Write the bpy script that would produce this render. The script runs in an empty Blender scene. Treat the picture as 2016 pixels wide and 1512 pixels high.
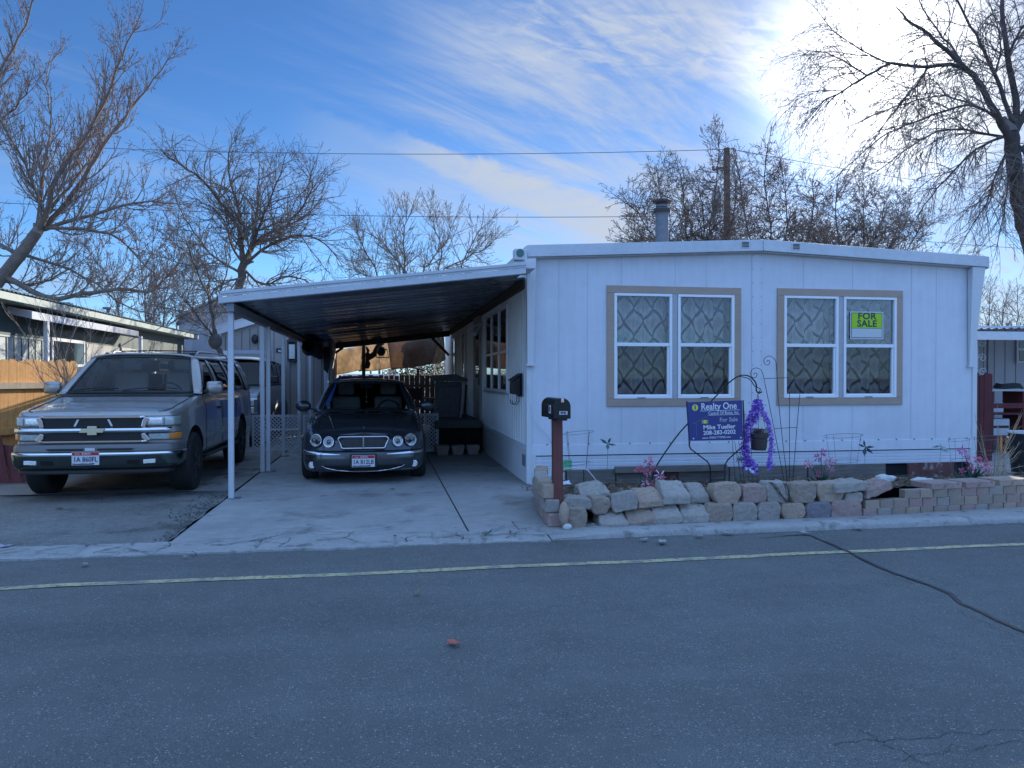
import bpy, math, random
from mathutils import Vector, Matrix, noise
random.seed(7)
R = math.radians
scene = bpy.context.scene
COL = scene.collection

# ------------------------------------------------------------------ camera
# world: X along the front of the home, Y away from the street, Z up; eye 1.5 m above the road
YAW, PITCH, FPX = math.atan(253/1500), math.atan(13/1500), 1500.0
cam = bpy.data.objects.new('camera', bpy.data.cameras.new('camera'))
COL.objects.link(cam)
cam.location = (0, 0, 1.5)
cam.rotation_euler = (R(90)-PITCH, 0, -YAW)
cam.data.sensor_width = 36
cam.data.lens = 36*FPX/2016
cam.data.clip_start = 0.05
cam.data.clip_end = 3000
scene.camera = cam
scene.view_settings.view_transform = 'Standard'
scene.view_settings.look = 'None'
scene.view_settings.exposure = 0.55
scene.view_settings.gamma = 1

def ray(u, v):
    x, y = (u-1008)/FPX, (756-v)/FPX
    fz = math.cos(PITCH)+y*math.sin(PITCH); up = y*math.cos(PITCH)-math.sin(PITCH)
    c, s = math.cos(YAW), math.sin(YAW)
    return Vector((x*c+fz*s, -x*s+fz*c, up))
def at(u, v, Y):                    # survey of the photograph: the point on the plane y = Y
    r = ray(u, v); return Vector((0, 0, 1.5))+r*(Y/r.y)
def gnd(u, v, z=0.0):
    r = ray(u, v); return Vector((0, 0, 1.5))+r*((z-1.5)/r.z)

# ------------------------------------------------------------------ sky and sun
SUN_AZ, SUN_EL = R(35.0), R(19.6)
SUND = Vector((math.sin(SUN_AZ)*math.cos(SUN_EL), math.cos(SUN_AZ)*math.cos(SUN_EL), math.sin(SUN_EL)))
world = bpy.data.worlds.new('World'); scene.world = world; world.use_nodes = True
def make_sky():
    nt = world.node_tree; N = nt.nodes; L = nt.links; N.clear()
    def n(t, **k):
        o = N.new(t)
        for a, b in k.items(): setattr(o, a, b)
        return o
    def m(op, a, b=None, c=None, clamp=False):
        o = n('ShaderNodeMath', operation=op, use_clamp=clamp)
        for i, x in enumerate((a, b, c)):
            if x is None: continue
            if isinstance(x, (int, float)): o.inputs[i].default_value = x
            else: L.new(x, o.inputs[i])
        return o.outputs[0]
    out = n('ShaderNodeOutputWorld'); bg = n('ShaderNodeBackground'); bg.inputs[1].default_value = SKY_STRENGTH
    L.new(bg.outputs[0], out.inputs[0])
    sky = n('ShaderNodeTexSky', sky_type='NISHITA', sun_disc=False)
    sky.sun_elevation = SUN_EL; sky.sun_rotation = SUN_AZ
    sky.air_density = 1.0; sky.dust_density = 0.1; sky.ozone_density = 3.0; sky.altitude = 800
    tc = n('ShaderNodeTexCoord'); D = tc.outputs['Generated']
    def dot(v):
        o = n('ShaderNodeVectorMath', operation='DOT_PRODUCT'); L.new(D, o.inputs[0]); o.inputs[1].default_value = tuple(v)
        return o.outputs['Value']
    sep = n('ShaderNodeSeparateXYZ'); L.new(D, sep.inputs[0])
    zz = m('ADD', m('MAXIMUM', sep.outputs[2], 0.0), 0.09)
    cx, cy = m('DIVIDE', sep.outputs[0], zz), m('DIVIDE', sep.outputs[1], zz)
    cv = n('ShaderNodeCombineXYZ'); L.new(cx, cv.inputs[0]); L.new(cy, cv.inputs[1])
    def noise_tex(scale, rot, sx, sy, detail=6, rough=0.55, dist=0.0, w=0.0):
        mp = n('ShaderNodeMapping', vector_type='TEXTURE'); L.new(cv.outputs[0], mp.inputs[0])
        mp.inputs['Rotation'].default_value = (0, 0, rot); mp.inputs['Scale'].default_value = (1/sx, 1/sy, 1); mp.inputs['Location'].default_value = (w, w*.7, w)
        t = n('ShaderNodeTexNoise'); L.new(mp.outputs[0], t.inputs['Vector'])
        t.inputs['Scale'].default_value = scale; t.inputs['Detail'].default_value = detail
        t.inputs['Roughness'].default_value = rough; t.inputs['Distortion'].default_value = dist
        return t.outputs['Fac']
    def ramp(x, a, b, lo=0.0, hi=1.0):
        o = n('ShaderNodeMapRange', interpolation_type='SMOOTHSTEP'); L.new(x, o.inputs[0])
        for i, q in enumerate((a, b, lo, hi)): o.inputs[i+1].default_value = q
        return o.outputs[0]
    s = dot(SUND)
    toward = ramp(s, 0.70, 1.0)
    # broad veils of cirrus, thicker toward the sun
    veil = noise_tex(0.8, R(30), 0.45, 1.5, 7, 0.62, 0.9, 3.1)
    wisp = noise_tex(2.4, R(42), 0.30, 2.0, 8, 0.68, 1.0, 9.0)
    veil = m('ADD', m('MULTIPLY', veil, 0.62), m('MULTIPLY', wisp, 0.38))
    veil = m('ADD', veil, m('MULTIPLY', toward, 0.22))
    cirrus = ramp(veil, 0.50, 0.92, 0.0, 0.82)
    # mackerel patch high up in the middle
    cdir = ray(1230, 95).normalized()
    pd = dot(cdir); along = ray(1500, 60).normalized()-ray(960, 110).normalized(); along.normalize()
    patch = ramp(pd, math.cos(R(14)), math.cos(R(4)))
    nrm = ray(960, 75).normalized().cross(ray(1560, 85).normalized()).normalized()
    band = ramp(m('ABSOLUTE', dot(nrm)), 0.075, 0.015)
    puffs = noise_tex(13.0, R(12), 0.8, 1.5, 5, 0.62, 0.6, 1.0)
    mack = m('MULTIPLY', m('MULTIPLY', patch, band), ramp(m('ADD', m('MULTIPLY', puffs, 0.7), m('MULTIPLY', wisp, 0.3)), 0.40, 0.66, 0.12, 0.85))
    # old contrail: a great-circle streak with ragged edges
    def streak(a, b, w0, w1, amt, seed):
        A, B = ray(*a).normalized(), ray(*b).normalized()
        nr = A.cross(B).normalized(); mid = (A+B).normalized(); half = A.angle(B)/2
        t = (B-A).normalized()
        rag = noise_tex(3.2, R(15), 1, 1, 6, 0.65, 0.4, seed)
        d = m('ABSOLUTE', m('ADD', dot(nr), m('MULTIPLY', m('SUBTRACT', rag, 0.5), 0.045)))
        u = ramp(dot(t), -math.sin(half)*1.1, math.sin(half))
        w = m('ADD', w0, m('MULTIPLY', u, w1-w0))
        e = m('DIVIDE', d, w)
        body = ramp(e, 1.0, 0.45)
        ends = m('MULTIPLY', ramp(dot(t), -math.sin(half)*1.15, -math.sin(half)*0.3), ramp(dot(t), math.sin(half)*1.25, math.sin(half)*0.7))
        return m('MULTIPLY', m('MULTIPLY', body, ends), m('MULTIPLY', ramp(rag, 0.25, 0.6, 0.55, 1.0), amt))
    # a soft bright bank of cirrostratus in the middle of the view
    bd = dot(ray(1130, 235).normalized()); bank = m('MULTIPLY', ramp(bd, math.cos(R(15)), math.cos(R(3))), ramp(m('ADD', m('MULTIPLY', wisp, 0.6), m('MULTIPLY', noise_tex(1.6, R(25), 0.5, 1.3, 6, 0.6, 0.7, 2.2), 0.4)), 0.40, 0.66, 0.05, 0.75))
    c1 = streak((730, 262), (1260, 462), 0.016, 0.036, 1.0, 4.0)
    c2 = streak((560, 230), (900, 400), 0.03, 0.05, 0.30, 7.0)
    low = ramp(sep.outputs[2], 0.34, 0.04, 0.0, 0.75)
    lowc = m('MULTIPLY', low, ramp(noise_tex(0.5, R(10), 0.25, 2.5, 5, 0.6, 0.2, 5.0), 0.30, 0.7))
    mask = cirrus
    for k in (mack, bank, c1, c2, lowc):
        mask = m('SUBTRACT', 1.0, m('MULTIPLY', m('SUBTRACT', 1.0, mask), m('SUBTRACT', 1.0, k)))
    # sunlight scattered forward through the thin cloud round the sun
    g1 = m('POWER', m('MAXIMUM', s, 0.0), 260.0); g2 = m('POWER', m('MAXIMUM', s, 0.0), 130.0); g3 = m('POWER', m('MAXIMUM', s, 0.0), 7.0)
    glow = m('ADD', m('ADD', m('MULTIPLY', g1, 30.0), m('MULTIPLY', g2, 2.0)), m('MULTIPLY', g3, 0.0))
    glow = m('MULTIPLY', glow, m('ADD', 0.45, m('MULTIPLY', mask, 0.8)))
    ccol = n('ShaderNodeMix', data_type='RGBA'); L.new(toward, ccol.inputs[0])
    ccol.inputs[6].default_value = (2.9, 4.0, 5.9, 1); ccol.inputs[7].default_value = (4.6, 5.1, 6.0, 1)
    tint = n('ShaderNodeMix', data_type='RGBA', blend_type='MULTIPLY'); tint.inputs[0].default_value = 1
    L.new(sky.outputs[0], tint.inputs[6]); tint.inputs[7].default_value = SKY_TINT
    # overhead blue boosted, out of view, to light the ground; horizon brightened too
    lift = m('MULTIPLY', ramp(sep.outputs[2], 0.42, 0.80, 1.0, 3.4), ramp(sep.outputs[2], 0.0, 0.34, 1.45, 1.0))
    tv = n('ShaderNodeVectorMath', operation='SCALE'); L.new(tint.outputs[2], tv.inputs[0]); L.new(lift, tv.inputs['Scale'])
    mx = n('ShaderNodeMix', data_type='RGBA'); L.new(mask, mx.inputs[0]); L.new(tv.outputs[0], mx.inputs[6]); L.new(ccol.outputs[2], mx.inputs[7])
    gc = n('ShaderNodeMix', data_type='RGBA', blend_type='MULTIPLY'); gc.inputs[0].default_value = 1
    gv = n('ShaderNodeCombineXYZ'); [L.new(glow, gv.inputs[i]) for i in range(3)]
    L.new(gv.outputs[0], gc.inputs[6]); gc.inputs[7].default_value = (1.0, 0.97, 0.92, 1)
    ad = n('ShaderNodeMix', data_type='RGBA', blend_type='ADD'); ad.inputs[0].default_value = 1
    L.new(mx.outputs[2], ad.inputs[6]); L.new(gc.outputs[2], ad.inputs[7])
    # brightness added to the unseen sky, overhead and behind, to light road and wall
    back = m('MULTIPLY', ramp(sep.outputs[1], 0.15, -0.5), ramp(sep.outputs[2], -0.05, 0.1))
    top_ = ramp(sep.outputs[2], 0.5, 0.85)
    def add(prev, fac, col):
        v = n('ShaderNodeVectorMath', operation='SCALE'); v.inputs[0].default_value = col; L.new(fac, v.inputs['Scale'])
        a = n('ShaderNodeVectorMath', operation='ADD'); L.new(prev, a.inputs[0]); L.new(v.outputs[0], a.inputs[1]); return a.outputs[0]
    fin = add(add(ad.outputs[2], top_, (2.0, 2.35, 1.6)), back, (1.9, 3.3, 6.6))
    L.new(fin, bg.inputs[0])
SKY_STRENGTH = 0.088
SKY_TINT = (0.50, 0.78, 1.10, 1)
make_sky()
sun = bpy.data.objects.new('sun', bpy.data.lights.new('sun', 'SUN')); COL.objects.link(sun)
sun.data.energy = 5.0; sun.data.angle = R(0.6); sun.data.color = (1.0, 0.93, 0.82)
sun.rotation_euler = (-SUND).to_track_quat('-Z', 'Y').to_euler()

# ------------------------------------------------------------------ materials
MATS = {}
def mat(name, col, rough=0.7, metal=0.0, noise=None, bump=None, spots=None, streak=None, coat=0.0, trans=0.0, emit=None, spec=0.5, alpha=1.0):
    """procedural material; noise=(scale, amount), bump=(scale, strength), spots=(scale, colour, lo, hi), streak=(sx,sy,sz, scale, amount)"""
    if name in MATS: return MATS[name]
    m = bpy.data.materials.new(name); m.use_nodes = True; MATS[name] = m
    nt = m.node_tree; N = nt.nodes; L = nt.links; b = N['Principled BSDF']
    b.inputs['Roughness'].default_value = rough; b.inputs['Metallic'].default_value = metal
    b.inputs['Specular IOR Level'].default_value = spec
    if coat: b.inputs['Coat Weight'].default_value = coat; b.inputs['Coat Roughness'].default_value = 0.04
    if trans: b.inputs['Transmission Weight'].default_value = trans
    if emit: b.inputs['Emission Color'].default_value = (*emit[:3], 1); b.inputs['Emission Strength'].default_value = emit[3]
    b.inputs['Alpha'].default_value = alpha
    c = N.new('ShaderNodeRGB'); c.outputs[0].default_value = (*col, 1); cur = c.outputs[0]
    tc = N.new('ShaderNodeTexCoord'); P = tc.outputs['Object']
    def tex(scale, detail=5, vec=None, rough_=0.6):
        t = N.new('ShaderNodeTexNoise'); t.inputs['Scale'].default_value = scale; t.inputs['Detail'].default_value = detail; t.inputs['Roughness'].default_value = rough_
        L.new(vec or P, t.inputs['Vector']); return t.outputs['Fac']
    def vary(fac, amt):
        nonlocal cur
        mr = N.new('ShaderNodeMapRange'); L.new(fac, mr.inputs[0]); mr.inputs[1].default_value = 0.25; mr.inputs[2].default_value = 0.75
        mr.inputs[3].default_value = 1-amt; mr.inputs[4].default_value = 1+amt
        vm = N.new('ShaderNodeVectorMath'); vm.operation = 'SCALE'; L.new(cur, vm.inputs[0]); L.new(mr.outputs[0], vm.inputs['Scale']); cur = vm.outputs[0]
    for ns in ([noise] if noise and not isinstance(noise, list) else (noise or [])): vary(tex(ns[0]), ns[1])
    if streak:
        mp = N.new('ShaderNodeMapping'); L.new(P, mp.inputs[0]); mp.inputs['Scale'].default_value = streak[:3]
        vary(tex(streak[3], 6, mp.outputs[0]), streak[4])
    for sp in ([spots] if spots and not isinstance(spots, list) else (spots or [])):
        mr = N.new('ShaderNodeMapRange'); L.new(tex(sp[0], 6), mr.inputs[0]); mr.inputs[1].default_value = sp[2]; mr.inputs[2].default_value = sp[3]
        mx = N.new('ShaderNodeMix'); mx.data_type = 'RGBA'; L.new(mr.outputs[0], mx.inputs[0]); L.new(cur, mx.inputs[6]); mx.inputs[7].default_value = (*sp[1], 1); cur = mx.outputs[2]
    L.new(cur, b.inputs['Base Color'])
    if bump:
        bp = N.new('ShaderNodeBump'); bp.inputs['Strength'].default_value = bump[1]; bp.inputs['Distance'].default_value = bump[2] if len(bump) > 2 else 0.01
        L.new(tex(bump[0], 6), bp.inputs['Height']); L.new(bp.outputs[0], b.inputs['Normal'])
    return m
def glass(name, col=(0.02, 0.03, 0.035), see=0.35, rough=0.02, k=1.9):
    """window glass: a dark tinted pane that reflects and lets part of the view through"""
    if name in MATS: return MATS[name]
    m = bpy.data.materials.new(name); m.use_nodes = True; MATS[name] = m
    nt = m.node_tree; N = nt.nodes; L = nt.links; N.clear()
    o = N.new('ShaderNodeOutputMaterial'); tr = N.new('ShaderNodeBsdfTransparent'); tr.inputs[0].default_value = (see, see*1.03, see*1.05, 1)
    gl = N.new('ShaderNodeBsdfGlossy'); gl.inputs['Roughness'].default_value = rough; gl.inputs[0].default_value = (1, 1, 1, 1)
    fr = N.new('ShaderNodeFresnel'); fr.inputs[0].default_value = 1.52
    mu = N.new('ShaderNodeMath'); mu.operation = 'MULTIPLY'; mu.use_clamp = True; L.new(fr.outputs[0], mu.inputs[0]); mu.inputs[1].default_value = k
    mx = N.new('ShaderNodeMixShader'); L.new(mu.outputs[0], mx.inputs[0]); L.new(tr.outputs[0], mx.inputs[1]); L.new(gl.outputs[0], mx.inputs[2]); L.new(mx.outputs[0], o.inputs[0])
    return m

# ------------------------------------------------------------------ mesh helpers
class MB:
    def __init__(s): s.v = []; s.f = []
    def add(s, v, f):
        k = len(s.v); s.v += [tuple(p) for p in v]; s.f += [tuple(i+k for i in q) for q in f]; return s
    def box(s, x0, x1, y0, y1, z0, z1, M=None):
        v = [(x, y, z) for x in (x0, x1) for y in (y0, y1) for z in (z0, z1)]
        if M is not None: v = [M @ Vector(p) for p in v]
        return s.add(v, [(0, 1, 3, 2), (4, 6, 7, 5), (0, 4, 5, 1), (2, 3, 7, 6), (0, 2, 6, 4), (1, 5, 7, 3)])
    def bar(s, a, b, w, h=None, up=(0, 0, 1)):
        a, b = Vector(a), Vector(b); d = (b-a); l = d.length; d.normalize(); h = h or w
        up = Vector(up)
        if abs(d.dot(up)) > .98: up = Vector((0, 1, 0))
        x = d.cross(up).normalized(); z = x.cross(d)
        M = Matrix((x, d, z)).transposed().to_4x4(); M.translation = a
        return s.box(-w/2, w/2, 0, l, -h/2, h/2, M)
    def tube(s, pts, r, n=6, cap=True, closed=False):
        pts = [Vector(p) for p in pts]; k = len(pts)
        if not isinstance(r, (list, tuple)): r = [r]*k
        base = len(s.v); prev = None
        for i, p in enumerate(pts):
            if closed: d = pts[(i+1) % k]-pts[i-1]
            else: d = pts[min(i+1, k-1)]-pts[max(i-1, 0)]
            if d.length < 1e-9: d = Vector((0, 0, 1))
            d.normalize()
            if prev is None:
                a = Vector((0, 0, 1)) if abs(d.z) < .9 else Vector((1, 0, 0)); x = d.cross(a).normalized()
            else:
                x = prev-d*prev.dot(d)
                if x.length < 1e-6: x = d.cross(Vector((0.3, 0.5, 1)))
                x.normalize()
            prev = x; y = d.cross(x)
            for j in range(n):
                t = 2*math.pi*j/n; s.v.append(tuple(p+(x*math.cos(t)+y*math.sin(t))*r[i]))
        for i in range(k if closed else k-1):
            a0, b0 = base+i*n, base+((i+1) % k)*n
            for j in range(n): s.f.append((a0+j, a0+(j+1) % n, b0+(j+1) % n, b0+j))
        if cap and not closed: s.f.append(tuple(base+j for j in range(n))[::-1]); s.f.append(tuple(base+(k-1)*n+j for j in range(n)))
        return s
    def lathe(s, prof, c=(0, 0, 0), n=20, axis='z'):
        base = len(s.v); c = Vector(c)
        for (r, z) in prof:
            for j in range(n):
                t = 2*math.pi*j/n; a, b = r*math.cos(t), r*math.sin(t)
                p = {'z': Vector((a, b, z)), 'y': Vector((a, z, -b)), 'x': Vector((z, a, b))}[axis]
                s.v.append(tuple(c+p))
        for i in range(len(prof)-1):
            for j in range(n):
                a0, b0 = base+i*n, base+(i+1)*n; s.f.append((a0+j, a0+(j+1) % n, b0+(j+1) % n, b0+j))
        s.f.append(tuple(base+j for j in range(n))[::-1]); s.f.append(tuple(base+(len(prof)-1)*n+j for j in range(n)))
        return s
    def prism(s, poly, lo, hi, axis='y'):
        """poly: 2-D outline; extruded along axis from lo to hi.  y: (x,z)  z: (x,y)  x: (y,z)"""
        k = len(poly)
        def P(a, b, t): return {'y': (a, t, b), 'z': (a, b, t), 'x': (t, a, b)}[axis]
        v = [P(a, b, lo) for a, b in poly]+[P(a, b, hi) for a, b in poly]
        f = [tuple(range(k)), tuple(range(2*k-1, k-1, -1))]+[(i, i+k, (i+1) % k+k, (i+1) % k) for i in range(k)]
        return s.add(v, f)
    def grid(s, rows, closed=False):
        base = len(s.v); n = len(rows[0])
        for r_ in rows: s.v += [tuple(p) for p in r_]
        for i in range(len(rows)-1):
            for j in range(n if closed else n-1):
                s.f.append((base+i*n+j, base+i*n+(j+1) % n, base+(i+1)*n+(j+1) % n, base+(i+1)*n+j))
        return s
    def quad(s, a, b, c, d): return s.add([a, b, c, d], [(0, 1, 2, 3)])
    def ball(s, c, r, n=8, m=5, sq=(1, 1, 1)):
        return s.add(*_ball(Vector(c), r, n, m, sq))
    def build(s, name, material, parent=None, bevel=0.0, smooth=None, world=False, seg=2, solid=0.0, flip=False):
        v = s.v
        if world and parent is not None:
            inv = Matrix.LocRotScale(parent.location, parent.rotation_euler, parent.scale).inverted()
            v = [tuple(inv @ Vector(p)) for p in v]
        me = bpy.data.meshes.new(name); me.from_pydata(v, [], [q[::-1] for q in s.f] if flip else s.f)
        mats = material if isinstance(material, (list, tuple)) else [material]
        for q in mats: me.materials.append(q)
        me.update()
        if smooth is not None:
            me.polygons.foreach_set('use_smooth', [True]*len(me.polygons))
            if smooth < 179: me.set_sharp_from_angle(angle=R(smooth))
        o = bpy.data.objects.new(name, me); COL.objects.link(o)
        if parent is not None: o.parent = parent
        if solid:
            q = o.modifiers.new('solid', 'SOLIDIFY'); q.thickness = solid; q.offset = 0
        if bevel:
            q = o.modifiers.new('bevel', 'BEVEL'); q.width = bevel; q.segments = seg; q.limit_method = 'ANGLE'; q.angle_limit = R(40)
        return o
def _ball(c, r, n, m, sq):
    v = [c+Vector((0, 0, r*sq[2]))]; f = []
    for i in range(1, m):
        a = math.pi*i/m
        for j in range(n):
            t = 2*math.pi*j/n; v.append(c+Vector((math.sin(a)*math.cos(t)*r*sq[0], math.sin(a)*math.sin(t)*r*sq[1], math.cos(a)*r*sq[2])))
    v.append(c-Vector((0, 0, r*sq[2])))
    for j in range(n): f.append((0, 1+j, 1+(j+1) % n)); f.append((len(v)-1, 1+(m-2)*n+(j+1) % n, 1+(m-2)*n+j))
    for i in range(m-2):
        for j in range(n): a = 1+i*n; f.append((a+j, a+n+j, a+n+(j+1) % n, a+(j+1) % n))
    return v, f
def tag(o, label=None, cat=None, group=None, kind=None):
    if label: o['label'] = label
    if cat: o['category'] = cat
    if group: o['group'] = group
    if kind: o['kind'] = kind
    return o
def thing(name, label, cat, loc=(0, 0, 0), rz=0, group=None):
    o = bpy.data.objects.new(name, None); COL.objects.link(o); o.location = loc; o.rotation_euler = (0, 0, rz)
    o.empty_display_size = 0.2
    return tag(o, label, cat, group)
def copy_tree(o, parent=None):
    c = o.copy(); COL.objects.link(c)
    if parent is not None: c.parent = parent
    for ch in list(o.children): copy_tree(ch, c)
    return c
def baked(o):                       # replace an object's mesh by its evaluated one, modifiers gone
    dg = bpy.context.evaluated_depsgraph_get(); dg.update()
    me = bpy.data.meshes.new_from_object(o.evaluated_get(dg)); o.modifiers.clear(); o.data = me
    return o
def cut(o, cutters):
    for c in cutters:
        q = o.modifiers.new('cut', 'BOOLEAN'); q.operation = 'DIFFERENCE'; q.object = c; q.solver = 'EXACT'
    baked(o)
    for c in cutters: bpy.data.objects.remove(c)
    return o
def text(name, s, size, material, parent, M, bold=0.0, depth=0.002, align='CENTER', xs=1.0, space=1.0):
    """raised lettering as a mesh; M maps the text plane (x right, y up) into the parent's space"""
    cu = bpy.data.curves.new(name, 'FONT'); cu.body = s; cu.size = size; cu.align_x = align; cu.align_y = 'CENTER'
    cu.offset = bold; cu.extrude = depth; cu.resolution_u = 3; cu.space_character = space
    t = bpy.data.objects.new(name, cu); COL.objects.link(t)
    dg = bpy.context.evaluated_depsgraph_get(); dg.update()
    me = bpy.data.meshes.new_from_object(t.evaluated_get(dg)); bpy.data.objects.remove(t); bpy.data.curves.remove(cu)
    me.transform(M @ Matrix.Diagonal((xs, 1, 1, 1))); me.materials.clear(); me.materials.append(material); me.name = name
    o = bpy.data.objects.new(name, me); COL.objects.link(o); o.parent = parent
    return o
def front(x, y, z, tilt=0):         # text frame facing the street (-Y)
    return Matrix.Translation((x, y, z)) @ Matrix.Rotation(tilt, 4, 'Y') @ Matrix.Rotation(R(90), 4, 'X')
def fbm(x, y, z=0, o=4): return noise.fractal(Vector((x, y, z)), 0.6, 2.1, o)
# ------------------------------------------------------------------ the ground
def asphalt_mat():
    m = mat('asphalt', (0.125, 0.128, 0.118), 0.85, noise=[(0.22, .14), (1.1, .12), (3.4, .10), (11, .07)], streak=(.12, 1.6, 1, 1.1, .13), spots=[(1.7, (.045, .045, .047), .66, .82), (5.5, (.06, .06, .06), .70, .80)], bump=(180, .5, .004))
    nt = m.node_tree; N = nt.nodes; L = nt.links; b = N['Principled BSDF']
    tc = [q for q in N if q.type == 'TEX_COORD'][0]
    src = b.inputs['Base Color'].links[0].from_socket
    vo = N.new('ShaderNodeTexVoronoi'); vo.inputs['Scale'].default_value = 85; L.new(tc.outputs['Object'], vo.inputs['Vector'])
    sp = N.new('ShaderNodeSeparateColor'); L.new(vo.outputs['Color'], sp.inputs[0])
    r1 = N.new('ShaderNodeMapRange'); L.new(sp.outputs[0], r1.inputs[0]); r1.inputs[1].default_value = .80; r1.inputs[2].default_value = .97
    r2 = N.new('ShaderNodeMapRange'); L.new(vo.outputs['Distance'], r2.inputs[0]); r2.inputs[1].default_value = .5; r2.inputs[2].default_value = .22
    mu = N.new('ShaderNodeMath'); mu.operation = 'MULTIPLY'; L.new(r1.outputs[0], mu.inputs[0]); L.new(r2.outputs[0], mu.inputs[1])
    m2 = N.new('ShaderNodeMath'); m2.operation = 'MULTIPLY'; L.new(mu.outputs[0], m2.inputs[0]); m2.inputs[1].default_value = .55
    mx = N.new('ShaderNodeMix'); mx.data_type = 'RGBA'; L.new(m2.outputs[0], mx.inputs[0]); L.new(src, mx.inputs[6]); mx.inputs[7].default_value = (.50, .50, .47, 1)
    n3 = N.new('ShaderNodeTexNoise'); n3.inputs['Scale'].default_value = 210; n3.inputs['Detail'].default_value = 3; L.new(tc.outputs['Object'], n3.inputs['Vector'])
    mr = N.new('ShaderNodeMapRange'); L.new(n3.outputs[0], mr.inputs[0]); mr.inputs[1].default_value = .35; mr.inputs[2].default_value = .7; mr.inputs[3].default_value = .5; mr.inputs[4].default_value = 1.6
    vm = N.new('ShaderNodeVectorMath'); vm.operation = 'SCALE'; L.new(mx.outputs[2], vm.inputs[0]); L.new(mr.outputs[0], vm.inputs['Scale'])
    L.new(vm.outputs[0], b.inputs['Base Color'])
    return m
M_asph = asphalt_mat()
M_conc = mat('concrete', (.33, .325, .31), .85, noise=[(.9, .18), (5, .12), (28, .06)], spots=[(1.6, (.13, .13, .125), .55, .76), (3.1, (.07, .07, .07), .66, .78), (14, (.16, .155, .15), .62, .74)], bump=(70, .35, .004))
M_curb = mat('kerb_concrete', (.33, .325, .31), .9, noise=[(2.2, .18), (30, .12)], spots=[(5, (.12, .115, .105), .56, .70)], bump=(45, .7, .01))
M_dirt = mat('dirt', (.13, .128, .125), .95, noise=[(.5, .2), (6, .2), (60, .25)], bump=(30, .8, .02))
M_grav = mat('worn_asphalt', (.19, .19, .175), .95, noise=[(.9, .25), (14, .2), (55, .35)], spots=[(1.1, (.05, .05, .048), .52, .66), (48, (.40, .39, .36), .60, .70), (60, (.05, .05, .05), .62, .72)], bump=(90, 1.0, .012))
M_soil = mat('planter_soil', (.075, .06, .045), .95, noise=[(9, .3), (60, .3)], bump=(40, 1, .03))
def sheet(name, x0, x1, y0, y1, z, m, nx=1, ny=1, amp=0, freq=1, edge=None):
    b = MB(); rows = []
    for j in range(ny+1):
        rows.append([(x0+(x1-x0)*i/nx, y0+(y1-y0)*j/ny, z+(amp*fbm((x0+(x1-x0)*i/nx)*freq, (y0+(y1-y0)*j/ny)*freq) if amp else 0)) for i in range(nx+1)])
    b.grid(rows); o = b.build(name, m, smooth=180 if amp else None); return tag(o, kind='structure')
sheet('ground', -700, 700, -700, 1300, -0.045, M_dirt, 8, 8)
sheet('road', -60, 60, -4.2, 6.83, 0.0, M_asph, 400, 40, .012, .35)
# painted line, one thin worn strip along the lane
def line_mat():
    m = mat('road_paint', (.50, .45, .24), .8, noise=[(3, .12), (40, .15)], spots=[(24, (.14, .14, .13), .50, .66), (5, (.24, .225, .18), .5, .62)]); return m
b = MB(); rows = [[], []]
for i in range(241):
    x = -30+i*.25; w = .046+.006*fbm(x*6, 1); yc = 5.93+.02*math.sin(x*.4)+.012*fbm(x*.8, 3)
    zz = .012*fbm(x*.35, yc*.35)
    rows[0].append((x, yc-w, zz+.0045)); rows[1].append((x, yc+w, zz+.0045))
b.grid(rows); tag(b.build('painted_road_line', line_mat()), kind='structure')
# tar-sealed crack running across the lane
b = MB(); pts = [(1500, 1060), (1545, 1056), (1590, 1054), (1625, 1068), (1660, 1083), (1700, 1103), (1740, 1122), (1790, 1140), (1830, 1153), (1872, 1170), (1890, 1188), (1920, 1199), (1965, 1222), (2016, 1244), (2100, 1285), (2200, 1340)]
P = [gnd(*p) for p in pts]; Q = []
for i in range(len(P)-1):
    for k in range(6): Q.append(P[i].lerp(P[i+1], k/6))
rows = [[], []]
for i, p in enumerate(Q):
    d = (Q[min(i+1, len(Q)-1)]-Q[max(i-1, 0)]).normalized(); nrm = Vector((-d.y, d.x, 0))
    w = (.004 if i < 6 else .010 if i < 18 else .016)*(1+.5*fbm(i*.5, 2)); off = nrm*.012*fbm(i*.4, 9)
    for r_, s_ in ((rows[0], -1), (rows[1], 1)):
        q = p+nrm*s_*w+off; r_.append((q.x, q.y, .012*fbm(q.x*.35, q.y*.35)+.0065))
b.grid(rows); tag(b.build('road_crack_sealant', mat('tar', (.012, .012, .014), .35, noise=(20, .3), bump=(60, .5, .005))), kind='structure')
b = MB()
for seed, (u0, v0, u1, v1) in enumerate([(1880, 1200, 2016, 1262), (1640, 1470, 2016, 1440), (1760, 1500, 2016, 1462), (1690, 1440, 1830, 1512), (1740, 1130, 1800, 1150)]):
    a, c = gnd(u0, v0), gnd(u1, v1); rows = [[], []]
    for i in range(25):
        q = a.lerp(c, i/24); d = (c-a).normalized(); nr = Vector((-d.y, d.x, 0)); q = q+nr*.05*fbm(i*.3, seed*7)
        for r_, s_ in ((rows[0], -1), (rows[1], 1)):
            p = q+nr*s_*.0013; r_.append((p.x, p.y, .012*fbm(p.x*.35, p.y*.35)+.004))
    b.grid(rows)
tag(b.build('road_hairline_cracks', mat('crack_dark', (.02, .02, .022), .9)), kind='structure')
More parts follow.
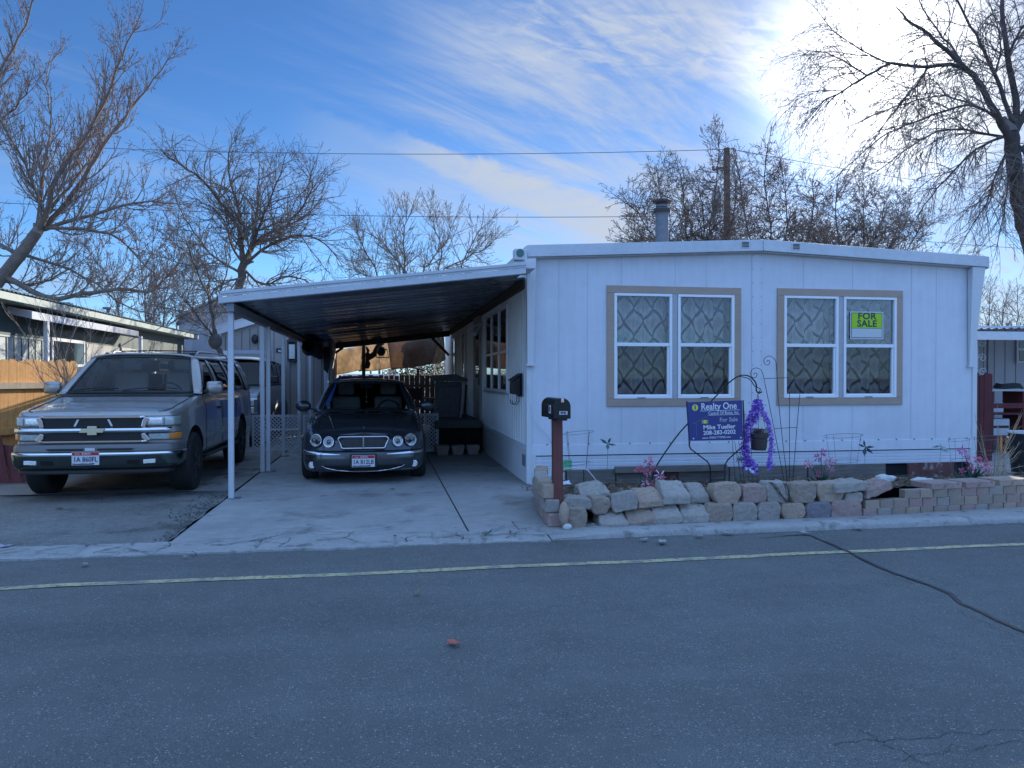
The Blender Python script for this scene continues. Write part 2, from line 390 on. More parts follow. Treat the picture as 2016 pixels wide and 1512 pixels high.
# kerb: broken low concrete strip in front of lot and drive, a rounded kerb before the planter
def kerb(name, x0, x1, y0, y1, z, n, amp, cracks):
    b = MB(); rows = []
    xs = [x0+(x1-x0)*i/n for i in range(n+1)]
    for (ty, tz) in ((0, -.05), (0.0, .55), (.10, .9), (.5, 1.0), (.9, .98), (1.0, .9), (1.0, -.3)):
        row = []
        for x in xs:
            ya = y0+amp*fbm(x*1.7, 5)+amp*.5*fbm(x*9, 6); yb = y1+amp*fbm(x*1.1, 15)
            zz = z*tz if tz >= 0 else tz
            zz *= min(1, .35+.65*max(0, (x-x0)/.5)) if tz > 0 and z > .05 else 1
            zz += .006*fbm(x*5, ty*3) if tz > .3 else 0
            for c in cracks:
                if abs(x-c-.03*fbm(ty*4, c)) < .014: zz = min(zz, z*.15)
            row.append((x, ya+(yb-ya)*ty, zz))
        rows.append(row)
    b.grid(rows); return tag(b.build(name, M_curb, smooth=50), kind='structure')
kerb('kerb_low', -9, 1.505, 6.80, 7.24, .028, 420, .035, [-6.5, -4.2, -2.55, -2.2, -1.1, .1, .45, .9, 1.2])
kerb('kerb', 1.52, 16, 6.84, 7.03, .065, 460, .012, [2.9, 4.28, 5.9, 7.3, 9.0])
sheet('kerb_strip', 1.3, 16, 7.0, 7.75, .022, M_curb)
# the concrete drive in two pours with a joint, worn asphalt parking beside it, concrete beyond
sheet('driveway', -1.90, .80, 7.26, 9.9, .012, M_conc); sheet('driveway', -1.90, .80, 9.905, 16.0, .012, M_conc); sheet('driveway', -1.90, 2.4, 16.01, 24.5, .012, M_conc)
b = MB(); b.quad((.815, 7.28, .0125), (1.70, 7.28, .0125), (2.4, 10.9, .0125), (.815, 10.9, .0125)); tag(b.build('driveway', M_conc), kind='structure')
b = MB(); b.quad((.815, 10.912, .0125), (2.4, 10.912, .0125), (2.4, 16.0, .0125), (.815, 16, .0125)); tag(b.build('driveway', M_conc), kind='structure')
# joint sealant line
b = MB(); b.grid([[(.803+.006*fbm(y*3, 1), y, .0165), ] for y in [7.3]]); b = MB(); rows = [[], []]
for i in range(90):
    y = 7.3+i*.1; x = .807+.008*fbm(y*3, 1); rows[0].append((x-.005, y, .0165)); rows[1].append((x+.005, y, .0165))
b.grid(rows); tag(b.build('driveway_joint', mat('joint', (.02, .02, .02), .9)), kind='structure')
b = MB(); rows = []; ny = 40
for j in range(ny+1):
    y = 7.22+(13.2-7.22)*j/ny; row = []
    for i in range(31):
        x = -8+(8-1.92)*i/30
        if i == 30: x = -1.906-max(0, .07*fbm(y*2.5, 3))-.04*max(0, fbm(y*9, 8))
        row.append((x, y, .006+.012*fbm(x*1.2, y*1.2)+.012))
    rows.append(row)
b.grid(rows); tag(b.build('parking_pad', M_grav, smooth=180), kind='structure')
sheet('parking_slab', -8, -1.911, 10.4, 26, .030, mat('old_concrete', (.24, .23, .21), .9, noise=[(1.1, .25), (9, .15)], spots=[(1.6, (.06, .06, .055), .52, .66)], bump=(60, .5, .006)))
# side yard on the right
sheet('side_yard', 9.05, 30, 7.3, 40, .01, mat('yard_concrete', (.32, .31, .29), .9, noise=[(1.3, .2), (12, .1)]))
# planter bed
b = MB(); rows = []
for j in range(25):
    t = j/24; row = []
    for i in range(101):
        xa = 1.75+.28*t; x = xa+(8.95-xa)*i/100; y0 = 7.45+.37*max(0, min(1, (x-1.7)/5.5)); y = y0+(10.3-y0)*t
        z = .27-.25*min(1, t*1.25)+.03*fbm(x*2.5, y*2.5)+.015*fbm(x*9, y*9)
        row.append((x, y, z))
    rows.append(row)
b.grid(rows); tag(b.build('planter_soil', M_soil, smooth=180), kind='structure')

# fine branching cracks in the low kerb and the apron
rc_ = random.Random(4); b = MB()
def crackline(x0, y0, ang, L, w, z, depth=0):
    n = max(4, int(L/.035)); p = Vector((x0, y0, 0)); pts = [p.copy()]; a = ang
    for i in range(n):
        a += rc_.gauss(0, .28); a = ang+(a-ang)*.85; p = p+Vector((math.cos(a), math.sin(a), 0))*L/n; pts.append(p.copy())
    rows = [[], []]
    for i, q in enumerate(pts):
        d = (pts[min(i+1, n)]-pts[max(i-1, 0)]).normalized(); ww = w*(1-i/n*.6)*rc_.uniform(.6, 1.2)
        for r_, s_ in ((rows[0], -1), (rows[1], 1)): r_.append((q.x-d.y*s_*ww, q.y+d.x*s_*ww, z))
    b.grid(rows)
    if depth < 2:
        for k in range(2 if L > .8 else 1):
            q = pts[rc_.randrange(1, n)]; crackline(q.x, q.y, ang+rc_.choice((-1, 1))*rc_.uniform(.6, 1.3), L*.35, w*.7, z, depth+1)
for x in (-5.5, -3.6, -2.9, -2.2, -1.5, -.6, .3, .9): crackline(x, 6.98+rc_.uniform(-.05, .1), rc_.uniform(-.12, .12), rc_.uniform(.5, 1.3), .006, .0345)
for x in (-3.2, -2.4, -1.9, -.9, .2, .7, 1.1): crackline(x, 6.86, R(80)+rc_.uniform(-.5, .5), .35, .005, .0345)
for x, y, a, L in ((-1.6, 7.35, .1, 1.4), (-.3, 7.42, 3.0, .9), (.2, 7.33, .05, .5)): crackline(x, y, a, L, .0035, .0155)
tag(b.build('kerb_cracks', MATS['crack_dark']), kind='structure')
# broken edge of the parking pad: dark crumbs and chunks of concrete
b = MB()
for i in range(420):
    y = rc_.uniform(7.3, 10.3); x = -1.93-abs(rc_.gauss(0, .16 if y > 8.2 else .05)); s_ = rc_.uniform(.004, .014); b.ball((x, y, .03), s_, 5, 4, (1, 1, .6))
tag(b.build('pad_rubble', mat('rubble', (.13, .13, .12), .95, noise=(4, .6))), 'dark crumbled grit along the broken edge of the parking pad', 'grit', kind='stuff')

# ------------------------------------------------------------------ the white mobile home
HX0, HX1, HY0, HY1, HR = 2.0, 9.0, 10.4, 25.0, 5.41
M_white = mat('white_siding', (.62, .64, .68), .45, noise=[(.7, .07), (5, .05)], streak=(6, 6, .35, 2.0, .05), spots=[(3.1, (.42, .42, .41), .66, .92), (24, (.30, .28, .26), .76, .84)], bump=(1.2, .12, .05))
M_side = mat('white_ribbed_siding', (.78, .77, .76), .5, noise=[(.8, .06)], streak=(5, 5, .4, 2, .08))
M_trim = mat('white_trim', (.62, .63, .64), .5, noise=[(2, .06), (25, .04)])
M_fasc = mat('grey_fascia', (.56, .58, .60), .5, noise=[(1.5, .10), (12, .05)], spots=[(9, (.30, .31, .31), .68, .8)])
M_tan = mat('tan_window_trim', (.40, .30, .23), .7, noise=[(2, .08)], streak=(1, 1, 8, 6, .10), bump=(60, .2, .003))
M_vinyl = mat('white_vinyl', (.80, .81, .82), .3)
M_glass = glass('window_glass', see=.92, k=1.0)
M_screen = glass('screened_glass', see=.76, k=.55)
M_dark = mat('dark_interior', (.02, .02, .022), .8)
M_galv = mat('galvanised_metal', (.15, .165, .19), .6, .2, noise=[(14, .2), (60, .15)])
M_rust = mat('blackened_metal', (.06, .05, .045), .7, .3, noise=(30, .4))
M_black = mat('black_plastic', (.012, .012, .013), .45)
home = thing('mobile_home', 'white double wide mobile home with ribbed siding and low pitched roof', 'mobile home', (HX0, HY0, 0))
def roof_z(x): return 3.30+(x-2.0)*(.18/3.41) if x < HR else 3.48-(x-HR)*(.15/3.74)
def soff_z(x): return roof_z(x)-.155
WINS = [(3.11, 5.13, 1.09, 2.80), (5.70, 7.74, 1.09, 2.81)]
def wall_with_holes(y, holes):
    """front wall in vertical panels, real openings where the windows are"""
    b = MB(); xs = sorted({HX0, HX1, HR}|{h[0]+.12 for h in holes}|{h[1]-.12 for h in holes}|{2.5+.40*i for i in range(17)})
    for xa, xb in zip(xs, xs[1:]):
        hol = [h for h in holes if h[0]+.11 < (xa+xb)/2 < h[1]-.11]
        segs = [(.42, None)] if not hol else [(.42, hol[0][2]+.12), (hol[0][3]-.12, None)]
        for z0, z1 in segs:
            za, zb = (soff_z(xa)+.1, soff_z(xb)+.1) if z1 is None else (z1, z1)
            b.add([(xa, y, z0), (xb, y, z0), (xb, y, zb), (xa, y, za), (xa, y+.12, z0), (xb, y+.12, z0), (xb, y+.12, zb), (xa, y+.12, za)], [(0, 1, 2, 3), (7, 6, 5, 4), (0, 4, 5, 1), (3, 2, 6, 7), (1, 5, 6, 2), (0, 3, 7, 4)])
    return b
wall_with_holes(HY0, WINS).build('front_wall', M_white, home, world=True)
# seams between the front panels, the centre batten, screws along the foot of the wall
for x in (2.42, 2.83, 3.33, 4.13, 4.6, 6.12, 6.92, 7.9, 8.32):
    hit = [w for w in WINS if w[0]-.01 < x < w[1]+.01]
    for (z0, z1) in ([(.55, soff_z(x)-.02)] if not hit else [(.55, hit[0][2]-.01), (hit[0][3]+.01, soff_z(x)-.02)]): b = MB(); b.box(x-.0025, x+.0025, HY0-.004, HY0-.001, z0, z1); b.build('panel_seam', mat('seam_grey', (.56, .58, .62), .6), home, world=True)
b = MB(); b.box(HR-.105, HR+.045, HY0-.014, HY0-.002, .53, soff_z(HR)-.04)
b.build('centre_batten', M_white, home, world=True, bevel=.003)
M_screw = mat('screw_dark', (.16, .16, .18), .6)
for i in range(14):
    for x in (HR-.095, HR+.035): MB().lathe([(.006, -.004), (.006, 0)], (x, HY0-.0145, .68+i*.20), 6, 'y').build('screw', M_screw, home, world=True)
for i in range(23): MB().ball((2.25+i*.3, HY0-.014, .565), .011, 6, 4).build('screw', M_screw, home, world=True)
# foot flashing, a dark gap, ribbed skirting
b = MB(); b.prism([(HY0-.016, .411), (HY0-.010, .555), (HY0-.001, .56), (HY0-.001, .411)], HX0+.03, HX1-.03, 'x'); b.build('base_flashing', M_white, home, world=True)
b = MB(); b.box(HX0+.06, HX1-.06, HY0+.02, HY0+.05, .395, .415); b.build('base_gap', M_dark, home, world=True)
b = MB(); prof = []
z = .395
k = 0
while z > .20:
    prof += [(HY0+.002, z), (HY0-.002, z-.006), (HY0-.002, z-.042), (HY0+.002, z-.047)]; z -= .05
poly = prof+[(HY0+.03, z), (HY0+.03, .395)]
b.prism(poly, HX0+.03, HX1-.09, 'x'); b.build('front_skirting', M_white, home, world=True)
b = MB()
for x, z0, z1 in ((HX0+.0, .0, .44), (HX1-.09, .0, .44)): b.box(x, x+.09, HY0-.012, HY0-.002, z0, z1)
b.build('skirting_corner', M_trim, home, world=True, bevel=.003)
b = MB(); b.box(HX0-.045, HX0+.03, HY0-.018, HY0+.06, .02, 3.14); b.box(HX1-.06, HX1+.02, HY0-.018, HY0+.05, .02, 3.05); b.build('corner_post', M_trim, home, world=True, bevel=.004)
# wing walls at both ends of the front, narrow above, ending in a cap
for nm, xa, xb, w_top, w_bot, zb in (('wing', HX0-.06, HX0+.07, .13, .06, 1.68), ('wing', HX1-.16, HX1+.06, .13, .05, 1.68)):
    b = MB(); b.add([(xa, HY0-w_top, soff_z(max(HX0, min(HX1, xa)))), (xb, HY0-w_top, soff_z(max(HX0, min(HX1, xb)))), (xb-(.15 if xa > 5 else .02), HY0-w_bot, zb), (xa+.02, HY0-w_bot, zb), (xa, HY0-.02, soff_z(2.1)), (xb, HY0-.02, soff_z(2.1)), (xb-(.15 if xa > 5 else .02), HY0-.02, zb), (xa+.02, HY0-.02, zb)],
        [(0, 3, 2, 1), (4, 5, 6, 7), (0, 4, 7, 3), (1, 2, 6, 5), (3, 7, 6, 2), (0, 1, 5, 4)])
    b.box(xa-.01, xb-(.14 if xa > 5 else 0), HY0-w_bot-.03, HY0-.02, zb-.022, zb-.002)
    b.build('wing_panel', M_trim, home, world=True, bevel=.004)
# roof: shallow two-way pitch, overhanging the front; fascia with a lip and two vents
OV = .13
b = MB()
for (xa, xb) in ((HX0-.06, HR), (HR, HX1+.09)):
    za, zb = roof_z(max(xa, HX0)), roof_z(min(xb, HX1+.09))
    za2, zb2 = za-.13, zb-.13
    v = [(xa, HY0-OV+.012, za), (xb, HY0-OV+.012, zb), (xb, HY1, zb), (xa, HY1, za), (xa, HY0-OV+.012, za2), (xb, HY0-OV+.012, zb2), (xb, HY1, zb2), (xa, HY1, za2)]
    b.add(v, [(0, 1, 2, 3), (7, 6, 5, 4), (0, 4, 5, 1), (2, 6, 7, 3), (0, 3, 7, 4), (1, 5, 6, 2)])
roof = b.build('roof', mat('roof_coating', (.5, .5, .48), .7, noise=[(1, .2), (9, .1)]), home, world=True)
b = MB()
for (xa, xb) in ((HX0-.06, HR-.004), (HR+.004, HX1+.09)):
    za, zb = roof_z(max(xa, HX0)), roof_z(xb)
    for dz0, dz1, y0, y1 in ((.012, -.115, HY0-OV-.01, HY0-OV+.01), (-.117, -.150, HY0-OV-.022, HY0-OV+.03), (-.151, -.165, HY0-OV+.03, HY0-.002)):
        b.add([(xa, y0, za+dz0), (xb, y0, zb+dz0), (xb, y1, zb+dz0), (xa, y1, za+dz0), (xa, y0, za+dz1), (xb, y0, zb+dz1), (xb, y1, zb+dz1), (xa, y1, za+dz1)],
              [(0, 1, 2, 3), (7, 6, 5, 4), (0, 4, 5, 1), (2, 6, 7, 3), (0, 3, 7, 4), (1, 5, 6, 2)])
b.build('fascia', M_fasc, home, world=True, bevel=.003)
b = MB(); b.box(HX0-.075, HX0-.04, HY0-OV, HY1, 3.12, 3.30); b.box(HX1+.09, HX1+.12, HY0-OV, HY1, 3.16, 3.34); b.build('side_fascia', M_fasc, home, world=True)
for x in (5.13, 5.92):
    b = MB(); z = roof_z(x)-.055; b.box(x-.065, x+.065, HY0-OV-.02, HY0-OV-.011, z-.048, z+.048); v = b.build('fascia_vent', M_fasc, home, world=True, bevel=.003)
    b = MB(); [b.box(x-.052, x+.052, HY0-OV-.024, HY0-OV-.021, z-.035+i*.02, z-.024+i*.02) for i in range(4)]; b.build('vent_slot', M_dark, v, world=False)
    bpy.data.objects  # slots share the vent's space
b = MB(); b.ball((5.75, 12.4, 3.42), .5, 16, 8, (1, .9, .42)); b.build('roof_vent_dome', mat('clouded_plastic', (.55, .54, .45), .5, noise=(6, .15)), home, world=True, smooth=60)
for o in bpy.data.objects:
    if o.name.startswith('vent_slot'): o.data.transform(Matrix.Translation(-home.location))
# stove pipe
ch = at(1303, 470, 12.0)
b = MB(); b.lathe([(.106, 3.3), (.106, 4.19), (.13, 4.195), (.13, 4.28), (.10, 4.29), (.10, 4.34)], (ch.x, 12.0, 0), 24); pipe = b.build('stove_pipe', M_galv, home, world=True, smooth=40)
b = MB(); b.lathe([(.09, 4.34), (.09, 4.37), (.15, 4.38), (.16, 4.40), (.135, 4.42), (.02, 4.43)], (ch.x-home.location.x, 12.0-home.location.y, 0), 24)
b.lathe([(.136, 4.20), (.14, 4.27), (.105, 4.28), (.095, 4.33)], (ch.x-home.location.x, 12.0-home.location.y, 0), 24); b.build('pipe_cap', M_rust, pipe, smooth=40)
# interior box so that the rooms behind the curtains are dark and closed
b = MB(); b.box(HX0+.15, HX1-.15, HY0+.9, HY0+.95, .4, 3.1); b.box(HX0+.15, HX1-.15, HY0+.16, HY0+.9, .35, .4); b.box(HX0+.15, HX1-.15, HY0+.16, HY0+.9, 3.05, 3.1); b.box(HX0+.13, HX0+.15, HY0+.16, HY0+.9, .4, 3.1); b.box(HX1-.15, HX1-.13, HY0+.16, HY0+.9, .4, 3.1)
b.build('room_lining', mat('room_paint', (.16, .17, .20), .9), home, world=True)
# curtain cloth with ogee lattice in dark thread and a medallion in every cell
def curtain_mat():
    m = bpy.data.materials.new('damask_curtain'); m.use_nodes = True
    nt = m.node_tree; N = nt.nodes; L = nt.links; b = N['Principled BSDF']; b.inputs['Roughness'].default_value = .85
    tc = N.new('ShaderNodeTexCoord'); mp = N.new('ShaderNodeMapping'); L.new(tc.outputs['UV'], mp.inputs[0])
    sep = N.new('ShaderNodeSeparateXYZ'); L.new(mp.outputs[0], sep.inputs[0])
    def m_(op, a, c=None, clamp=False):
        o = N.new('ShaderNodeMath'); o.operation = op; o.use_clamp = clamp
        for i, x in enumerate((a, c)):
            if x is None: continue
            if isinstance(x, (int, float)): o.inputs[i].default_value = x
            else: L.new(x, o.inputs[i])
        return o.outputs[0]
    nz = N.new('ShaderNodeTexNoise'); nz.inputs['Scale'].default_value = 45; nz.inputs['Detail'].default_value = 4; L.new(tc.outputs['UV'], nz.inputs['Vector'])
    wob = m_('MULTIPLY', m_('SUBTRACT', nz.outputs[0], .5), .5)
    U = m_('DIVIDE', sep.outputs[0], .40); V = m_('DIVIDE', sep.outputs[1], .42)
    bow = m_('MULTIPLY', m_('SINE', m_('MULTIPLY', V, 2*math.pi)), .05)
    def fam(sgn):
        a_ = m_('ADD', m_('ADD', U, m_('MULTIPLY', V, sgn)), m_('ADD', bow, m_('MULTIPLY', wob, .05)))
        return m_('ABSOLUTE', m_('SINE', m_('MULTIPLY', a_, math.pi)))
    f1, f2 = fam(1), fam(-1); g = m_('MINIMUM', f1, f2)
    lat = N.new('ShaderNodeMapRange'); L.new(m_('ADD', g, m_('MULTIPLY', wob, .25)), lat.inputs[0]); lat.inputs[1].default_value = .17; lat.inputs[2].default_value = .25
    med = N.new('ShaderNodeMapRange'); L.new(m_('ADD', g, m_('MULTIPLY', wob, 1.6)), med.inputs[0]); med.inputs[1].default_value = .60; med.inputs[2].default_value = .85
    mx = N.new('ShaderNodeMix'); mx.data_type = 'RGBA'; L.new(lat.outputs[0], mx.inputs[0]); mx.inputs[6].default_value = (.045, .05, .07, 1); mx.inputs[7].default_value = (.62, .59, .54, 1)
    m2 = N.new('ShaderNodeMix'); m2.data_type = 'RGBA'; L.new(m_('MULTIPLY', med.outputs[0], .45), m2.inputs[0]); L.new(mx.outputs[2], m2.inputs[6]); m2.inputs[7].default_value = (.22, .21, .21, 1)
    L.new(m2.outputs[2], b.inputs['Base Color'])
    return m
M_curt = curtain_mat()
def curtain(name, x0, x1, z0, z1, y, parent, seed, uvoff):
    b = MB(); n = 90; rows = []
    for j in range(7):
        z = z0+(z1-z0)*j/6; rows.append([(x0+(x1-x0)*i/n, y+.035*math.sin(i*.42+seed+.6*math.sin(i*.11+j*.1))+.012*fbm(i*.2, j*.3, seed), z) for i in range(n+1)])
    b.grid(rows); o = b.build(name, M_curt, parent, smooth=180, world=True)
    uv = o.data.uv_layers.new(name='UVMap'); me = o.data; px = parent.matrix_world
    off = parent['_o'] if '_o' in parent else (0, 0, 0)
    L_ = [0.0]
    arc = 0
    for i in range(n):
        a, c = rows[3][i], rows[3][i+1]; arc += math.hypot(c[0]-a[0], c[1]-a[1]); L_.append(arc)
    for lp in me.loops:
        vi = lp.vertex_index; uv.data[lp.index].uv = (L_[vi % (n+1)]+uvoff, rows[vi//(n+1)][0][2]+.02*math.sin((vi % (n+1))*.3))
    return o
def front_window(x0, x1, z0, z1, seed):
    """a pair of single-hung sashes in one tan surround"""
    w = bpy.data.objects.new('window', None)
    b = MB(); T = .105; y0, y1 = HY0-.024, HY0-.001
    b.box(x0, x1, y0, y1, z1-T, z1); b.box(x0, x1, y0, y1, z0, z0+T)
    b.box(x0, x0+T, y0-.001, y1, z0+T+.002, z1-T-.002); b.box(x1-T, x1, y0-.001, y1, z0+T+.002, z1-T-.002)
    w = b.build('window', M_tan, home, world=True, bevel=.003)
    off = Matrix.Translation(-home.location)
    def sub(b, name, m, **k):
        o = b.build(name, m, w, **k); o.data.transform(off); return o
    ix0, ix1, iz0, iz1 = x0+T, x1-T, z0+T, z1-T
    mid = (ix0+ix1)/2; MW = .085
    b = MB(); b.box(mid-MW/2+.006, mid+MW/2-.006, HY0-.018, HY0+.03, iz0, iz1); sub(b, 'mullion', mat('mullion_grey', (.42, .41, .42), .7, noise=(8, .1)), bevel=.002)
    for (a, c) in ((ix0, mid-MW/2), (mid+MW/2, ix1)):
        F = .040; zm = iz0+(iz1-iz0)*.515
        b = MB(); yf0, yf1 = HY0-.030, HY0+.05
        b.box(a, c, yf0, yf1, iz1-F, iz1-.003); b.box(a, c, yf0, yf1, iz0+.003, iz0+F); b.box(a, a+F, yf0, yf1, iz0+F, iz1-F); b.box(c-F, c, yf0, yf1, iz0+F, iz1-F)
        b.box(a+F, c-F, yf0+.006, yf1, zm-.025, zm+.025)
        # lower sash rails
        b.box(a+F, c-F, yf0+.018, yf1, iz0+F, iz0+F+.022); b.box(c-F-.030, c-F, yf0+.018, yf1, iz0+F+.022, zm-.025); b.box(a+F, a+F+.012, yf0+.018, yf1, iz0+F+.022, zm-.025)
        sub(b, 'frame', M_vinyl, bevel=.004)
        b = MB(); b.box((a+c)/2-.09, (a+c)/2+.03, yf0-.008, yf0, iz0+.012, iz0+.02); sub(b, 'weep_slot', M_dark)
        b = MB(); b.box(a+F, c-F, HY0+.012, HY0+.015, zm+.025, iz1-F); sub(b, 'pane', M_glass)
        b = MB(); b.box(a+F+.012, c-F-.03, HY0+.018, HY0+.021, iz0+F+.022, zm-.025); sub(b, 'pane', M_screen)
    c = curtain('curtain', x0+.02, mid-.02, z0+.08, z1-.05, HY0+.26, home, seed, seed*.13); c.parent = w
    c = curtain('curtain', mid-.01, x1-.02, z0+.08, z1-.05, HY0+.28, home, seed+2, seed*.31+.1); c.parent = w
    return w
for i, (x0, x1, z0, z1) in enumerate(WINS): front_window(x0, x1, z0, z1, 1.3+i*2.1)
# side wall toward the drive: vertical ribs, lap skirting, fascia board
def ribs(y0, y1, z0, z1, x, step=.20):
    poly = []; y = y0
    while y < y1-1e-6:
        for dy, dx in ((0, 0), (.012, -.014), (.032, -.014), (.044, 0)):
            poly.append((x+dx, y+dy))
        for dy in (.088, .110):
            pass
        poly += [(x, y+.10), (x-.007, y+.105), (x-.007, y+.118), (x, y+.124)]
        y += step
    poly += [(x, y1), (x+.06, y1), (x+.06, y0)]
    return MB().prism(poly, z0, z1, 'z')
ribs(HY0+.06, HY1, .52, 3.13, HX0).build('side_wall', M_side, home, world=True)
b = MB(); poly = []; z = .50
while z > .03: poly += [(HX0-.012, z), (HX0-.032, z-.075), (HX0-.012, z-.078)]; z -= .085
ys = [(a, c) for a, c in ((HY0+.06, 13.2), (13.2, 17), (17, HY1))]
for a, c in ys:
    k = len(poly); v = [(x, a, z) for x, z in poly]+[(HX0+.03, a, 0), (HX0+.03, a, .5)]; v2 = [(x, c, z) for x, z in poly]+[(HX0+.03, c, 0), (HX0+.03, c, .5)]
    n = len(v); b.add(v+v2, [tuple(range(n)), tuple(range(2*n-1, n-1, -1))]+[(i, i+n, (i+1) % n+n, (i+1) % n) for i in range(n)])
b.build('side_skirting', M_side, home, world=True)
b = MB(); b.prism([(HX0-.06, .50), (HX0-.035, .535), (HX0-.002, .54), (HX0-.002, .50)], HY0+.06, HY1, 'y') ; b.build('side_ledge', M_trim, home, world=True)
b = MB(); b.box(HX0-.036, HX0-.031, 10.55, 10.78, .24, .40); b.build('skirting_vent', mat('vent_grey', (.22, .23, .24), .7), home, world=True)
b = MB(); b.box(HX1-.04, HX1, HY0+.06, HY1, .05, 3.15); b.box(HX0+.06, HX1, HY1-.05, HY1, .05, 3.15); b.build('far_wall', M_white, home, world=True)
# side window: three by two panes, door, a tall narrow window further back
def side_part(b, name, m, parent, **k):
    o = b.build(name, m, parent, **k)
    if parent is not home: o.data.transform(Matrix.Translation(-home.location))
    else: o.data.transform(Matrix.Translation(-home.location))
    return o
def side_window(y0, y1, z0, z1, n, rows, fr=.05):
    x = HX0-.015
    b = MB(); b.box(x-.035, x, y0, y1, z1-fr, z1); b.box(x-.035, x, y0, y1, z0, z0+fr); b.box(x-.035, x, y0, y0+fr*1.3, z0+fr, z1-fr); b.box(x-.035, x, y1-fr, y1, z0+fr, z1-fr)
    for i in range(1, n): y = y0+(y1-y0)*i/n; b.box(x-.035, x, y-fr/2, y+fr/2, z0+fr, z1-fr)
    ws = [y0+fr*1.3]+[y0+(y1-y0)*i/n for i in range(1, n)]+[y1]
    zm = z0+(z1-z0)*.47
    if rows == 2:
        for i in range(n):
            ya = y0+fr*1.3 if i == 0 else y0+(y1-y0)*i/n+fr/2; yb = y1-fr if i == n-1 else y0+(y1-y0)*(i+1)/n-fr/2
            b.box(x-.033, x, ya, yb, zm-.022, zm+.022)
    w = side_part(b, 'side_window', M_vinyl, home, bevel=.003)
    b = MB(); b.box(x-.012, x-.008, y0+.04, y1-.04, z0+.04, z1-.04); side_part(b, 'pane', mat('dark_pane', (.012, .016, .02), .04, spec=.8), w)
    b = MB(); b.box(x-.06, x, y0-.02, y1+.02, z0-.03, z0-.002); side_part(b, 'sill', mat('sill_grey', (.4, .4, .38), .7, noise=(9, .2)), w)
side_window(12.1, 14.85, 1.25, 2.68, 3, 2)
side_window(18.6, 19.3, 1.5, 2.65, 1, 1); side_window(21.2, 22.0, 1.5, 2.6, 1, 1)
b = MB(); x = HX0-.016
for (ya, yb, za, zb) in ((15.5, 15.62, .55, 2.78), (16.5, 16.62, .55, 2.78), (15.62, 16.5, 2.68, 2.78)): b.box(x-.045, x, ya, yb, za, zb)
d = side_part(b, 'side_door', mat('door_trim', (.34, .33, .31), .6, noise=(4, .2)), home, bevel=.004)
b = MB(); b.box(x-.02, x-.002, 15.62, 16.5, .56, 2.68); side_part(b, 'door_leaf', mat('door_paint', (.30, .30, .30), .5, noise=(3, .1)), d)
b = MB(); b.box(x-.024, x-.021, 15.75, 16.38, 1.5, 2.5); side_part(b, 'door_glass', MATS['dark_pane'], d)
b = MB(); b.box(x-.07, x-.046, 15.5, 15.53, 1.35, 1.65); side_part(b, 'door_handle', M_black, d)
# camera bracket at the front left roof corner
b = MB(); b.box(HX0-.24, HX0-.07, HY0-.20, HY0-.02, 3.10, 3.25); b.box(HX0-.20, HX0-.06, HY0-.75, HY0-.10, 2.90, 3.02); b.build('gutter_end', M_trim, home, world=True, bevel=.01)
b = MB(); b.lathe([(.05, 0), (.055, .02), (.04, .05), (.03, .055)], (HX0-.17, HY0-.24, 3.19), 12, 'y'); b.build('downspout_hole', mat('teal_rust', (.08, .16, .15), .6), home, world=True, smooth=40)
# ------------------------------------------------------------------ carport
M_alu = mat('painted_aluminium', (.50, .52, .55), .35, .1, noise=[(3, .08), (20, .06)])
def pan_mat():
    return mat('ribbed_roof_pan', (.16, .165, .18), .16, .75, noise=[(2, .12)], streak=(1, 30, 1, 3, .25), bump=(30, .15, .004))
cp = thing('carport', 'grey aluminium carport with ribbed metal roof sloping down from the white home', 'carport', (-1.9, 9.3, 0))
CY0, CY1 = 9.62, 22.6
CXL, CXR = -1.90, 1.96
def cz(x): return 2.42+(x+1.93)*.118
# corrugated pans: ribs run across, from the home down to the outer beam
rows_t = []
y = CY0+.02; prof = []
while y < CY1:
    y += random.uniform(-.008, .008)
    y += random.uniform(-.01, .01); h_ = random.uniform(-.004, .004); prof += [(y, h_), (y+.022, random.uniform(-.003, .003)), (y+.034, .030+h_), (y+.096, .030+random.uniform(-.003, .003)), (y+.108, h_)]; y += .13
XR = lambda yy: CXR if yy > 10.5 else 1.80
b = MB(); b.grid([[(CXL, yy, cz(CXL)+dz) for yy, dz in prof], [(XR(yy), yy, cz(XR(yy))+dz) for yy, dz in prof]]); b.build('roof_pan', pan_mat(), cp, world=True, solid=.002)
def sloped(b, xa, xb, y0, y1, lo, hi):
    b.add([(xa, y0, cz(xa)+lo), (xb, y0, cz(xb)+lo), (xb, y1, cz(xb)+lo), (xa, y1, cz(xa)+lo), (xa, y0, cz(xa)+hi), (xb, y0, cz(xb)+hi), (xb, y1, cz(xb)+hi), (xa, y1, cz(xa)+hi)],
          [(3, 2, 1, 0), (4, 5, 6, 7), (0, 1, 5, 4), (2, 3, 7, 6), (0, 4, 7, 3), (1, 2, 6, 5)])
b = MB(); sloped(b, CXL-.03, 1.80, CY0-.02, CY0+.015, -.035, .045); sloped(b, CXL-.03, 1.80, CY0-.035, CY0-.021, .048, .105); sloped(b, CXL-.03, 1.80, CY0-.032, CY0-.021, -.03, .04); sloped(b, CXL-.03, 1.80, CY0-.05, CY0-.036, .075, .112)
b.build('front_gutter', M_alu, cp, world=True, bevel=.003)
b = MB(); b.box(CXL-.05, CXL+.0, CY0-.03, CY1+.02, 2.385, 2.50); b.build('side_gutter', M_alu, cp, world=True, bevel=.006)
b = MB(); b.box(CXL+.03, CXL+.12, CY0+.02, CY1, 2.295, 2.395); b.build('side_beam', mat('dull_aluminium', (.22, .23, .25), .45, .2, noise=(5, .15)), cp, world=True, bevel=.004)
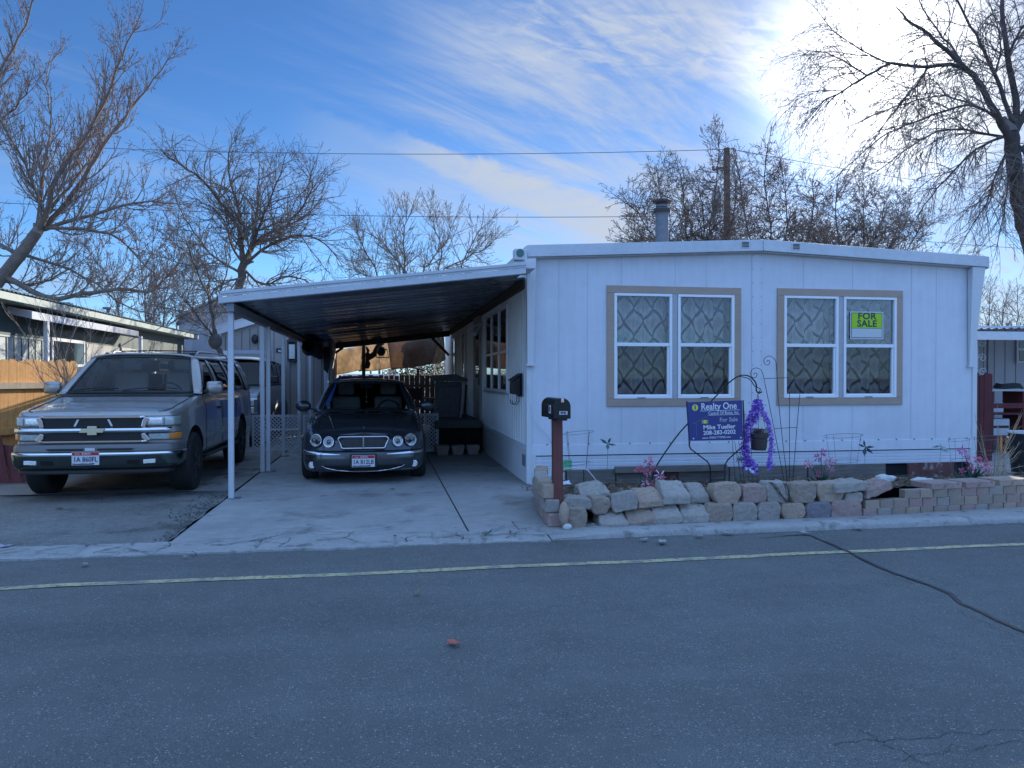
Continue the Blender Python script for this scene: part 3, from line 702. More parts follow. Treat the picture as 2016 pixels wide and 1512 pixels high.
b = MB(); sloped(b, CXL+.03, CXR-.02, CY1-.12, CY1+.02, -.16, .025); b.build('rear_beam', mat('dark_beam', (.05, .04, .035), .7, noise=(8, .3)), cp, world=True)
b = MB(); b.box(CXR-.02, HX0-.018, 10.5, CY1, 2.76, 2.885); b.build('wall_plate', mat('brown_ledger', (.10, .065, .05), .7, noise=(6, .25)), cp, world=True)
b = MB(); b.bar((CXR-.05, CY1-.1, 2.15), (CXR-.55, CY1-.1, 2.66), .07, .07); b.bar((CXL+.1, CY1-.1, 1.9), (CXL+.75, CY1-.1, 2.36), .07, .07); b.build('brace', MATS['dark_beam'], cp, world=True)
def post(x, y, parts=1):
    h = cz(x)-.12
    b = MB(); b.box(x-.028, x+.028, y-.05, y+.02, .012, h); b.box(x-.034, x-.028, y-.05, y-.035, .012, h); b.box(x+.028, x+.034, y-.05, y-.035, .012, h)
    p = b.build('post', M_alu, cp, world=True, bevel=.004)
    b = MB(); b.box(x-.03, x+.10, y-.07, y+.06, .012, .022); b.build('base_plate', M_galv, p).data.transform(Matrix.Translation(-cp.location))
for x, y in ((-1.84, 9.80), (-1.87, 12.45), (-1.79, 12.50), (-1.86, 14.9), (-1.86, 17.6), (-1.86, 20.2)): post(x, y)
# ------------------------------------------------------------------ vehicles
def paint(name, col, rough=.28, metal=.55): return mat(name, col, rough, metal, coat=.7, noise=(3, .05))
M_silver = paint('pewter_paint', (.36, .335, .31), .24, .4)
M_jag = paint('dark_grey_paint', (.045, .052, .06), .22, .4)
M_van = paint('two_tone_grey_paint', (.17, .17, .175), .3, .3)
M_chrome = mat('chrome', (.72, .72, .74), .09, 1.0, noise=(8, .05))
M_chromed = mat('road_tinted_chrome', (.13, .155, .155), .16, 1.0, noise=(5, .12))  # the dark green reflection of the road is put into this chrome's colour
M_tyre = mat('tyre_rubber', (.014, .014, .014), .8, noise=(30, .3), bump=(60, .3, .003))
M_rim = mat('alloy', (.05, .05, .052), .4, .6)
M_trimb = mat('black_trim', (.012, .012, .012), .5)
M_gap = mat('panel_gap', (.004, .004, .004), .9)
M_lens = mat('lens_glass', (.46, .50, .50), .16, .2, coat=.6, noise=(30, .3))
M_lensin = mat('reflector', (.85, .85, .85), .25, .6, noise=(60, .4))
M_amber = mat('amber_lens', (.75, .22, .01), .2, coat=.6, noise=(40, .2))
M_cglass = glass('car_glass', see=.72, k=.75)
M_cglassd = glass('tinted_car_glass', see=.22, k=1.0)
M_seat = mat('beige_seat', (.55, .52, .45), .7, noise=(6, .1))
M_cabin = mat('cabin_plastic', (.035, .036, .038), .7)
M_under = mat('underbody', (.006, .006, .006), .9)
M_plate = mat('plate_white', (.62, .62, .62), .4)
M_plater = mat('plate_red', (.45, .02, .03), .4)
M_plateb = mat('plate_blue', (.03, .03, .10), .4)

def catmull(keys, s):
    k = len(keys); s = max(0, min(k-1-1e-6, s)); i = int(s); t = s-i
    g = lambda j: Vector(keys[max(0, min(k-1, j))])
    p0, p1, p2, p3 = g(i-1), g(i), g(i+1), g(i+2)
    if i == 0: p0 = Vector((-p2.x, p2.y)) if len(p2) == 2 else p1
    return .5*((2*p1)+(p2-p0)*t+(2*p0-5*p1+4*p2-p3)*t*t+(3*p1-p0-3*p2+p3)*t**3)
def lin(tab, x):
    if x <= tab[0][0]: return tab[0][1]
    for (a, p), (b, q) in zip(tab, tab[1:]):
        if x <= b: t = (x-a)/(b-a); return p+(q-p)*t
    return tab[-1][1]
def smo(tab, x):
    if x <= tab[0][0]: return tab[0][1]
    for (a, p), (b, q) in zip(tab, tab[1:]):
        if x <= b: t = (x-a)/(b-a); t = t*t*(3-2*t)*.5+t*.5; return p+(q-p)*t
    return tab[-1][1]
class Body:
    def __init__(s, half, zmid, low_front, low_side, up, zs, crown, fs=(3.0, 4.6)):
        s.half, s.zmid, s.lf, s.ls, s.up, s.zs, s.crown, s.fs = half, zmid, low_front, low_side, up, zs, crown, fs
        s.K = len(half)-1
    def nrm(s, q):
        a, b = catmull(s.half, max(0, q-.02)), catmull(s.half, min(s.K, q+.02))
        if q < .02: return Vector((0, -1))
        if q > s.K-.02: return Vector((0, 1))
        d = (b-a).normalized(); return Vector((d.y, -d.x))
    def off(s, q, z, y):
        fw = max(0, min(1, (s.fs[1]-q)/(s.fs[1]-s.fs[0]))) if q < s.K*.6 else max(0, min(.6, (q-(s.K-4))/3))
        if z <= s.zmid: return lin(s.lf, z)*fw+lin(s.ls, z)*(1-fw)
        f = (z-s.zmid)/(smo(s.zs, y)-s.zmid); return lin(s.up[0], f)*fw+lin(s.up[1], f)*(1-fw)
    def P(s, q, z, side=1, proud=0.0):
        if q < 0: q = -q; side = -side
        p = catmull(s.half, q); n = s.nrm(q); o = s.off(q, z, p.y)+proud; p = p+n*o
        return Vector((side*max(0.0, p.x), p.y, z))
    def top(s, x, y):
        # height of the deck at x, y
        xs = max(.05, max((s.P(q*.1, smo(s.zs, y)).x for q in range(0, s.K*10, 3) if abs(catmull(s.half, q*.1).y-y) < .25), default=.8))
        return smo(s.zs, y)+smo(s.crown, y)*(1-min(1, abs(x/xs))**2.4)
    def mesh(s, n=76):
        qs = [s.K*i/n for i in range(n+1)]
        zlow = sorted({z for z, _ in s.lf}|{z for z, _ in s.ls}); fup = sorted({f for f, _ in s.up[0]}|{f for f, _ in s.up[1]}-{0})
        fup = [f for f in fup if f > 0]
        b = MB(); rows = []
        def ring(q):
            y = catmull(s.half, q).y; zz = zlow+[s.zmid+(smo(s.zs, y)-s.zmid)*f for f in fup]
            return [s.P(q, z) for z in zz]
        for q in qs:
            rg = ring(q); t = rg[-1]; bt = rg[0]; y = t.y; cr = smo(s.crown, y); M = 10
            top = [Vector((t.x*(1-2*i/M), t.y-(0.0), t.z+cr*(1-abs(1-2*i/M)**2.4))) for i in range(1, M)]
            bot = [Vector((-bt.x*(1-2*i/4), bt.y, bt.z)) for i in range(1, 4)]
            rows.append(rg+top+[Vector((-p.x, p.y, p.z)) for p in rg[::-1]]+bot)
        b.grid(rows, closed=True)
        return b
def car_wheels(car, r, w, track, ys, rimr, spokes=6, rimw=.02):
    for y in ys:
        for sx in (-1, 1):
            cx = sx*(track-w/2)
            b = MB(); pr = [(rimr, -w/2+.01), (r-.035, -w/2), (r-.010, -w/2+.02), (r, -w/2+.05), (r, w/2-.05), (r-.010, w/2-.02), (r-.035, w/2), (rimr, w/2-.01)]
            b.lathe([(q, z) for q, z in pr], (cx, y, r), 36, 'x'); wl = b.build('wheel', M_tyre, car, smooth=35)
            b = MB(); f = sx*(w/2-.02)
            b.lathe([(rimr-.02, -.0), (rimr+.004, sx*.008), (rimr-.012, sx*.016), (rimr-.03, sx*.0)], (cx+f, y, r), 28, 'x')
            for k in range(spokes):
                t = 2*math.pi*k/spokes+.3; b.bar((cx+f, y, r), (cx+f, y+math.cos(t)*(rimr-.02), r+math.sin(t)*(rimr-.02)), .035, .05, up=(1, 0, 0))
            b.lathe([(.05, -.01), (.055, sx*.02), (.02, sx*.03)], (cx+f, y, r), 14, 'x')
            b.build('rim', M_rim, wl, smooth=35)
def body_part(name, bd, material, car, arches, ar, tr):
    o = bd.mesh().build(name, material, car, smooth=38)
    import bmesh
    bm = bmesh.new(); bm.from_mesh(o.data); bmesh.ops.remove_doubles(bm, verts=bm.verts, dist=.0008); bmesh.ops.recalc_face_normals(bm, faces=bm.faces); bm.to_mesh(o.data); bm.free()
    cs = []
    for y in arches:
        b = MB(); b.lathe([(ar, -1.6), (ar, 1.6)], (0, y, tr), 44, 'x'); c = b.build('cutter', M_under); cs.append(c)
        c.matrix_world = car.matrix_world.copy() if False else Matrix.LocRotScale(car.location, car.rotation_euler, None)
    bpy.context.view_layer.update()
    o.data.materials.append(M_under) if len(o.data.materials) < 2 else None
    cut(o, cs); o.data.set_sharp_from_angle(angle=R(38))
    return o
def patch(bd, name, m, car, q0, q1, z0, z1, proud=.006, nq=14, nz=4, sides=(1,), ztop=None, zbot=None, solid=.004, edge=0.0, parent=None, **k):
    """a plate that follows the body surface between two plan parameters and two heights"""
    out = []
    for sd in sides:
        rows = []
        for j in range(nz+1):
            row = []
            for i in range(nq+1):
                t = i/nq; q = q0+(q1-q0)*t; za = zbot(t) if zbot else z0; zb = ztop(t) if ztop else z1
                z = za+(zb-za)*j/nz
                row.append(bd.P(q, z, sd, proud))
            rows.append(row if sd > 0 else row[::-1])
        b = MB(); b.grid(rows); out.append(b.build(name, m, parent or car, smooth=40, solid=solid, **k))
    return out
def plate(car, x, y, z, txt, tilt=0):
    b = MB(); b.box(x-.155, x+.155, y-.004, y, z-.078, z+.078); p = b.build('licence_plate', M_plate, car, bevel=.003)
    b = MB(); b.box(x-.15, x+.15, y-.0062, y-.004, z+.036, z+.074); b.build('plate_band', M_plater, p)
    text('plate_heading', 'IDAHO', .032, M_plate, p, front(x+.01, y-.0066, z+.055), .0006)
    text('plate_slogan', 'Scenic', .022, M_plate, p, front(x-.09, y-.0066, z+.055), .0002)
    text('plate_number', txt, .082, M_plateb, p, front(x, y-.0052, z-.014), .001, xs=.86)
    b = MB(); b.prism([(x-.145, z-.072), (x+.09, z-.072), (x+.105, z-.058), (x+.09, z-.054), (x+.03, z-.060), (x-.03, z-.056), (x-.09, z-.062), (x-.145, z-.056)], y-.006, y-.0042, 'y'); b.build('plate_hills', M_plateb, p)
    return p
def seat(car, x, y, z, w=.50, h=.62, m=None, parent=None):
    b = MB(); b.box(x-w/2, x+w/2, y-.25, y+.28, z, z+.16); b.prism([(y+.18, z+.1), (y+.32, z+.1), (y+.42, z+h), (y+.31, z+h)], x-w/2, x+w/2, 'x')
    s = b.build('seat', m or M_seat, car, bevel=.05, seg=3, smooth=60)
    b = MB(); b.box(x-.14, x+.14, y+.33, y+.43, z+h+.03, z+h+.22); b.build('headrest', m or M_seat, s, bevel=.045, seg=3, smooth=60)
def greenhouse(car, S, glasses, ws, rear, roofrow, body_m, gl_side, gl_front=None, rim=True):
    """S(y,t,side): side surface; glasses: [(yb0,yb1,yt0,yt1)]; ws: windscreen corner rows"""
    for sd in (1, -1):
        edges = [glasses[0]]
        def strip(name, a0, a1, c0, c1, m, t0=0., t1=1., solid=.012, pr=0.0, par=None):
            rows = []
            for j in range(7):
                t = t0+(t1-t0)*j/6; ya, yb = a0+(c0-a0)*t, a1+(c1-a1)*t
                rows.append([S(ya+(yb-ya)*i/4, t, sd)+Vector((sd*pr, 0, 0)) for i in range(5)])
            b = MB(); b.grid(rows if sd > 0 else [r_[::-1] for r_ in rows]); return b.build(name, m, par or car, smooth=40, solid=solid)
        for (b0, b1, c0, c1) in glasses: strip('side_window', b0, b1, c0, c1, gl_side, .0, .97, .004, -.006)
        for (p, q) in zip(glasses, glasses[1:]): strip('pillar', p[1], q[0], p[3], q[2], body_m, solid=.02)
    return
def screen_grid(fn, nu, nv): return [[fn(i/nu, j/nv) for i in range(nu+1)] for j in range(nv+1)]

def make_suv():
    car = thing('parked_suv', 'pewter grey full size SUV parked nose out beside the carport with a chrome grille', 'suv', (-3.40, 9.68, 0.015), R(0))
    car.scale = (.965, 1, 1)
    half = [(0, .10), (.40, .104), (.68, .115), (.86, .155), (.94, .27), (.965, .5), (.985, 1.0), (1.0, 1.8), (1.0, 3.0), (1.0, 4.2), (.985, 5.0), (.955, 5.38), (.8, 5.52), (.4, 5.55), (0, 5.55)]
    zs = [(0, 1.045), (.35, 1.09), (.8, 1.15), (1.4, 1.235), (2.0, 1.27), (5.6, 1.27)]
    crown = [(0, .012), (.5, .032), (1.3, .03), (1.8, .0), (5.6, 0)]
    bd = Body(half, .88, [(.43, -.05), (.50, -.01), (.60, 0), (.88, 0)], [(.43, -.07), (.48, -.02), (.56, 0), (.66, .008), (.80, .004), (.88, 0)],
              ([(0, 0), (.3, 0), (.6, 0), (.85, -.008), (1, -.03)], [(0, 0), (.3, -.006), (.6, -.018), (.85, -.03), (1, -.06)]), zs, crown)
    RT = .385
    body_part('body', bd, M_silver, car, (.92, 4.22), .455, RT+.02)
    b = MB(); b.box(-.80, .80, .5, 5.2, .30, .55); b.build('underbody', M_under, car)
    car_wheels(car, RT, .27, 1.0, (.92, 4.22), .215)
    # wheel arch lips
    # greenhouse
    def S(y, t, sd):
        x = .945+(.715-.945)*t+.03*math.sin(math.pi*t); z = 1.255+(1.785-1.255)*t
        if y > 4.9: x -= .03*(y-4.9)
        return Vector((sd*x, y, z))
    def WS(u, v):
        x = (2*u-1); xb, xt = .91, .70; yb, yt = 1.26+.20*abs(x)**2.2, 1.98+.11*abs(x)**2.2
        zb, zt = 1.268-.01*x*x, 1.805-.03*x*x
        return Vector((x*(xb+(xt-xb)*v), yb+(yt-yb)*v-.03*math.sin(math.pi*v), zb+(zt-zb)*v))
    b = MB(); b.grid(screen_grid(lambda u, v: WS(.05+.90*u, .07+.87*v), 14, 6)); b.build('windscreen', M_cglass, car, smooth=60)
    # black frit / frame then A-pillars
    b = MB()
    for (u0, u1, v0, v1) in ((.03, .97, .02, .075), (.03, .97, .935, .985), (.03, .055, .07, .94), (.945, .97, .07, .94)):
        b.grid(screen_grid(lambda u, v: WS(u0+(u1-u0)*u, v0+(v1-v0)*v)+Vector((0, -.004, .002)), 14, 4))
    b.build('windscreen_frame', M_trimb, car, smooth=60, solid=.006)
    for sd in (1, -1):
        rows = []
        for j in range(9):
            t = j/8; a = WS(1 if sd > 0 else 0, t); o_ = WS(.965 if sd > 0 else .035, t); c = S(1.46+(2.16-1.46)*t, t, sd)
            rows.append([o_+Vector((0, -.006, .004)), a+Vector((sd*.012, -.004, 0)), (a+c)/2+Vector((sd*.018, -.008, 0)), c])
        b = MB(); b.grid(rows if sd > 0 else [r_[::-1] for r_ in rows]); b.build('pillar', M_silver, car, smooth=50, solid=.02)
    greenhouse(car, S, [(1.55, 2.52, 2.20, 2.55), (2.64, 3.62, 2.66, 3.62), (3.75, 4.95, 3.74, 4.90)], None, None, None, M_silver, M_cglassd)
    for sd in (1, -1):
        b = MB(); rows = []
        for j in range(5): t = j/4; rows.append([S(y, t, sd) for y in (4.95-.05*t, 5.1, 5.25, 5.40-.10*t)])
        b.grid(rows if sd > 0 else [r_[::-1] for r_ in rows]); b.build('pillar', M_silver, car, smooth=40, solid=.02)
    b = MB(); b.grid([[Vector((x, 5.42-.14*t, 1.26+.55*t)) for x in (-.86+.14*t, -.4, 0, .4, .86-.14*t)] for t in (0, .5, 1)]); b.build('rear_window', M_cglassd, car, solid=.004)
    rows = []
    for j in range(25):
        t = j/24; y = 1.97+(5.36-1.97)*t
        row = []
        for i in range(15):
            x = -1+2*i/14; dy = .11*abs(x)**2.2*(1-t)-.08*abs(x)**3*t
            z = 1.812+.03*math.sin(math.pi*min(1, t*1.15+.12))*(1-.2*x*x)-.055*abs(x)**5-.012*x*x
            row.append(Vector((x*.755, y+dy, z)))
        rows.append(row)
    b = MB(); b.grid(rows); b.build('roof', M_silver, car, smooth=60, solid=.03)
    # hood shut lines, cowl, wipers
    for sd in (1, -1):
        b = MB(); pts = []
        for i in range(26):
            t = i/25; y = .16+1.16*t; x = .815+.035*t if t > .12 else .73+.085*(t/.12)**.5
            pts.append((sd*x, y, bd.top(x, y)+.0015))
        b.tube(pts, .0045, 5); b.build('hood_gap', M_gap, car)
    b = MB(); b.grid([[(x, 1.16+.13*abs(x)**2.2, bd.top(x, 1.2)+.004) for x in [(-.86+1.72*i/16) for i in range(17)]], [(x, 1.29+.18*abs(x)**2.2, 1.262) for x in [(-.86+1.72*i/16) for i in range(17)]]]); b.build('cowl', M_trimb, car, smooth=60, solid=.01)
    for (x0, x1, dz) in ((-.72, -.12, 0), (-.06, .62, 0)):
        b = MB(); pts = []
        for i in range(9):
            t = i/8; p = WS(.5+(x0+(x1-x0)*t)/1.72, .06+.07*math.sin(math.pi*t*.8)); pts.append(p+Vector((0, -.02, .012)))
        b.tube(pts, .008, 5); b.build('wiper', M_trimb, car)
    # grille, headlamps, bumper
    F = dict(nz=3)
    b = MB()
    def face(name, m, poly, y0, y1, **k): bb = MB(); bb.prism(poly, y0, y1, 'y'); return bb.build(name, m, car, **k)
    face('grille', M_trimb, [(-.58, .715), (.58, .715), (.60, 1.02), (-.60, 1.02)], .076, .11)
    g = bpy.data.objects['grille']
    b = MB()
    for z in (.755, .782, .905, .930, .955, .98): b.box(-.575, .575, .070, .077, z-.003, z+.003)
    for i in range(27): x = -.56+i*.043; b.box(x-.002, x+.002, .072, .077, .735, .805); b.box(x-.002, x+.002, .072, .077, .895, .995)
    b.build('grille_bar', mat('grille_bar_grey', (.025, .025, .028), .5, .2), g)
    for sd in (-1, 1):
        b = MB(); b.prism([(sd*.20, .905), (sd*.225, .905), (sd*.185, .985), (sd*.16, .985)], .064, .07, 'y'); b.build('grille_tab', M_plate, g)
    # chrome mid bar swept across the face, top and bottom mouldings, slanting ends
    def sweepx(name, m, x0, x1, prof, parent=None, yb=.10, n=20, **k):
        rows = []
        for (dy, z) in prof:
            row = []
            for i in range(n+1):
                x = x0+(x1-x0)*i/n; q = None
                y = .10+ .05*max(0, (abs(x)-.62)/.26)**2
                row.append((x, y-dy, z))
            rows.append(row)
        bb = MB(); bb.grid(rows, closed=False); return bb.build(name, m, parent or car, smooth=50, solid=.004, **k)
    sweepx('grille_bar_chrome', M_chrome, -.90, .90, [(.02, .822), (.052, .828), (.066, .845), (.066, .868), (.05, .882), (.02, .888)], g)
    sweepx('grille_moulding', M_chrome, -.60, .60, [(.02, 1.0), (.045, 1.004), (.045, 1.022), (.02, 1.03)], g)
    sweepx('grille_moulding', M_chrome, -.62, .62, [(.02, .712), (.048, .716), (.048, .730), (.02, .735)], g)
    for sd in (-1, 1):
        b = MB(); b.prism([(sd*.555, .895), (sd*.60, .885), (sd*.645, 1.0), (sd*.60, 1.015), (sd*.57, .97)], .052, .09, 'y'); b.build('grille_end', M_chrome, g, bevel=.006)
        b = MB(); b.prism([(sd*.555, .81), (sd*.60, .82), (sd*.66, .735), (sd*.60, .722), (sd*.56, .76)], .052, .09, 'y'); b.build('grille_end', M_chrome, g, bevel=.006)
    # emblem: a plain winged cross
    b = MB(); b.prism([(-.055, .908), (.055, .908), (.055, .880), (.150, .880), (.125, .828), (.055, .828), (.055, .800), (-.055, .800), (-.055, .828), (-.150, .828), (-.125, .880), (-.055, .880)], .018, .04, 'y'); b.build('emblem', mat('emblem_gold', (.62, .56, .40), .25, .7), car, bevel=.006)
    for nm, za, zb, in (('headlight', .905, 1.012), ('turn_signal', .735, .812)):
        for sd in (1, -1):
            q0 = 1.62 if nm == 'headlight' else 1.75
            h = patch(bd, nm, M_lens, car, q0, 4.25, za, zb, proud=.012, sides=(sd,), solid=.012, nq=18)[0]
            patch(bd, 'lamp_bezel', M_trimb, car, q0-.05, 4.32, za-.008, zb+.008, proud=.004, sides=(sd,), solid=.006, nq=18, parent=h)
            if nm == 'headlight':
                patch(bd, 'reflector', M_lensin, car, 1.75, 2.5, za+.014, zb-.014, proud=.021, sides=(sd,), solid=.003, parent=h)
                patch(bd, 'lamp_divider', mat('lamp_divider', (.22, .23, .23), .3), car, 2.58, 2.66, za+.006, zb-.006, proud=.022, sides=(sd,), solid=.003, parent=h)
                patch(bd, 'side_lens', mat('side_lens', (.25, .29, .24), .2, coat=.5), car, 3.35, 4.2, za+.004, zb-.004, proud=.021, sides=(sd,), solid=.003, parent=h)
            else: patch(bd, 'amber_lens', M_amber, car, 2.95, 4.2, za+.006, zb-.004, proud=.021, sides=(sd,), solid=.003, parent=h)
    # bumper: plan curve and profile
    bp = [(0, -.03), (.35, -.022), (.68, .0), (.87, .06), (.955, .19), (.972, .34), (.97, .46)]
    def bump(name, m, prof, q1=6, q0=0, **k):
        rows = []
        for (o_, z) in prof:
            row = []
            for i in range(-30, 31):
                q = abs(i)/30*q1; p = catmull(bp, q); a, c = catmull(bp, max(0, q-.02)), catmull(bp, min(5.99, q+.02)); d = (c-a).normalized(); nn = Vector((d.y, -d.x)) if q > .02 else Vector((0, -1)); p = p+nn*o_
                row.append(((1 if i >= 0 else -1)*p.x, p.y, z))
            rows.append(row)
        bb = MB(); bb.grid(rows); return bb.build(name, m, car, smooth=45, solid=.006, **k)
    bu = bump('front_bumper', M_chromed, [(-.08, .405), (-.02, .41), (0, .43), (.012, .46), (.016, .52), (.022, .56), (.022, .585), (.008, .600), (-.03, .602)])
    bump('bumper_cap', mat('bumper_cap_grey', (.16, .155, .15), .35, .3, noise=(4, .06)), [(-.02, .603), (-.004, .61), (-.004, .655), (-.02, .685), (-.10, .70)])
    bump('bumper_edge', M_chrome, [(.018, .572), (.026, .580), (.020, .595), (.004, .603)]).parent = bu
    bump('air_dam', M_trimb, [(-.10, .34), (-.06, .345), (-.05, .40)], q1=4.2)
    for sd in (-1, 1):
        b = MB(); b.prism([(sd*.08, .625), (sd*.46, .625), (sd*.50, .648), (sd*.08, .648)], -.045, -.03, 'y'); b.build('bumper_slot', M_trimb, car)
        b = MB(); b.prism([(sd*.42, .455), (sd*.55, .455), (sd*.56, .505), (sd*.42, .505)], -.040, -.01, 'y'); b.build('tow_hook_slot', M_gap, car)
        b = MB(); b.prism([(sd*.605, .462), (sd*.745, .468), (sd*.745, .515), (sd*.605, .509)], -.036, -.015, 'y'); b.build('fog_light', M_lensin, car, bevel=.004)
    b = MB(); b.box(-.055, .055, -.048, -.032, .622, .655); b.build('bumper_pad', M_plate, car)
    plate(car, -.045, -.055, .535, '1A 860FL')
    # doors, handles, mouldings, mirrors
    for sd in (1, -1):
        for q0 in (6.35,):
            pass
        for y in (1.50, 2.58, 3.68):
            b = MB(); b.tube([(sd*(1.004 if z < 1.1 else .99-.5*(z-1.1)**1.2), y+(.0 if y > 1.6 else -.0), z) for z in (.50, .6, .8, 1.0, 1.1, 1.2, 1.25)], .004, 5); b.build('door_gap', M_gap, car)
        for y in (2.35, 3.45):
            b = MB(); b.box(sd*1.0-.012, sd*1.0+.012, y-.10, y+.06, 1.02, 1.06); b.build('door_handle', M_trimb, car, bevel=.008)
        b = MB(); b.box(sd*1.008-.008, sd*1.008+.008, 1.53, 2.56, .66, .72); b.box(sd*1.008-.008, sd*1.008+.008, 2.60, 3.66, .66, .72); b.build('side_moulding', M_silver, car, bevel=.006)
        b = MB(); b.box(sd*.98-.07, sd*.98+.07, 1.48, 3.70, .395, .425); b.build('running_board', M_trimb, car, bevel=.01)
        b = MB(); b.ball((sd*1.085, 1.62, 1.345), .1, 18, 10, (1.35, .62, 1.25)); m_ = b.build('mirror', M_silver, car, smooth=60)
        for v in m_.data.vertices: v.co.z = max(1.265, min(1.43, v.co.z)); v.co.x = sd*min(1.20, max(.985, sd*v.co.x))
        b = MB(); b.bar((sd*.88, 1.62, 1.27), (sd*1.02, 1.62, 1.30), .10, .05); b.build('mirror_arm', M_trimb, m_, bevel=.01)
        # rack
        b = MB(); b.tube([(sd*.62, 2.55, 1.83), (sd*.62, 2.65, 1.875), (sd*.62, 3.6, 1.885), (sd*.62, 4.7, 1.875), (sd*.62, 4.85, 1.82)], .016, 8); b.build('roof_rail', M_silver, car, smooth=60)
        b = MB(); b.box(sd*.60-.03, sd*.60+.03, 2.28, 2.40, 1.81, 1.85); b.build('rail_foot', M_trimb, car, bevel=.01)
    for y in (2.95, 4.1):
        b = MB(); b.tube([(-.62+1.24*i/10, y, 1.888+.012*math.sin(math.pi*i/10)) for i in range(11)], .011, 6); b.build('rack_crossbar', M_trimb, car)
    b = MB(); b.tube([(-.02, 2.2, 1.83), (-.02, 2.28, 1.88)], .006, 5); b.build('antenna_fin', M_trimb, car)
    # cabin
    b = MB(); b.box(-.80, .80, 1.42, 1.85, 1.10, 1.285); dsh = b.build('dashboard', M_cabin, car, bevel=.03, seg=3)
    b = MB(); b.tube([(.38+.18*math.cos(2*math.pi*i/20), 1.95-.07*math.sin(2*math.pi*i/20), 1.25+.16*math.sin(2*math.pi*i/20)) for i in range(20)], .014, 6, closed=True); b.build('steering_wheel', M_cabin, car)
    b = MB(); b.box(-.9, .9, 1.5, 5.3, 1.15, 1.262); b.build('floor_deck', M_cabin, car)
    for x in (-.38, .38): seat(car, x, 2.35, .95)
    for x in (-.42, 0, .42): seat(car, x, 3.4, .93, .40, m=M_cabin)
    b = MB(); b.box(-.11, .11, 1.99, 2.01, 1.68, 1.75); b.build('rear_view_mirror', M_cabin, car, bevel=.01)
    return car
make_suv()

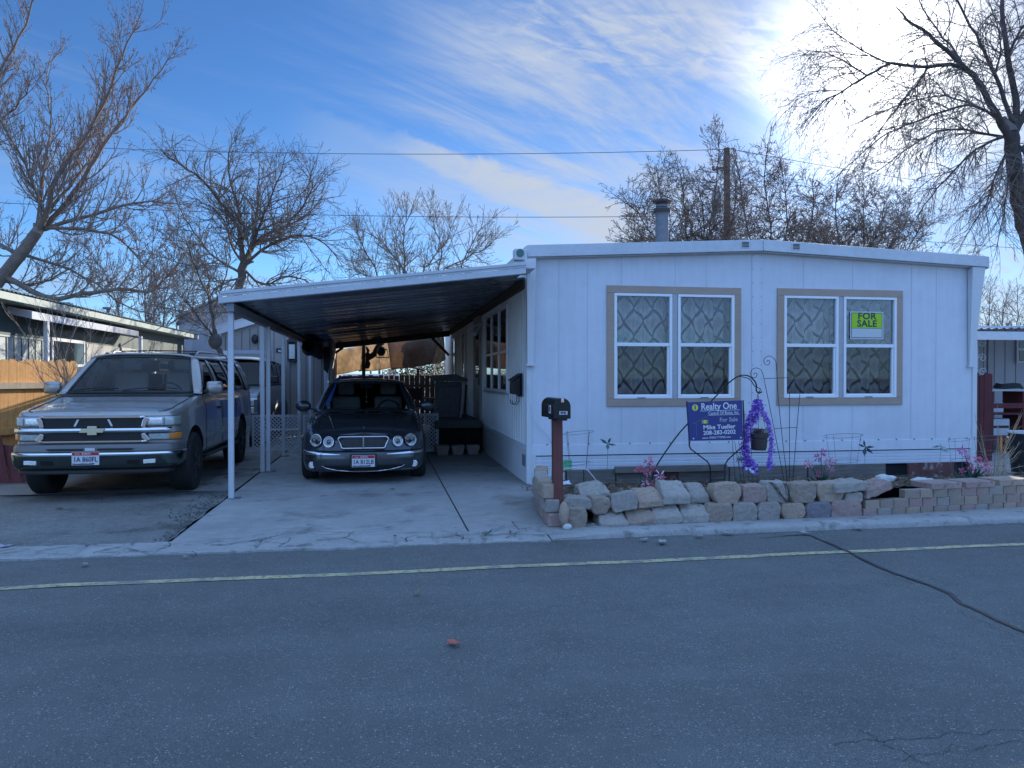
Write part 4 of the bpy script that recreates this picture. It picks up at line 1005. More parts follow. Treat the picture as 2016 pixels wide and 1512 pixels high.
def make_sedan():
    Z = 1.035
    car = thing('parked_sedan', 'dark grey four door sedan with twin round headlights parked under the carport', 'sedan', (-.275, 10.72, 0.012), 0)
    car.scale = (1, 1, Z)
    half = [(0, .0), (.30, .008), (.55, .05), (.73, .15), (.825, .32), (.868, .65), (.89, 1.3), (.895, 2.3), (.89, 3.4), (.86, 4.1), (.78, 4.45), (.6, 4.6), (.3, 4.66), (0, 4.67)]
    zs = [(0, .655), (.10, .675), (.35, .735), (.7, .80), (1.1, .855), (1.5, .895), (2.2, .92), (3.4, .94), (4.0, .95), (4.67, .90)]
    crown = [(0, .008), (.15, .03), (.5, .055), (1.2, .055), (1.5, .04), (1.9, 0), (3.5, 0), (3.8, .04), (4.6, .03)]
    bd = Body(half, .48, [(.165, -.10), (.185, -.03), (.22, -.005), (.30, .004), (.40, 0), (.435, -.008), (.452, -.045), (.48, -.055)],
              [(.165, -.10), (.20, -.03), (.28, 0), (.40, .004), (.48, .004)],
              ([(0, -.055), (.25, -.062), (.5, -.075), (.75, -.10), (.9, -.14), (1, -.20)], [(0, .004), (.3, .0), (.6, -.014), (.8, -.035), (.92, -.065), (1, -.12)]), zs, crown, fs=(2.9, 4.6))
    RT = .315
    body_part('body', bd, M_jag, car, (.86, 3.57), .365, RT+.01)
    b = MB(); b.box(-.72, .72, .35, 4.3, .14, .45); b.build('underbody', M_under, car)
    car_wheels(car, RT, .215, .89, (.86, 3.57), .205, 7)
    def S(y, t, sd):
        x = .80+(.575-.80)*t+.03*math.sin(math.pi*t); zb = .915
        zr = 1.345-.02*max(0, y-2.9)**2; z = zb+(zr-zb)*t
        return Vector((sd*x, y, z))
    def WS(u, v):
        x = 2*u-1; xb, xt = .735, .56; yb, yt = 1.22+.30*abs(x)**2.1, 2.02+.17*abs(x)**2.1
        zb, zt = .935-.012*x*x, 1.365-.02*x*x
        return Vector((x*(xb+(xt-xb)*v), yb+(yt-yb)*v-.02*math.sin(math.pi*v), zb+(zt-zb)*v+.012*math.sin(math.pi*v)))
    b = MB(); b.grid(screen_grid(lambda u, v: WS(.045+.91*u, .05+.9*v), 14, 6)); b.build('windscreen', M_cglass, car, smooth=60)
    b = MB()
    for (u0, u1, v0, v1) in ((.02, .98, .0, .06), (.02, .98, .945, .99), (.02, .05, .06, .945), (.95, .98, .06, .945)):
        b.grid(screen_grid(lambda u, v: WS(u0+(u1-u0)*u, v0+(v1-v0)*v)+Vector((0, -.004, .002)), 14, 4))
    b.build('windscreen_frame', M_trimb, car, smooth=60, solid=.006)
    for sd in (1, -1):
        rows = []
        for j in range(9):
            t = j/8; a = WS(1 if sd > 0 else 0, t); o_ = WS(.972 if sd > 0 else .028, t); c = S(1.56+(2.30-1.56)*t, t, sd)
            rows.append([o_+Vector((0, -.006, .004)), a+Vector((sd*.010, -.004, 0)), (a+c)/2+Vector((sd*.014, -.006, 0)), c])
        b = MB(); b.grid(rows if sd > 0 else [r_[::-1] for r_ in rows]); b.build('pillar', M_jag, car, smooth=50, solid=.02)
        b = MB(); b.tube([r_[1]+Vector((0, -.006, .003)) for r_ in rows], .005, 5); b.build('pillar_trim', M_chrome, car)
    greenhouse(car, S, [(1.72, 2.55, 2.36, 2.58), (2.64, 3.42, 2.66, 3.22)], None, None, None, M_jag, M_cglassd)
    for sd in (1, -1):
        b = MB(); rows = []
        for j in range(5): t = j/4; rows.append([S(3.42-.20*t+(0.40-.14*t)*k/3, t, sd) for k in range(4)])
        b.grid(rows if sd > 0 else [r_[::-1] for r_ in rows]); b.build('pillar', M_jag, car, smooth=40, solid=.02)
    b = MB(); b.grid([[Vector((x*(.72-.17*t), 3.85-.50*t+.0, .935+.39*t)) for x in (-1, -.5, 0, .5, 1)] for t in (0, .5, 1)]); b.build('rear_window', M_cglassd, car, solid=.004)
    rows = []
    for j in range(19):
        t = j/18; y = 2.01+(3.40-2.01)*t; row = []
        for i in range(15):
            x = -1+2*i/14; dy = .17*abs(x)**2.1*(1-t)-.02*t; z = 1.368+.045*math.sin(math.pi*min(1, t*.95+.12))*(1-.25*x*x)-.03*abs(x)**5-.014*x*x-.035*t*t
            row.append(Vector((x*.60, y+dy, z)))
        rows.append(row)
    b = MB(); b.grid(rows); b.build('roof', M_jag, car, smooth=60, solid=.025)
    # hood flutes and shut lines
    for sd in (1, -1):
        b = MB(); pts = [(sd*(.40+.16*t), .17+1.05*t, bd.top(.40+.16*t, .17+1.05*t)+.002) for t in [i/14 for i in range(15)]]; b.tube(pts, [.006+.005*math.sin(math.pi*i/14) for i in range(15)], 6); b.build('hood_crease', M_jag, car, smooth=60)
        b = MB(); pts = [(sd*(.62+.10*t), .22+1.05*t, bd.top(.62+.10*t, .22+1.05*t)+.001) for t in [i/14 for i in range(15)]]; b.tube(pts, .003, 5); b.build('hood_gap', M_gap, car)
    b = MB(); b.tube([(x, .14+.12*abs(x)**2, bd.top(x, .14+.12*abs(x)**2)+.001) for x in [-.62+1.24*i/24 for i in range(25)]], .003, 5); b.build('hood_gap', M_gap, car)
    b = MB(); b.tube([(0, .20, bd.top(0, .2)), (0, .185, bd.top(0, .2)+.03), (0, .20, bd.top(0, .2)+.045)], [.006, .010, .004], 8); b.build('hood_ornament', M_chrome, car, smooth=60)
    # grille: oval halves with a centre rib
    def rrect(cx, cz_, hw, hh, r, n=6, skew=0, taper=0):
        out = []
        for (sx, sz, a0) in ((1, 1, 0), (-1, 1, 90), (-1, -1, 180), (1, -1, 270)):
            for i in range(n+1):
                a = R(a0+90*i/n); x = sx*(hw-r)+r*math.cos(a); z = sz*(hh-r)+r*math.sin(a)
                if sz < 0: x *= (1-taper)
                out.append((cx+x, cz_+z))
        return out
    gy = .02
    b = MB(); b.prism(rrect(0, .568, .335, .072, .04, taper=.10), gy, .12, 'y'); gr = b.build('grille', M_trimb, car)
    b = MB()
    for i in range(39):
        x = -.30+i*.0158
        if abs(x) > .022: b.box(x-.0035, x+.0035, gy-.010, gy, .568-.062*min(1, (.34-abs(x))*9), .568+.064*min(1, (.34-abs(x))*9))
    for z in (.52, .545, .57, .595, .62): b.box(-.28, .28, gy-.006, gy-.001, z-.002, z+.002)
    b.build('grille_bar', mat('grille_mesh_grey', (.10, .105, .11), .35, .6), gr)
    b = MB(); pts = [(x, gy-.008, z) for x, z in rrect(0, .568, .342, .077, .044, taper=.10)]; b.tube(pts, .0125, 8, closed=True); b.bar((0, gy-.012, .494), (0, gy-.012, .648), .022, .022, up=(0, -1, 0)); b.build('grille_surround', M_chrome, gr, smooth=50)
    # round headlights in pods
    for sd in (1, -1):
        for (x, z, rr, y) in ((.470, .578, .066, .055), (.648, .592, .080, .135)):
            c = Vector((sd*x, y, z)); yaw_ = sd*(.18 if x < .6 else .42)
            Mx = Matrix.Translation(c) @ Matrix.Rotation(yaw_, 4, 'Z') @ Matrix.Rotation(-.16, 4, 'X')
            b = MB(); b.lathe([(rr*1.14, .10), (rr*1.14, .012), (rr*1.06, -.008), (rr*1.0, -.008)], (0, 0, 0), 32, 'y'); b.v = [tuple(Mx @ Vector(p)) for p in b.v]; b.f = b.f[:-2]; hl = b.build('headlight', M_jag, car, smooth=40)
            b = MB(); b.lathe([(.005, .05), (rr*.5, .045), (rr*.85, .02), (rr*1.02, -.004)], (0, 0, 0), 32, 'y'); b.v = [tuple(Mx @ Vector(p)) for p in b.v]; b.f = b.f[:-2]; b.build('reflector', M_lensin, hl, smooth=60)
            b = MB(); b.tube([tuple(Mx @ Vector((rr*1.04*math.cos(t*math.pi/14), -.009, rr*1.04*math.sin(t*math.pi/14)))) for t in range(28)], .0045, 5, closed=True); b.build('lamp_rim', M_chrome, hl)
            if x > .6:
                for k in (-1, 1): b = MB(); b.lathe([(.026, .02), (.030, -.002), (.02, -.010)], (k*.036, 0, .004), 16, 'y'); b.v = [tuple(Mx @ Vector(p)) for p in b.v]; b.build('bulb_cup', mat('bulb_cup', (.16, .14, .12), .15, .8), hl, smooth=50)
            else:
                b = MB(); b.lathe([(.028, .02), (.030, -.002), (.015, -.012)], (0, 0, 0), 16, 'y'); b.v = [tuple(Mx @ Vector(p)) for p in b.v]; b.build('bulb_cup', MATS.get('bulb_cup') or mat('bulb_cup', (.16, .14, .12), .15, .8), hl, smooth=50)
    # bumper blades, seam, intake, fog lights
    patch(bd, 'bumper_blade', M_chrome, car, 1.05, 4.2, .40, .43, proud=.010, sides=(1, -1), solid=.008, nq=20, ztop=lambda t: .412+.030*min(1, t*2.2)+.012*t, zbot=lambda t: .405-.008*min(1, t*3)+.014*t)
    patch(bd, 'bumper_seam', M_gap, car, .5, 4.6, .452, .458, proud=.004, sides=(1, -1), solid=.003, nq=20)
    b = MB(); n = 24
    up = [(-.56+1.12*i/n, .262+.0*i) for i in range(n+1)]; lo = [(-.56+1.12*i/n, .262-.085*math.sin(math.pi*i/n)**.6) for i in range(n+1)]
    rows = [[tuple(bd.P(*(q_at(bd, abs(x))), z if z > .19 else .19, 1 if x >= 0 else -1, .006)) for x, z in r_] for r_ in ()]
    def onb(x, z, pr=.006):
        lo_, hi_ = 0.0, 4.0
        for _ in range(24):
            md = (lo_+hi_)/2
            if bd.P(md, z).x < abs(x): lo_ = md
            else: hi_ = md
        return bd.P(lo_, z, 1 if x >= 0 else -1, pr)
    b.grid([[onb(x, z) for x, z in lo], [onb(x, (z+z2)/2) for (x, z), (_, z2) in zip(lo, up)], [onb(x, z) for x, z in up]]); b.build('lower_intake', M_gap, car, solid=.004)
    b = MB(); b.tube([onb(x, z-.002, .010) for x, z in lo], .0055, 6); b.build('intake_trim', M_chrome, car, smooth=60)
    for sd in (1, -1):
        c = onb(sd*.70, .265, .004)
        b = MB(); b.lathe([(.046, .03), (.046, -.006), (.038, -.012), (.032, -.006)], c, 20, 'y'); fl = b.build('fog_light', M_lensin, car, smooth=40)
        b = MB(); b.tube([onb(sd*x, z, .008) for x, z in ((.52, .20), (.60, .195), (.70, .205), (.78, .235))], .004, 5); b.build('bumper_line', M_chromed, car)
    b = MB(); b.box(-.185, .185, -.020, .02, .235, .415); b.build('plate_holder', M_trimb, car, bevel=.01)
    plate(car, .0, -.021, .322, '1A 812LB')
    for sd in (1, -1):
        for y in (1.52, 2.60, 3.45):
            b = MB(); b.tube([(sd*(.897-.02*max(0, (z-.7))*4), y, z) for z in (.28, .5, .7, .8, .88)], .003, 5); b.build('door_gap', M_gap, car)
        b = MB(); b.ball((sd*.975, 1.70, 1.0), .1, 14, 8, (1.22, .62, .88)); m_ = b.build('mirror', M_jag, car, smooth=60)
        b = MB(); b.bar((sd*.80, 1.72, .945), (sd*.90, 1.72, .965), .06, .03); b.build('mirror_arm', M_trimb, m_)
    b = MB(); b.box(-.70, .70, 1.45, 1.9, .80, .945); b.build('dashboard', M_cabin, car, bevel=.03, seg=3)
    b = MB(); b.box(-.76, .76, 1.5, 3.7, .80, .918); b.build('floor_deck', M_cabin, car)
    b = MB(); b.tube([(.36+.17*math.cos(2*math.pi*i/20), 1.98-.07*math.sin(2*math.pi*i/20), .93+.15*math.sin(2*math.pi*i/20)) for i in range(20)], .013, 6, closed=True); b.build('steering_wheel', M_cabin, car)
    ms = mat('grey_green_seat', (.50, .55, .50), .7)
    for x in (-.36, .36): seat(car, x, 2.35, .62, .48, .50, m=ms)
    for x in (-.36, .36): seat(car, x, 3.15, .55, .5, .5, m=M_cabin)
    b = MB(); b.box(-.11, .11, 2.0, 2.02, 1.27, 1.33); rv = b.build('rear_view_mirror', M_cabin, car, bevel=.01)
    b = MB(); b.tube([(0, 1.98, 1.27), (0, 1.98, 1.05)], .002, 4); b.ball((0, 1.98, 1.13), .012, 8, 6); b.ball((0, 1.98, 1.05), .014, 8, 6); b.build('mirror_charm', M_plate, rv)
    for x, y, l, a in ((.55, .95, .5, .35), ):
        pass
    for (x0, x1) in ((-.62, -.08), (-.02, .52)):
        b = MB(); b.tube([WS(.5+(x0+(x1-x0)*i/8)/1.47, .04+.05*math.sin(math.pi*i/10))+Vector((0, -.018, .012)) for i in range(9)], .006, 5); b.build('wiper', M_trimb, car)
    return car
def q_at(bd, x): return (0,)
make_sedan()

def make_van():
    car = thing('parked_van', 'grey and tan passenger van with stacked square headlights behind the lattice gate', 'van', (-3.50, 16.55, 0.015), 0)
    half = [(0, .0), (.40, .01), (.70, .03), (.86, .09), (.92, .22), (.95, .6), (.96, 1.2), (.97, 2.2), (.97, 3.4), (.96, 4.3), (.93, 4.65), (.7, 4.72), (.3, 4.73), (0, 4.73)]
    zs = [(0, 1.06), (.3, 1.14), (.8, 1.24), (1.1, 1.30), (4.73, 1.30)]; crown = [(0, .02), (.5, .05), (1, .03), (1.3, 0), (4.7, 0)]
    bd = Body(half, .9, [(.25, -.05), (.32, 0), (.46, .04), (.50, 0), (.9, 0)], [(.3, -.05), (.36, 0), (.6, .01), (.9, 0)], ([(0, 0), (.5, 0), (.8, -.02), (1, -.08)], [(0, 0), (.5, -.01), (.8, -.03), (1, -.08)]), zs, crown)
    body_part('body', bd, M_van, car, (.85, 3.65), .40, .36)
    car_wheels(car, .34, .23, .95, (.85, 3.65), .2)
    b = MB(); b.box(-.78, .78, .4, 4.4, .22, .5); b.build('underbody', M_under, car)
    patch(bd, 'lower_cladding', mat('dark_cladding', (.05, .055, .065), .4, .2), car, 4.2, 9.5, .36, .86, proud=.008, sides=(1, -1), nq=24)
    def S(y, t, sd):
        x = .90+(.80-.90)*t+.02*math.sin(math.pi*t); return Vector((sd*x, y, 1.30+(1.86-1.30)*t))
    def WS(u, v):
        x = 2*u-1; yb, yt = .86+.20*abs(x)**2, 1.42+.14*abs(x)**2
        return Vector((x*(.86+(.78-.86)*v), yb+(yt-yb)*v-.02*math.sin(math.pi*v), 1.30+(1.86-1.30)*v))
    b = MB(); b.grid(screen_grid(lambda u, v: WS(.05+.9*u, .05+.88*v), 12, 5)); b.build('windscreen', glass('van_glass', see=.30, k=.9), car, smooth=60)
    for sd in (1, -1):
        rows = []
        for j in range(7):
            t = j/6; a = WS(1 if sd > 0 else 0, t); o_ = WS(.955 if sd > 0 else .045, t); rows.append([o_, a, S(1.14+.48*t, t, sd)])
        b = MB(); b.grid(rows if sd > 0 else [r_[::-1] for r_ in rows]); b.build('pillar', M_van, car, smooth=50, solid=.02)
    greenhouse(car, S, [(1.2, 1.98, 1.68, 2.0), (2.1, 2.72, 2.1, 2.72), (2.80, 3.40, 2.80, 3.40), (3.48, 4.1, 3.48, 4.1), (4.18, 4.55, 4.18, 4.5)], None, None, None, M_van, M_cglassd)
    rows = []
    for j in range(13):
        t = j/12; y = 1.42+3.2*t; rows.append([Vector((x*.82, y+.14*x*x*(1-t), 1.875+.10*math.sin(math.pi*min(1, t+.12))*(1-.5*x*x)-.05*abs(x)**6)) for x in [-1+i/6 for i in range(13)]])
    b = MB(); b.grid(rows); b.build('roof', mat('van_roof_paint', (.55, .53, .48), .35, .1, noise=(5, .1)), car, smooth=60, solid=.03)
    for sd in (1, -1):
        for z in (.80, .955):
            b = MB(); b.box(sd*.73-.11, sd*.73+.11, -.012, .06, z-.06, z+.06); h = b.build('headlight', M_lensin, car, bevel=.006)
        b = MB(); b.box(sd*.75-.16, sd*.75+.16, -.002, .07, .72, 1.04); b.build('lamp_bezel', M_chrome, car, bevel=.01)
        b = MB(); b.box(sd*1.06-.10, sd*1.06+.10, 1.30, 1.40, 1.36, 1.52); m_ = b.build('mirror', M_trimb, car, bevel=.03, seg=3)
        b = MB(); b.bar((sd*.9, 1.36, 1.36), (sd*1.02, 1.36, 1.42), .05, .04); b.build('mirror_arm', M_trimb, m_)
    b = MB(); b.box(-.55, .55, -.01, .03, .74, 1.02); g = b.build('grille', M_trimb, car)
    b = MB(); [b.box(-.55, .55, -.02, -.01, z-.006, z+.006) for z in (.80, .88, .96)]; b.build('grille_bar', M_chrome, g)
    b = MB(); b.tube([(.12*math.cos(a*.1), -.0, 1.1) for a in range(2)], .002, 4)
    b = MB(); b.tube([(.42, .12, bd.top(.42, .12)), (.50, .5, bd.top(.5, .5)), (.56, .85, bd.top(.56, .85))], .004, 5); b.build('hood_gap', M_gap, car)
    b = MB(); b.box(-.8, .8, 1.1, 1.5, 1.12, 1.33); b.build('dashboard', M_cabin, car, bevel=.03)
    b = MB(); b.box(-.9, .9, 1.2, 4.6, 1.2, 1.30); b.build('floor_deck', M_cabin, car)
    for x in (-.4, .4): seat(car, x, 2.0, .95, m=M_cabin)
    return car
make_van()

# car hidden under a blue tarpaulin behind the sedan
t = thing('tarpaulin_covered_car', 'car under a draped blue tarpaulin parked behind the dark sedan', 'covered car', (-.55, 16.1, .012))
b = MB(); rows = []
prof = [(0, .35), (.12, .72), (.9, .98), (1.5, 1.40), (2.2, 1.52), (3.0, 1.50), (3.8, 1.10), (4.3, .95), (4.45, .3)]
for j in range(37):
    y = 4.45*j/36; h = smo(prof, y); row = []
    for i in range(33):
        a = math.pi*i/32; x = -math.cos(a); e = abs(x)
        z = h*(max(0, 1-e**5.5))**.55; z = max(z, .04)
        xx = x*(.99-.16*max(0, (z-.8)))
        row.append((xx+.02*fbm(y*2, i*.4), y+.03*fbm(i*.3, y*2.2), z+.022*fbm(xx*4, y*3)))
    rows.append(row)
b.grid(rows); b.build('tarpaulin', mat('blue_tarpaulin', (.012, .085, .30), .42, noise=(6, .12), bump=(14, .5, .02)), t, smooth=180)
b = MB(); [b.lathe([(.3, sx*.72-.1), (.3, sx*.72+.1)], (0, y, .3), 24, 'x') for sx in (-1, 1) for y in (.8, 3.5)]
b.build('wheel', M_tyre, t, smooth=40)
# ------------------------------------------------------------------ bare winter trees
def bark(name, col, amt=.3): return mat(name, col, .9, noise=[(6, amt), (40, amt)], bump=(30, .8, .01))
class Tree:
    def __init__(s, seed, tw, droop=0.0, jit=.18, seg=.25, buds=None, bsize=.02, spread=.9, up=.0, sides=3, dens=1.75, thick=.58):
        s.dens, s.thick = dens, thick
        s.r = random.Random(seed); s.tw, s.droop, s.jit, s.seg, s.buds, s.bs, s.spread, s.up, s.sides = tw, droop, jit, seg, buds, bsize, spread, up, sides
        s.trunk = MB(); s.crown = MB(); s.bud = MB()
    def rv(s): return Vector((s.r.gauss(0, 1), s.r.gauss(0, 1), s.r.gauss(0, 1)))
    def put(s, pts, rad, big):
        n = 8 if rad[0] > .06 else 5 if rad[0] > .018 else s.sides
        (s.trunk if big else s.crown).tube(pts, rad, n, cap=False)
    def limb(s, pts, r0, r1, kids, klen, lvl=2, big=True, t0=.12, ang=.9, sub=None):
        """a traced limb: smooth it, roughen it, then let branches grow off it"""
        kids = int(kids*1.35); P = []; k = len(pts); r0 *= s.thick; r1 *= s.thick
        for i in range(k-1):
            a, b_, c, d = pts[max(0, i-1)], pts[i], pts[i+1], pts[min(k-1, i+2)]
            m = max(3, int((c-b_).length/ (s.seg*1.2)))
            for j in range(m):
                t = j/m; P.append(.5*((2*b_)+(c-a)*t+(2*a-5*b_+4*c-d)*t*t+(3*b_-a-3*c+d)*t**3)+s.rv()*s.seg*.06)
        P.append(pts[-1]); n = len(P)
        rad = [r0+(r1-r0)*(i/(n-1))**.8 for i in range(n)]
        s.put(P, rad, big)
        for q in range(kids):
            t = t0+(1-t0)*(q+s.r.random())/kids; i = min(n-2, int(t*(n-1))); d = (P[i+1]-P[i]).normalized()
            side = s.rv(); side = (side-d*side.dot(d)).normalized()
            a = ang*(.6+.6*s.r.random()); nd = d*math.cos(a)+side*math.sin(a); L = s.r.uniform(*klen)*(1.15-.5*t)
            s.grow(P[i], nd, L, min(rad[i]*.6, s.tw*(1.2+.7*L)), lvl)
        d = (P[-1]-P[-2]).normalized(); s.grow(P[-1], d, klen[0]*.8, r1, lvl)
    def grow(s, p, d, L, r, lvl):
        n = max(3, int(L/s.seg)+1); st = L/n; P = [p]; D = []
        d = Vector(d); bend = s.rv()*s.jit*.5
        for i in range(n):
            d = d+bend*.5+s.rv()*s.jit*.5+Vector((0, 0, s.up-s.droop*(1 if lvl < 2 else .4)*(i/n)*1.6))*st*2
            d.normalize(); p = p+d*st; P.append(p); D.append(d.copy())
        re = max(s.tw*.55, r*.35); rad = [r+(re-r)*i/n for i in range(n+1)]
        s.put(P, rad, False)
        if lvl > 0:
            kids = max(2, int(L/s.seg*.95*s.dens))
            for q in range(kids):
                t = .18+.8*(q+s.r.random()*.8)/kids; i = min(n-1, int(t*n)); dd = D[i]
                side = s.rv(); side = (side-dd*side.dot(dd)).normalized(); a = s.spread*(.5+.6*s.r.random())
                s.grow(P[i], dd*math.cos(a)+side*math.sin(a), L*s.r.uniform(.28, .55)*(1.2-.5*t), rad[i]*.62, lvl-1)
        elif s.buds:
            for i in range(1, n+1):
                for _ in range(s.buds):
                    c = P[i]+s.rv()*s.bs*.8; h = s.rv().normalized()*s.bs; g = s.rv().normalized()*s.bs*.6
                    s.bud.add([c-h*.7, c+g, c+h, c-g], [(0, 1, 2, 3)])
    def done(s, name, label, m_trunk, m_crown, group=None, m_bud=None, base=None, cat='tree'):
        base = base or Vector(s.trunk.v[0]); root = thing(name, label, cat, (base.x, base.y, 0), 0, group)
        s.trunk.build('trunk', m_trunk, root, smooth=60, world=True)
        if s.bud.f and m_bud:
            k = len(s.crown.f); s.crown.add(s.bud.v, s.bud.f); c = s.crown.build('crown', [m_crown, m_bud], root, world=True)
            idx = [0]*k+[1]*(len(s.crown.f)-k); c.data.polygons.foreach_set('material_index', idx)
        else: s.crown.build('crown', m_crown, root, world=True)
        return root
def T(Y, *pts, dy=0.0):
    n = len(pts)
    return [at(u, v, Y+dy*i/max(1, n-1)) for i, (u, v) in enumerate(pts)]
B_maple, B_twig = bark('maple_bark', (.18, .13, .10)), bark('maple_twig', (.25, .19, .155), .2)
B_dark, B_dtw = bark('dark_bark', (.09, .07, .058)), bark('dark_twig', (.18, .14, .11), .2)
B_bud = mat('red_bud', (.30, .15, .12), .8, noise=(3, .3))
G = 'bare winter trees behind the lot'
# leaning maple behind the neighbour's home
Y = 23
t = Tree(11, .0105, up=.55, jit=.16, seg=.27, buds=1, bsize=.028, spread=.8, dens=1.15)
base = at(-90, 700, Y); base.z = 0
t.limb([base]+T(Y, (-50, 620), (0, 552), (40, 500), (72, 458)), .42, .27, 0, (1, 2))
def ML(pts, r0, r1, kids, kl, dy=0, **k): t.limb(T(Y, *pts, dy=dy), r0, r1, kids, kl, **k)
ML([(72, 458), (92, 420), (112, 350), (160, 280), (205, 200), (240, 110), (268, 52)], .17, .02, 30, (1.0, 2.0), -1.5)
ML([(72, 458), (130, 400), (190, 310), (235, 245), (290, 175), (338, 108)], .15, .02, 28, (1.0, 1.9), 1.5)
ML([(92, 420), (150, 350), (200, 270), (225, 160), (228, 60)], .09, .015, 22, (.9, 1.6), 2.5)
ML([(72, 455), (150, 432), (240, 405), (300, 398), (360, 402)], .12, .02, 18, (.9, 1.8), .5)
ML([(80, 450), (170, 452), (235, 470), (285, 520), (330, 560)], .10, .015, 20, (.8, 1.7), -1.0)
ML([(75, 440), (85, 340), (100, 250), (92, 170), (100, 110)], .10, .015, 22, (.8, 1.6), 2.0)
ML([(90, 420), (60, 350), (20, 270), (-20, 200)], .10, .02, 18, (1, 1.8), -2)
ML([(40, 500), (0, 480), (-60, 420)], .13, .04, 12, (1, 2), 1)
ML([(10, 545), (90, 585), (160, 580), (230, 570), (290, 575), (330, 545), (365, 500)], .15, .03, 20, (.8, 1.6), -.5)
ML([(40, 500), (110, 520), (190, 560), (240, 600), (300, 620)], .09, .02, 18, (.8, 1.5), 1.5)
ML([(0, 552), (60, 560), (120, 540), (180, 500)], .08, .02, 14, (.8, 1.5), 2)
ML([(-90, 360), (-30, 210), (10, 120), (50, 50), (70, -30)], .12, .03, 24, (.9, 1.8), 1)
ML([(-60, 300), (0, 240), (40, 200), (60, 160)], .07, .02, 14, (.8, 1.5), -1)
t.done('maple_tree', 'big bare maple with reddish buds leaning right above the green grey home', B_maple, B_twig, G, B_bud)
# slender stems between the maple and the crooked tree
Y = 31
t = Tree(12, .012, up=.25, jit=.2, seg=.42, buds=1, bsize=.035, spread=.75)
for pts, r in (([(285, 640), (280, 560), (268, 480), (235, 410)], .09), ([(322, 650), (330, 570), (345, 490), (352, 420)], .09), ([(300, 650), (305, 580), (300, 500), (310, 440)], .08), ([(240, 640), (215, 560), (180, 500), (150, 470)], .08), ([(350, 640), (372, 580), (385, 520), (392, 460)], .07)):
    ps = T(Y, *pts, dy=random.uniform(-2, 2)); t.limb([Vector((ps[0].x, ps[0].y, 0))]+ps, r, .015, 26, (1.0, 2.2), t0=.35)
t.done('slender_maple', 'thin stemmed bare maple with reddish twigs standing behind the left home', B_maple, B_twig, G, B_bud)
# crooked tree in the middle left
Y = 30
t = Tree(21, .0125, up=.06, jit=.32, seg=.36, spread=.95, dens=1.45)
tr = T(Y, (473, 650), (468, 600), (472, 560), (480, 520)); t.limb([Vector((tr[0].x, Y, 0))]+tr, .34, .26, 0, (1, 2))
for pts, r0, k, dy in (([(480, 520), (470, 450), (430, 392), (385, 345), (335, 312), (312, 290)], .15, 30, -2), ([(480, 515), (474, 430), (455, 360), (450, 300), (468, 268)], .13, 28, 1.5), ([(480, 520), (500, 470), (522, 420), (545, 360), (560, 312)], .13, 28, -1), ([(482, 512), (512, 470), (560, 448), (610, 420), (640, 380)], .13, 28, 2),
        ([(482, 520), (530, 482), (590, 462), (640, 480), (672, 520)], .12, 26, -2), ([(478, 540), (430, 512), (390, 470), (362, 430), (350, 400)], .10, 24, 2), ([(478, 545), (440, 560), (405, 590), (388, 615)], .09, 18, -1), ([(480, 530), (520, 560), (565, 545), (615, 560), (645, 600)], .10, 24, 1), ([(500, 470), (505, 400), (510, 340), (505, 290)], .09, 24, 3), ([(560, 448), (600, 400), (615, 360), (600, 330)], .08, 20, 0), ([(480, 520), (455, 480), (440, 430), (400, 400), (372, 388)], .09, 20, 0)):
    t.limb(T(Y, *pts, dy=dy), r0, .02, int(k*.8), (1.1, 2.3))
t.done('crooked_tree', 'dark bare tree with a wide twisted crown rising behind the carport', B_dark, B_dtw, G)
# little dark tree against the shed
Y = 20.0
t = Tree(22, .0095, up=.1, jit=.25, seg=.25, spread=.8)
tr = T(Y, (440, 720), (430, 690), (424, 668), (418, 625), (412, 585)); t.limb([Vector((tr[0].x, Y, 0))]+tr, .15, .075, 3, (.5, 1))
for pts in ([(412, 585), (385, 530), (372, 490), (365, 470)], [(418, 620), (440, 560), (452, 510), (450, 470)], [(412, 585), (408, 530), (400, 490)], [(424, 668), (380, 610), (350, 580)]): t.limb(T(Y, *pts, dy=random.uniform(-1, 1)), .05, .012, 16, (.5, 1.2))
b = t.trunk; b.ball(at(424, 672, Y), .17, 8, 6, (1, 1, 1.2))
t.done('small_tree', 'small dark bare tree with a swollen burl beside the beige shed', B_dark, B_dtw, G)
# pale tree far back in the middle
Y = 50
t = Tree(31, .022, up=.12, jit=.2, seg=.62, spread=.75)
for pts, r in (([(800, 560), (795, 500), (797, 450), (812, 412)], .22), ([(800, 560), (770, 500), (745, 470), (700, 450)], .17), ([(830, 560), (852, 510), (880, 470), (900, 420)], .2), ([(860, 560), (915, 510), (955, 490), (980, 465)], .18), ([(745, 560), (722, 500), (705, 460), (700, 430)], .16), ([(860, 560), (870, 490), (850, 440), (845, 412)], .15), ([(790, 560), (775, 480), (770, 430)], .13), ([(900, 560), (930, 480), (950, 440)], .14), ([(730, 570), (700, 530), (690, 500)], .12)):
    ps = T(Y, *pts, dy=random.uniform(-3, 3)); t.limb([Vector((ps[0].x, ps[0].y, 0))]+ps, r, .03, 22, (1.6, 3.2), t0=.5)
t.done('spreading_tree', 'pale bare tree with several fanned stems far beyond the carport roof', bark('pale_bark', (.13, .11, .09)), bark('pale_twig', (.26, .21, .16), .2), G)
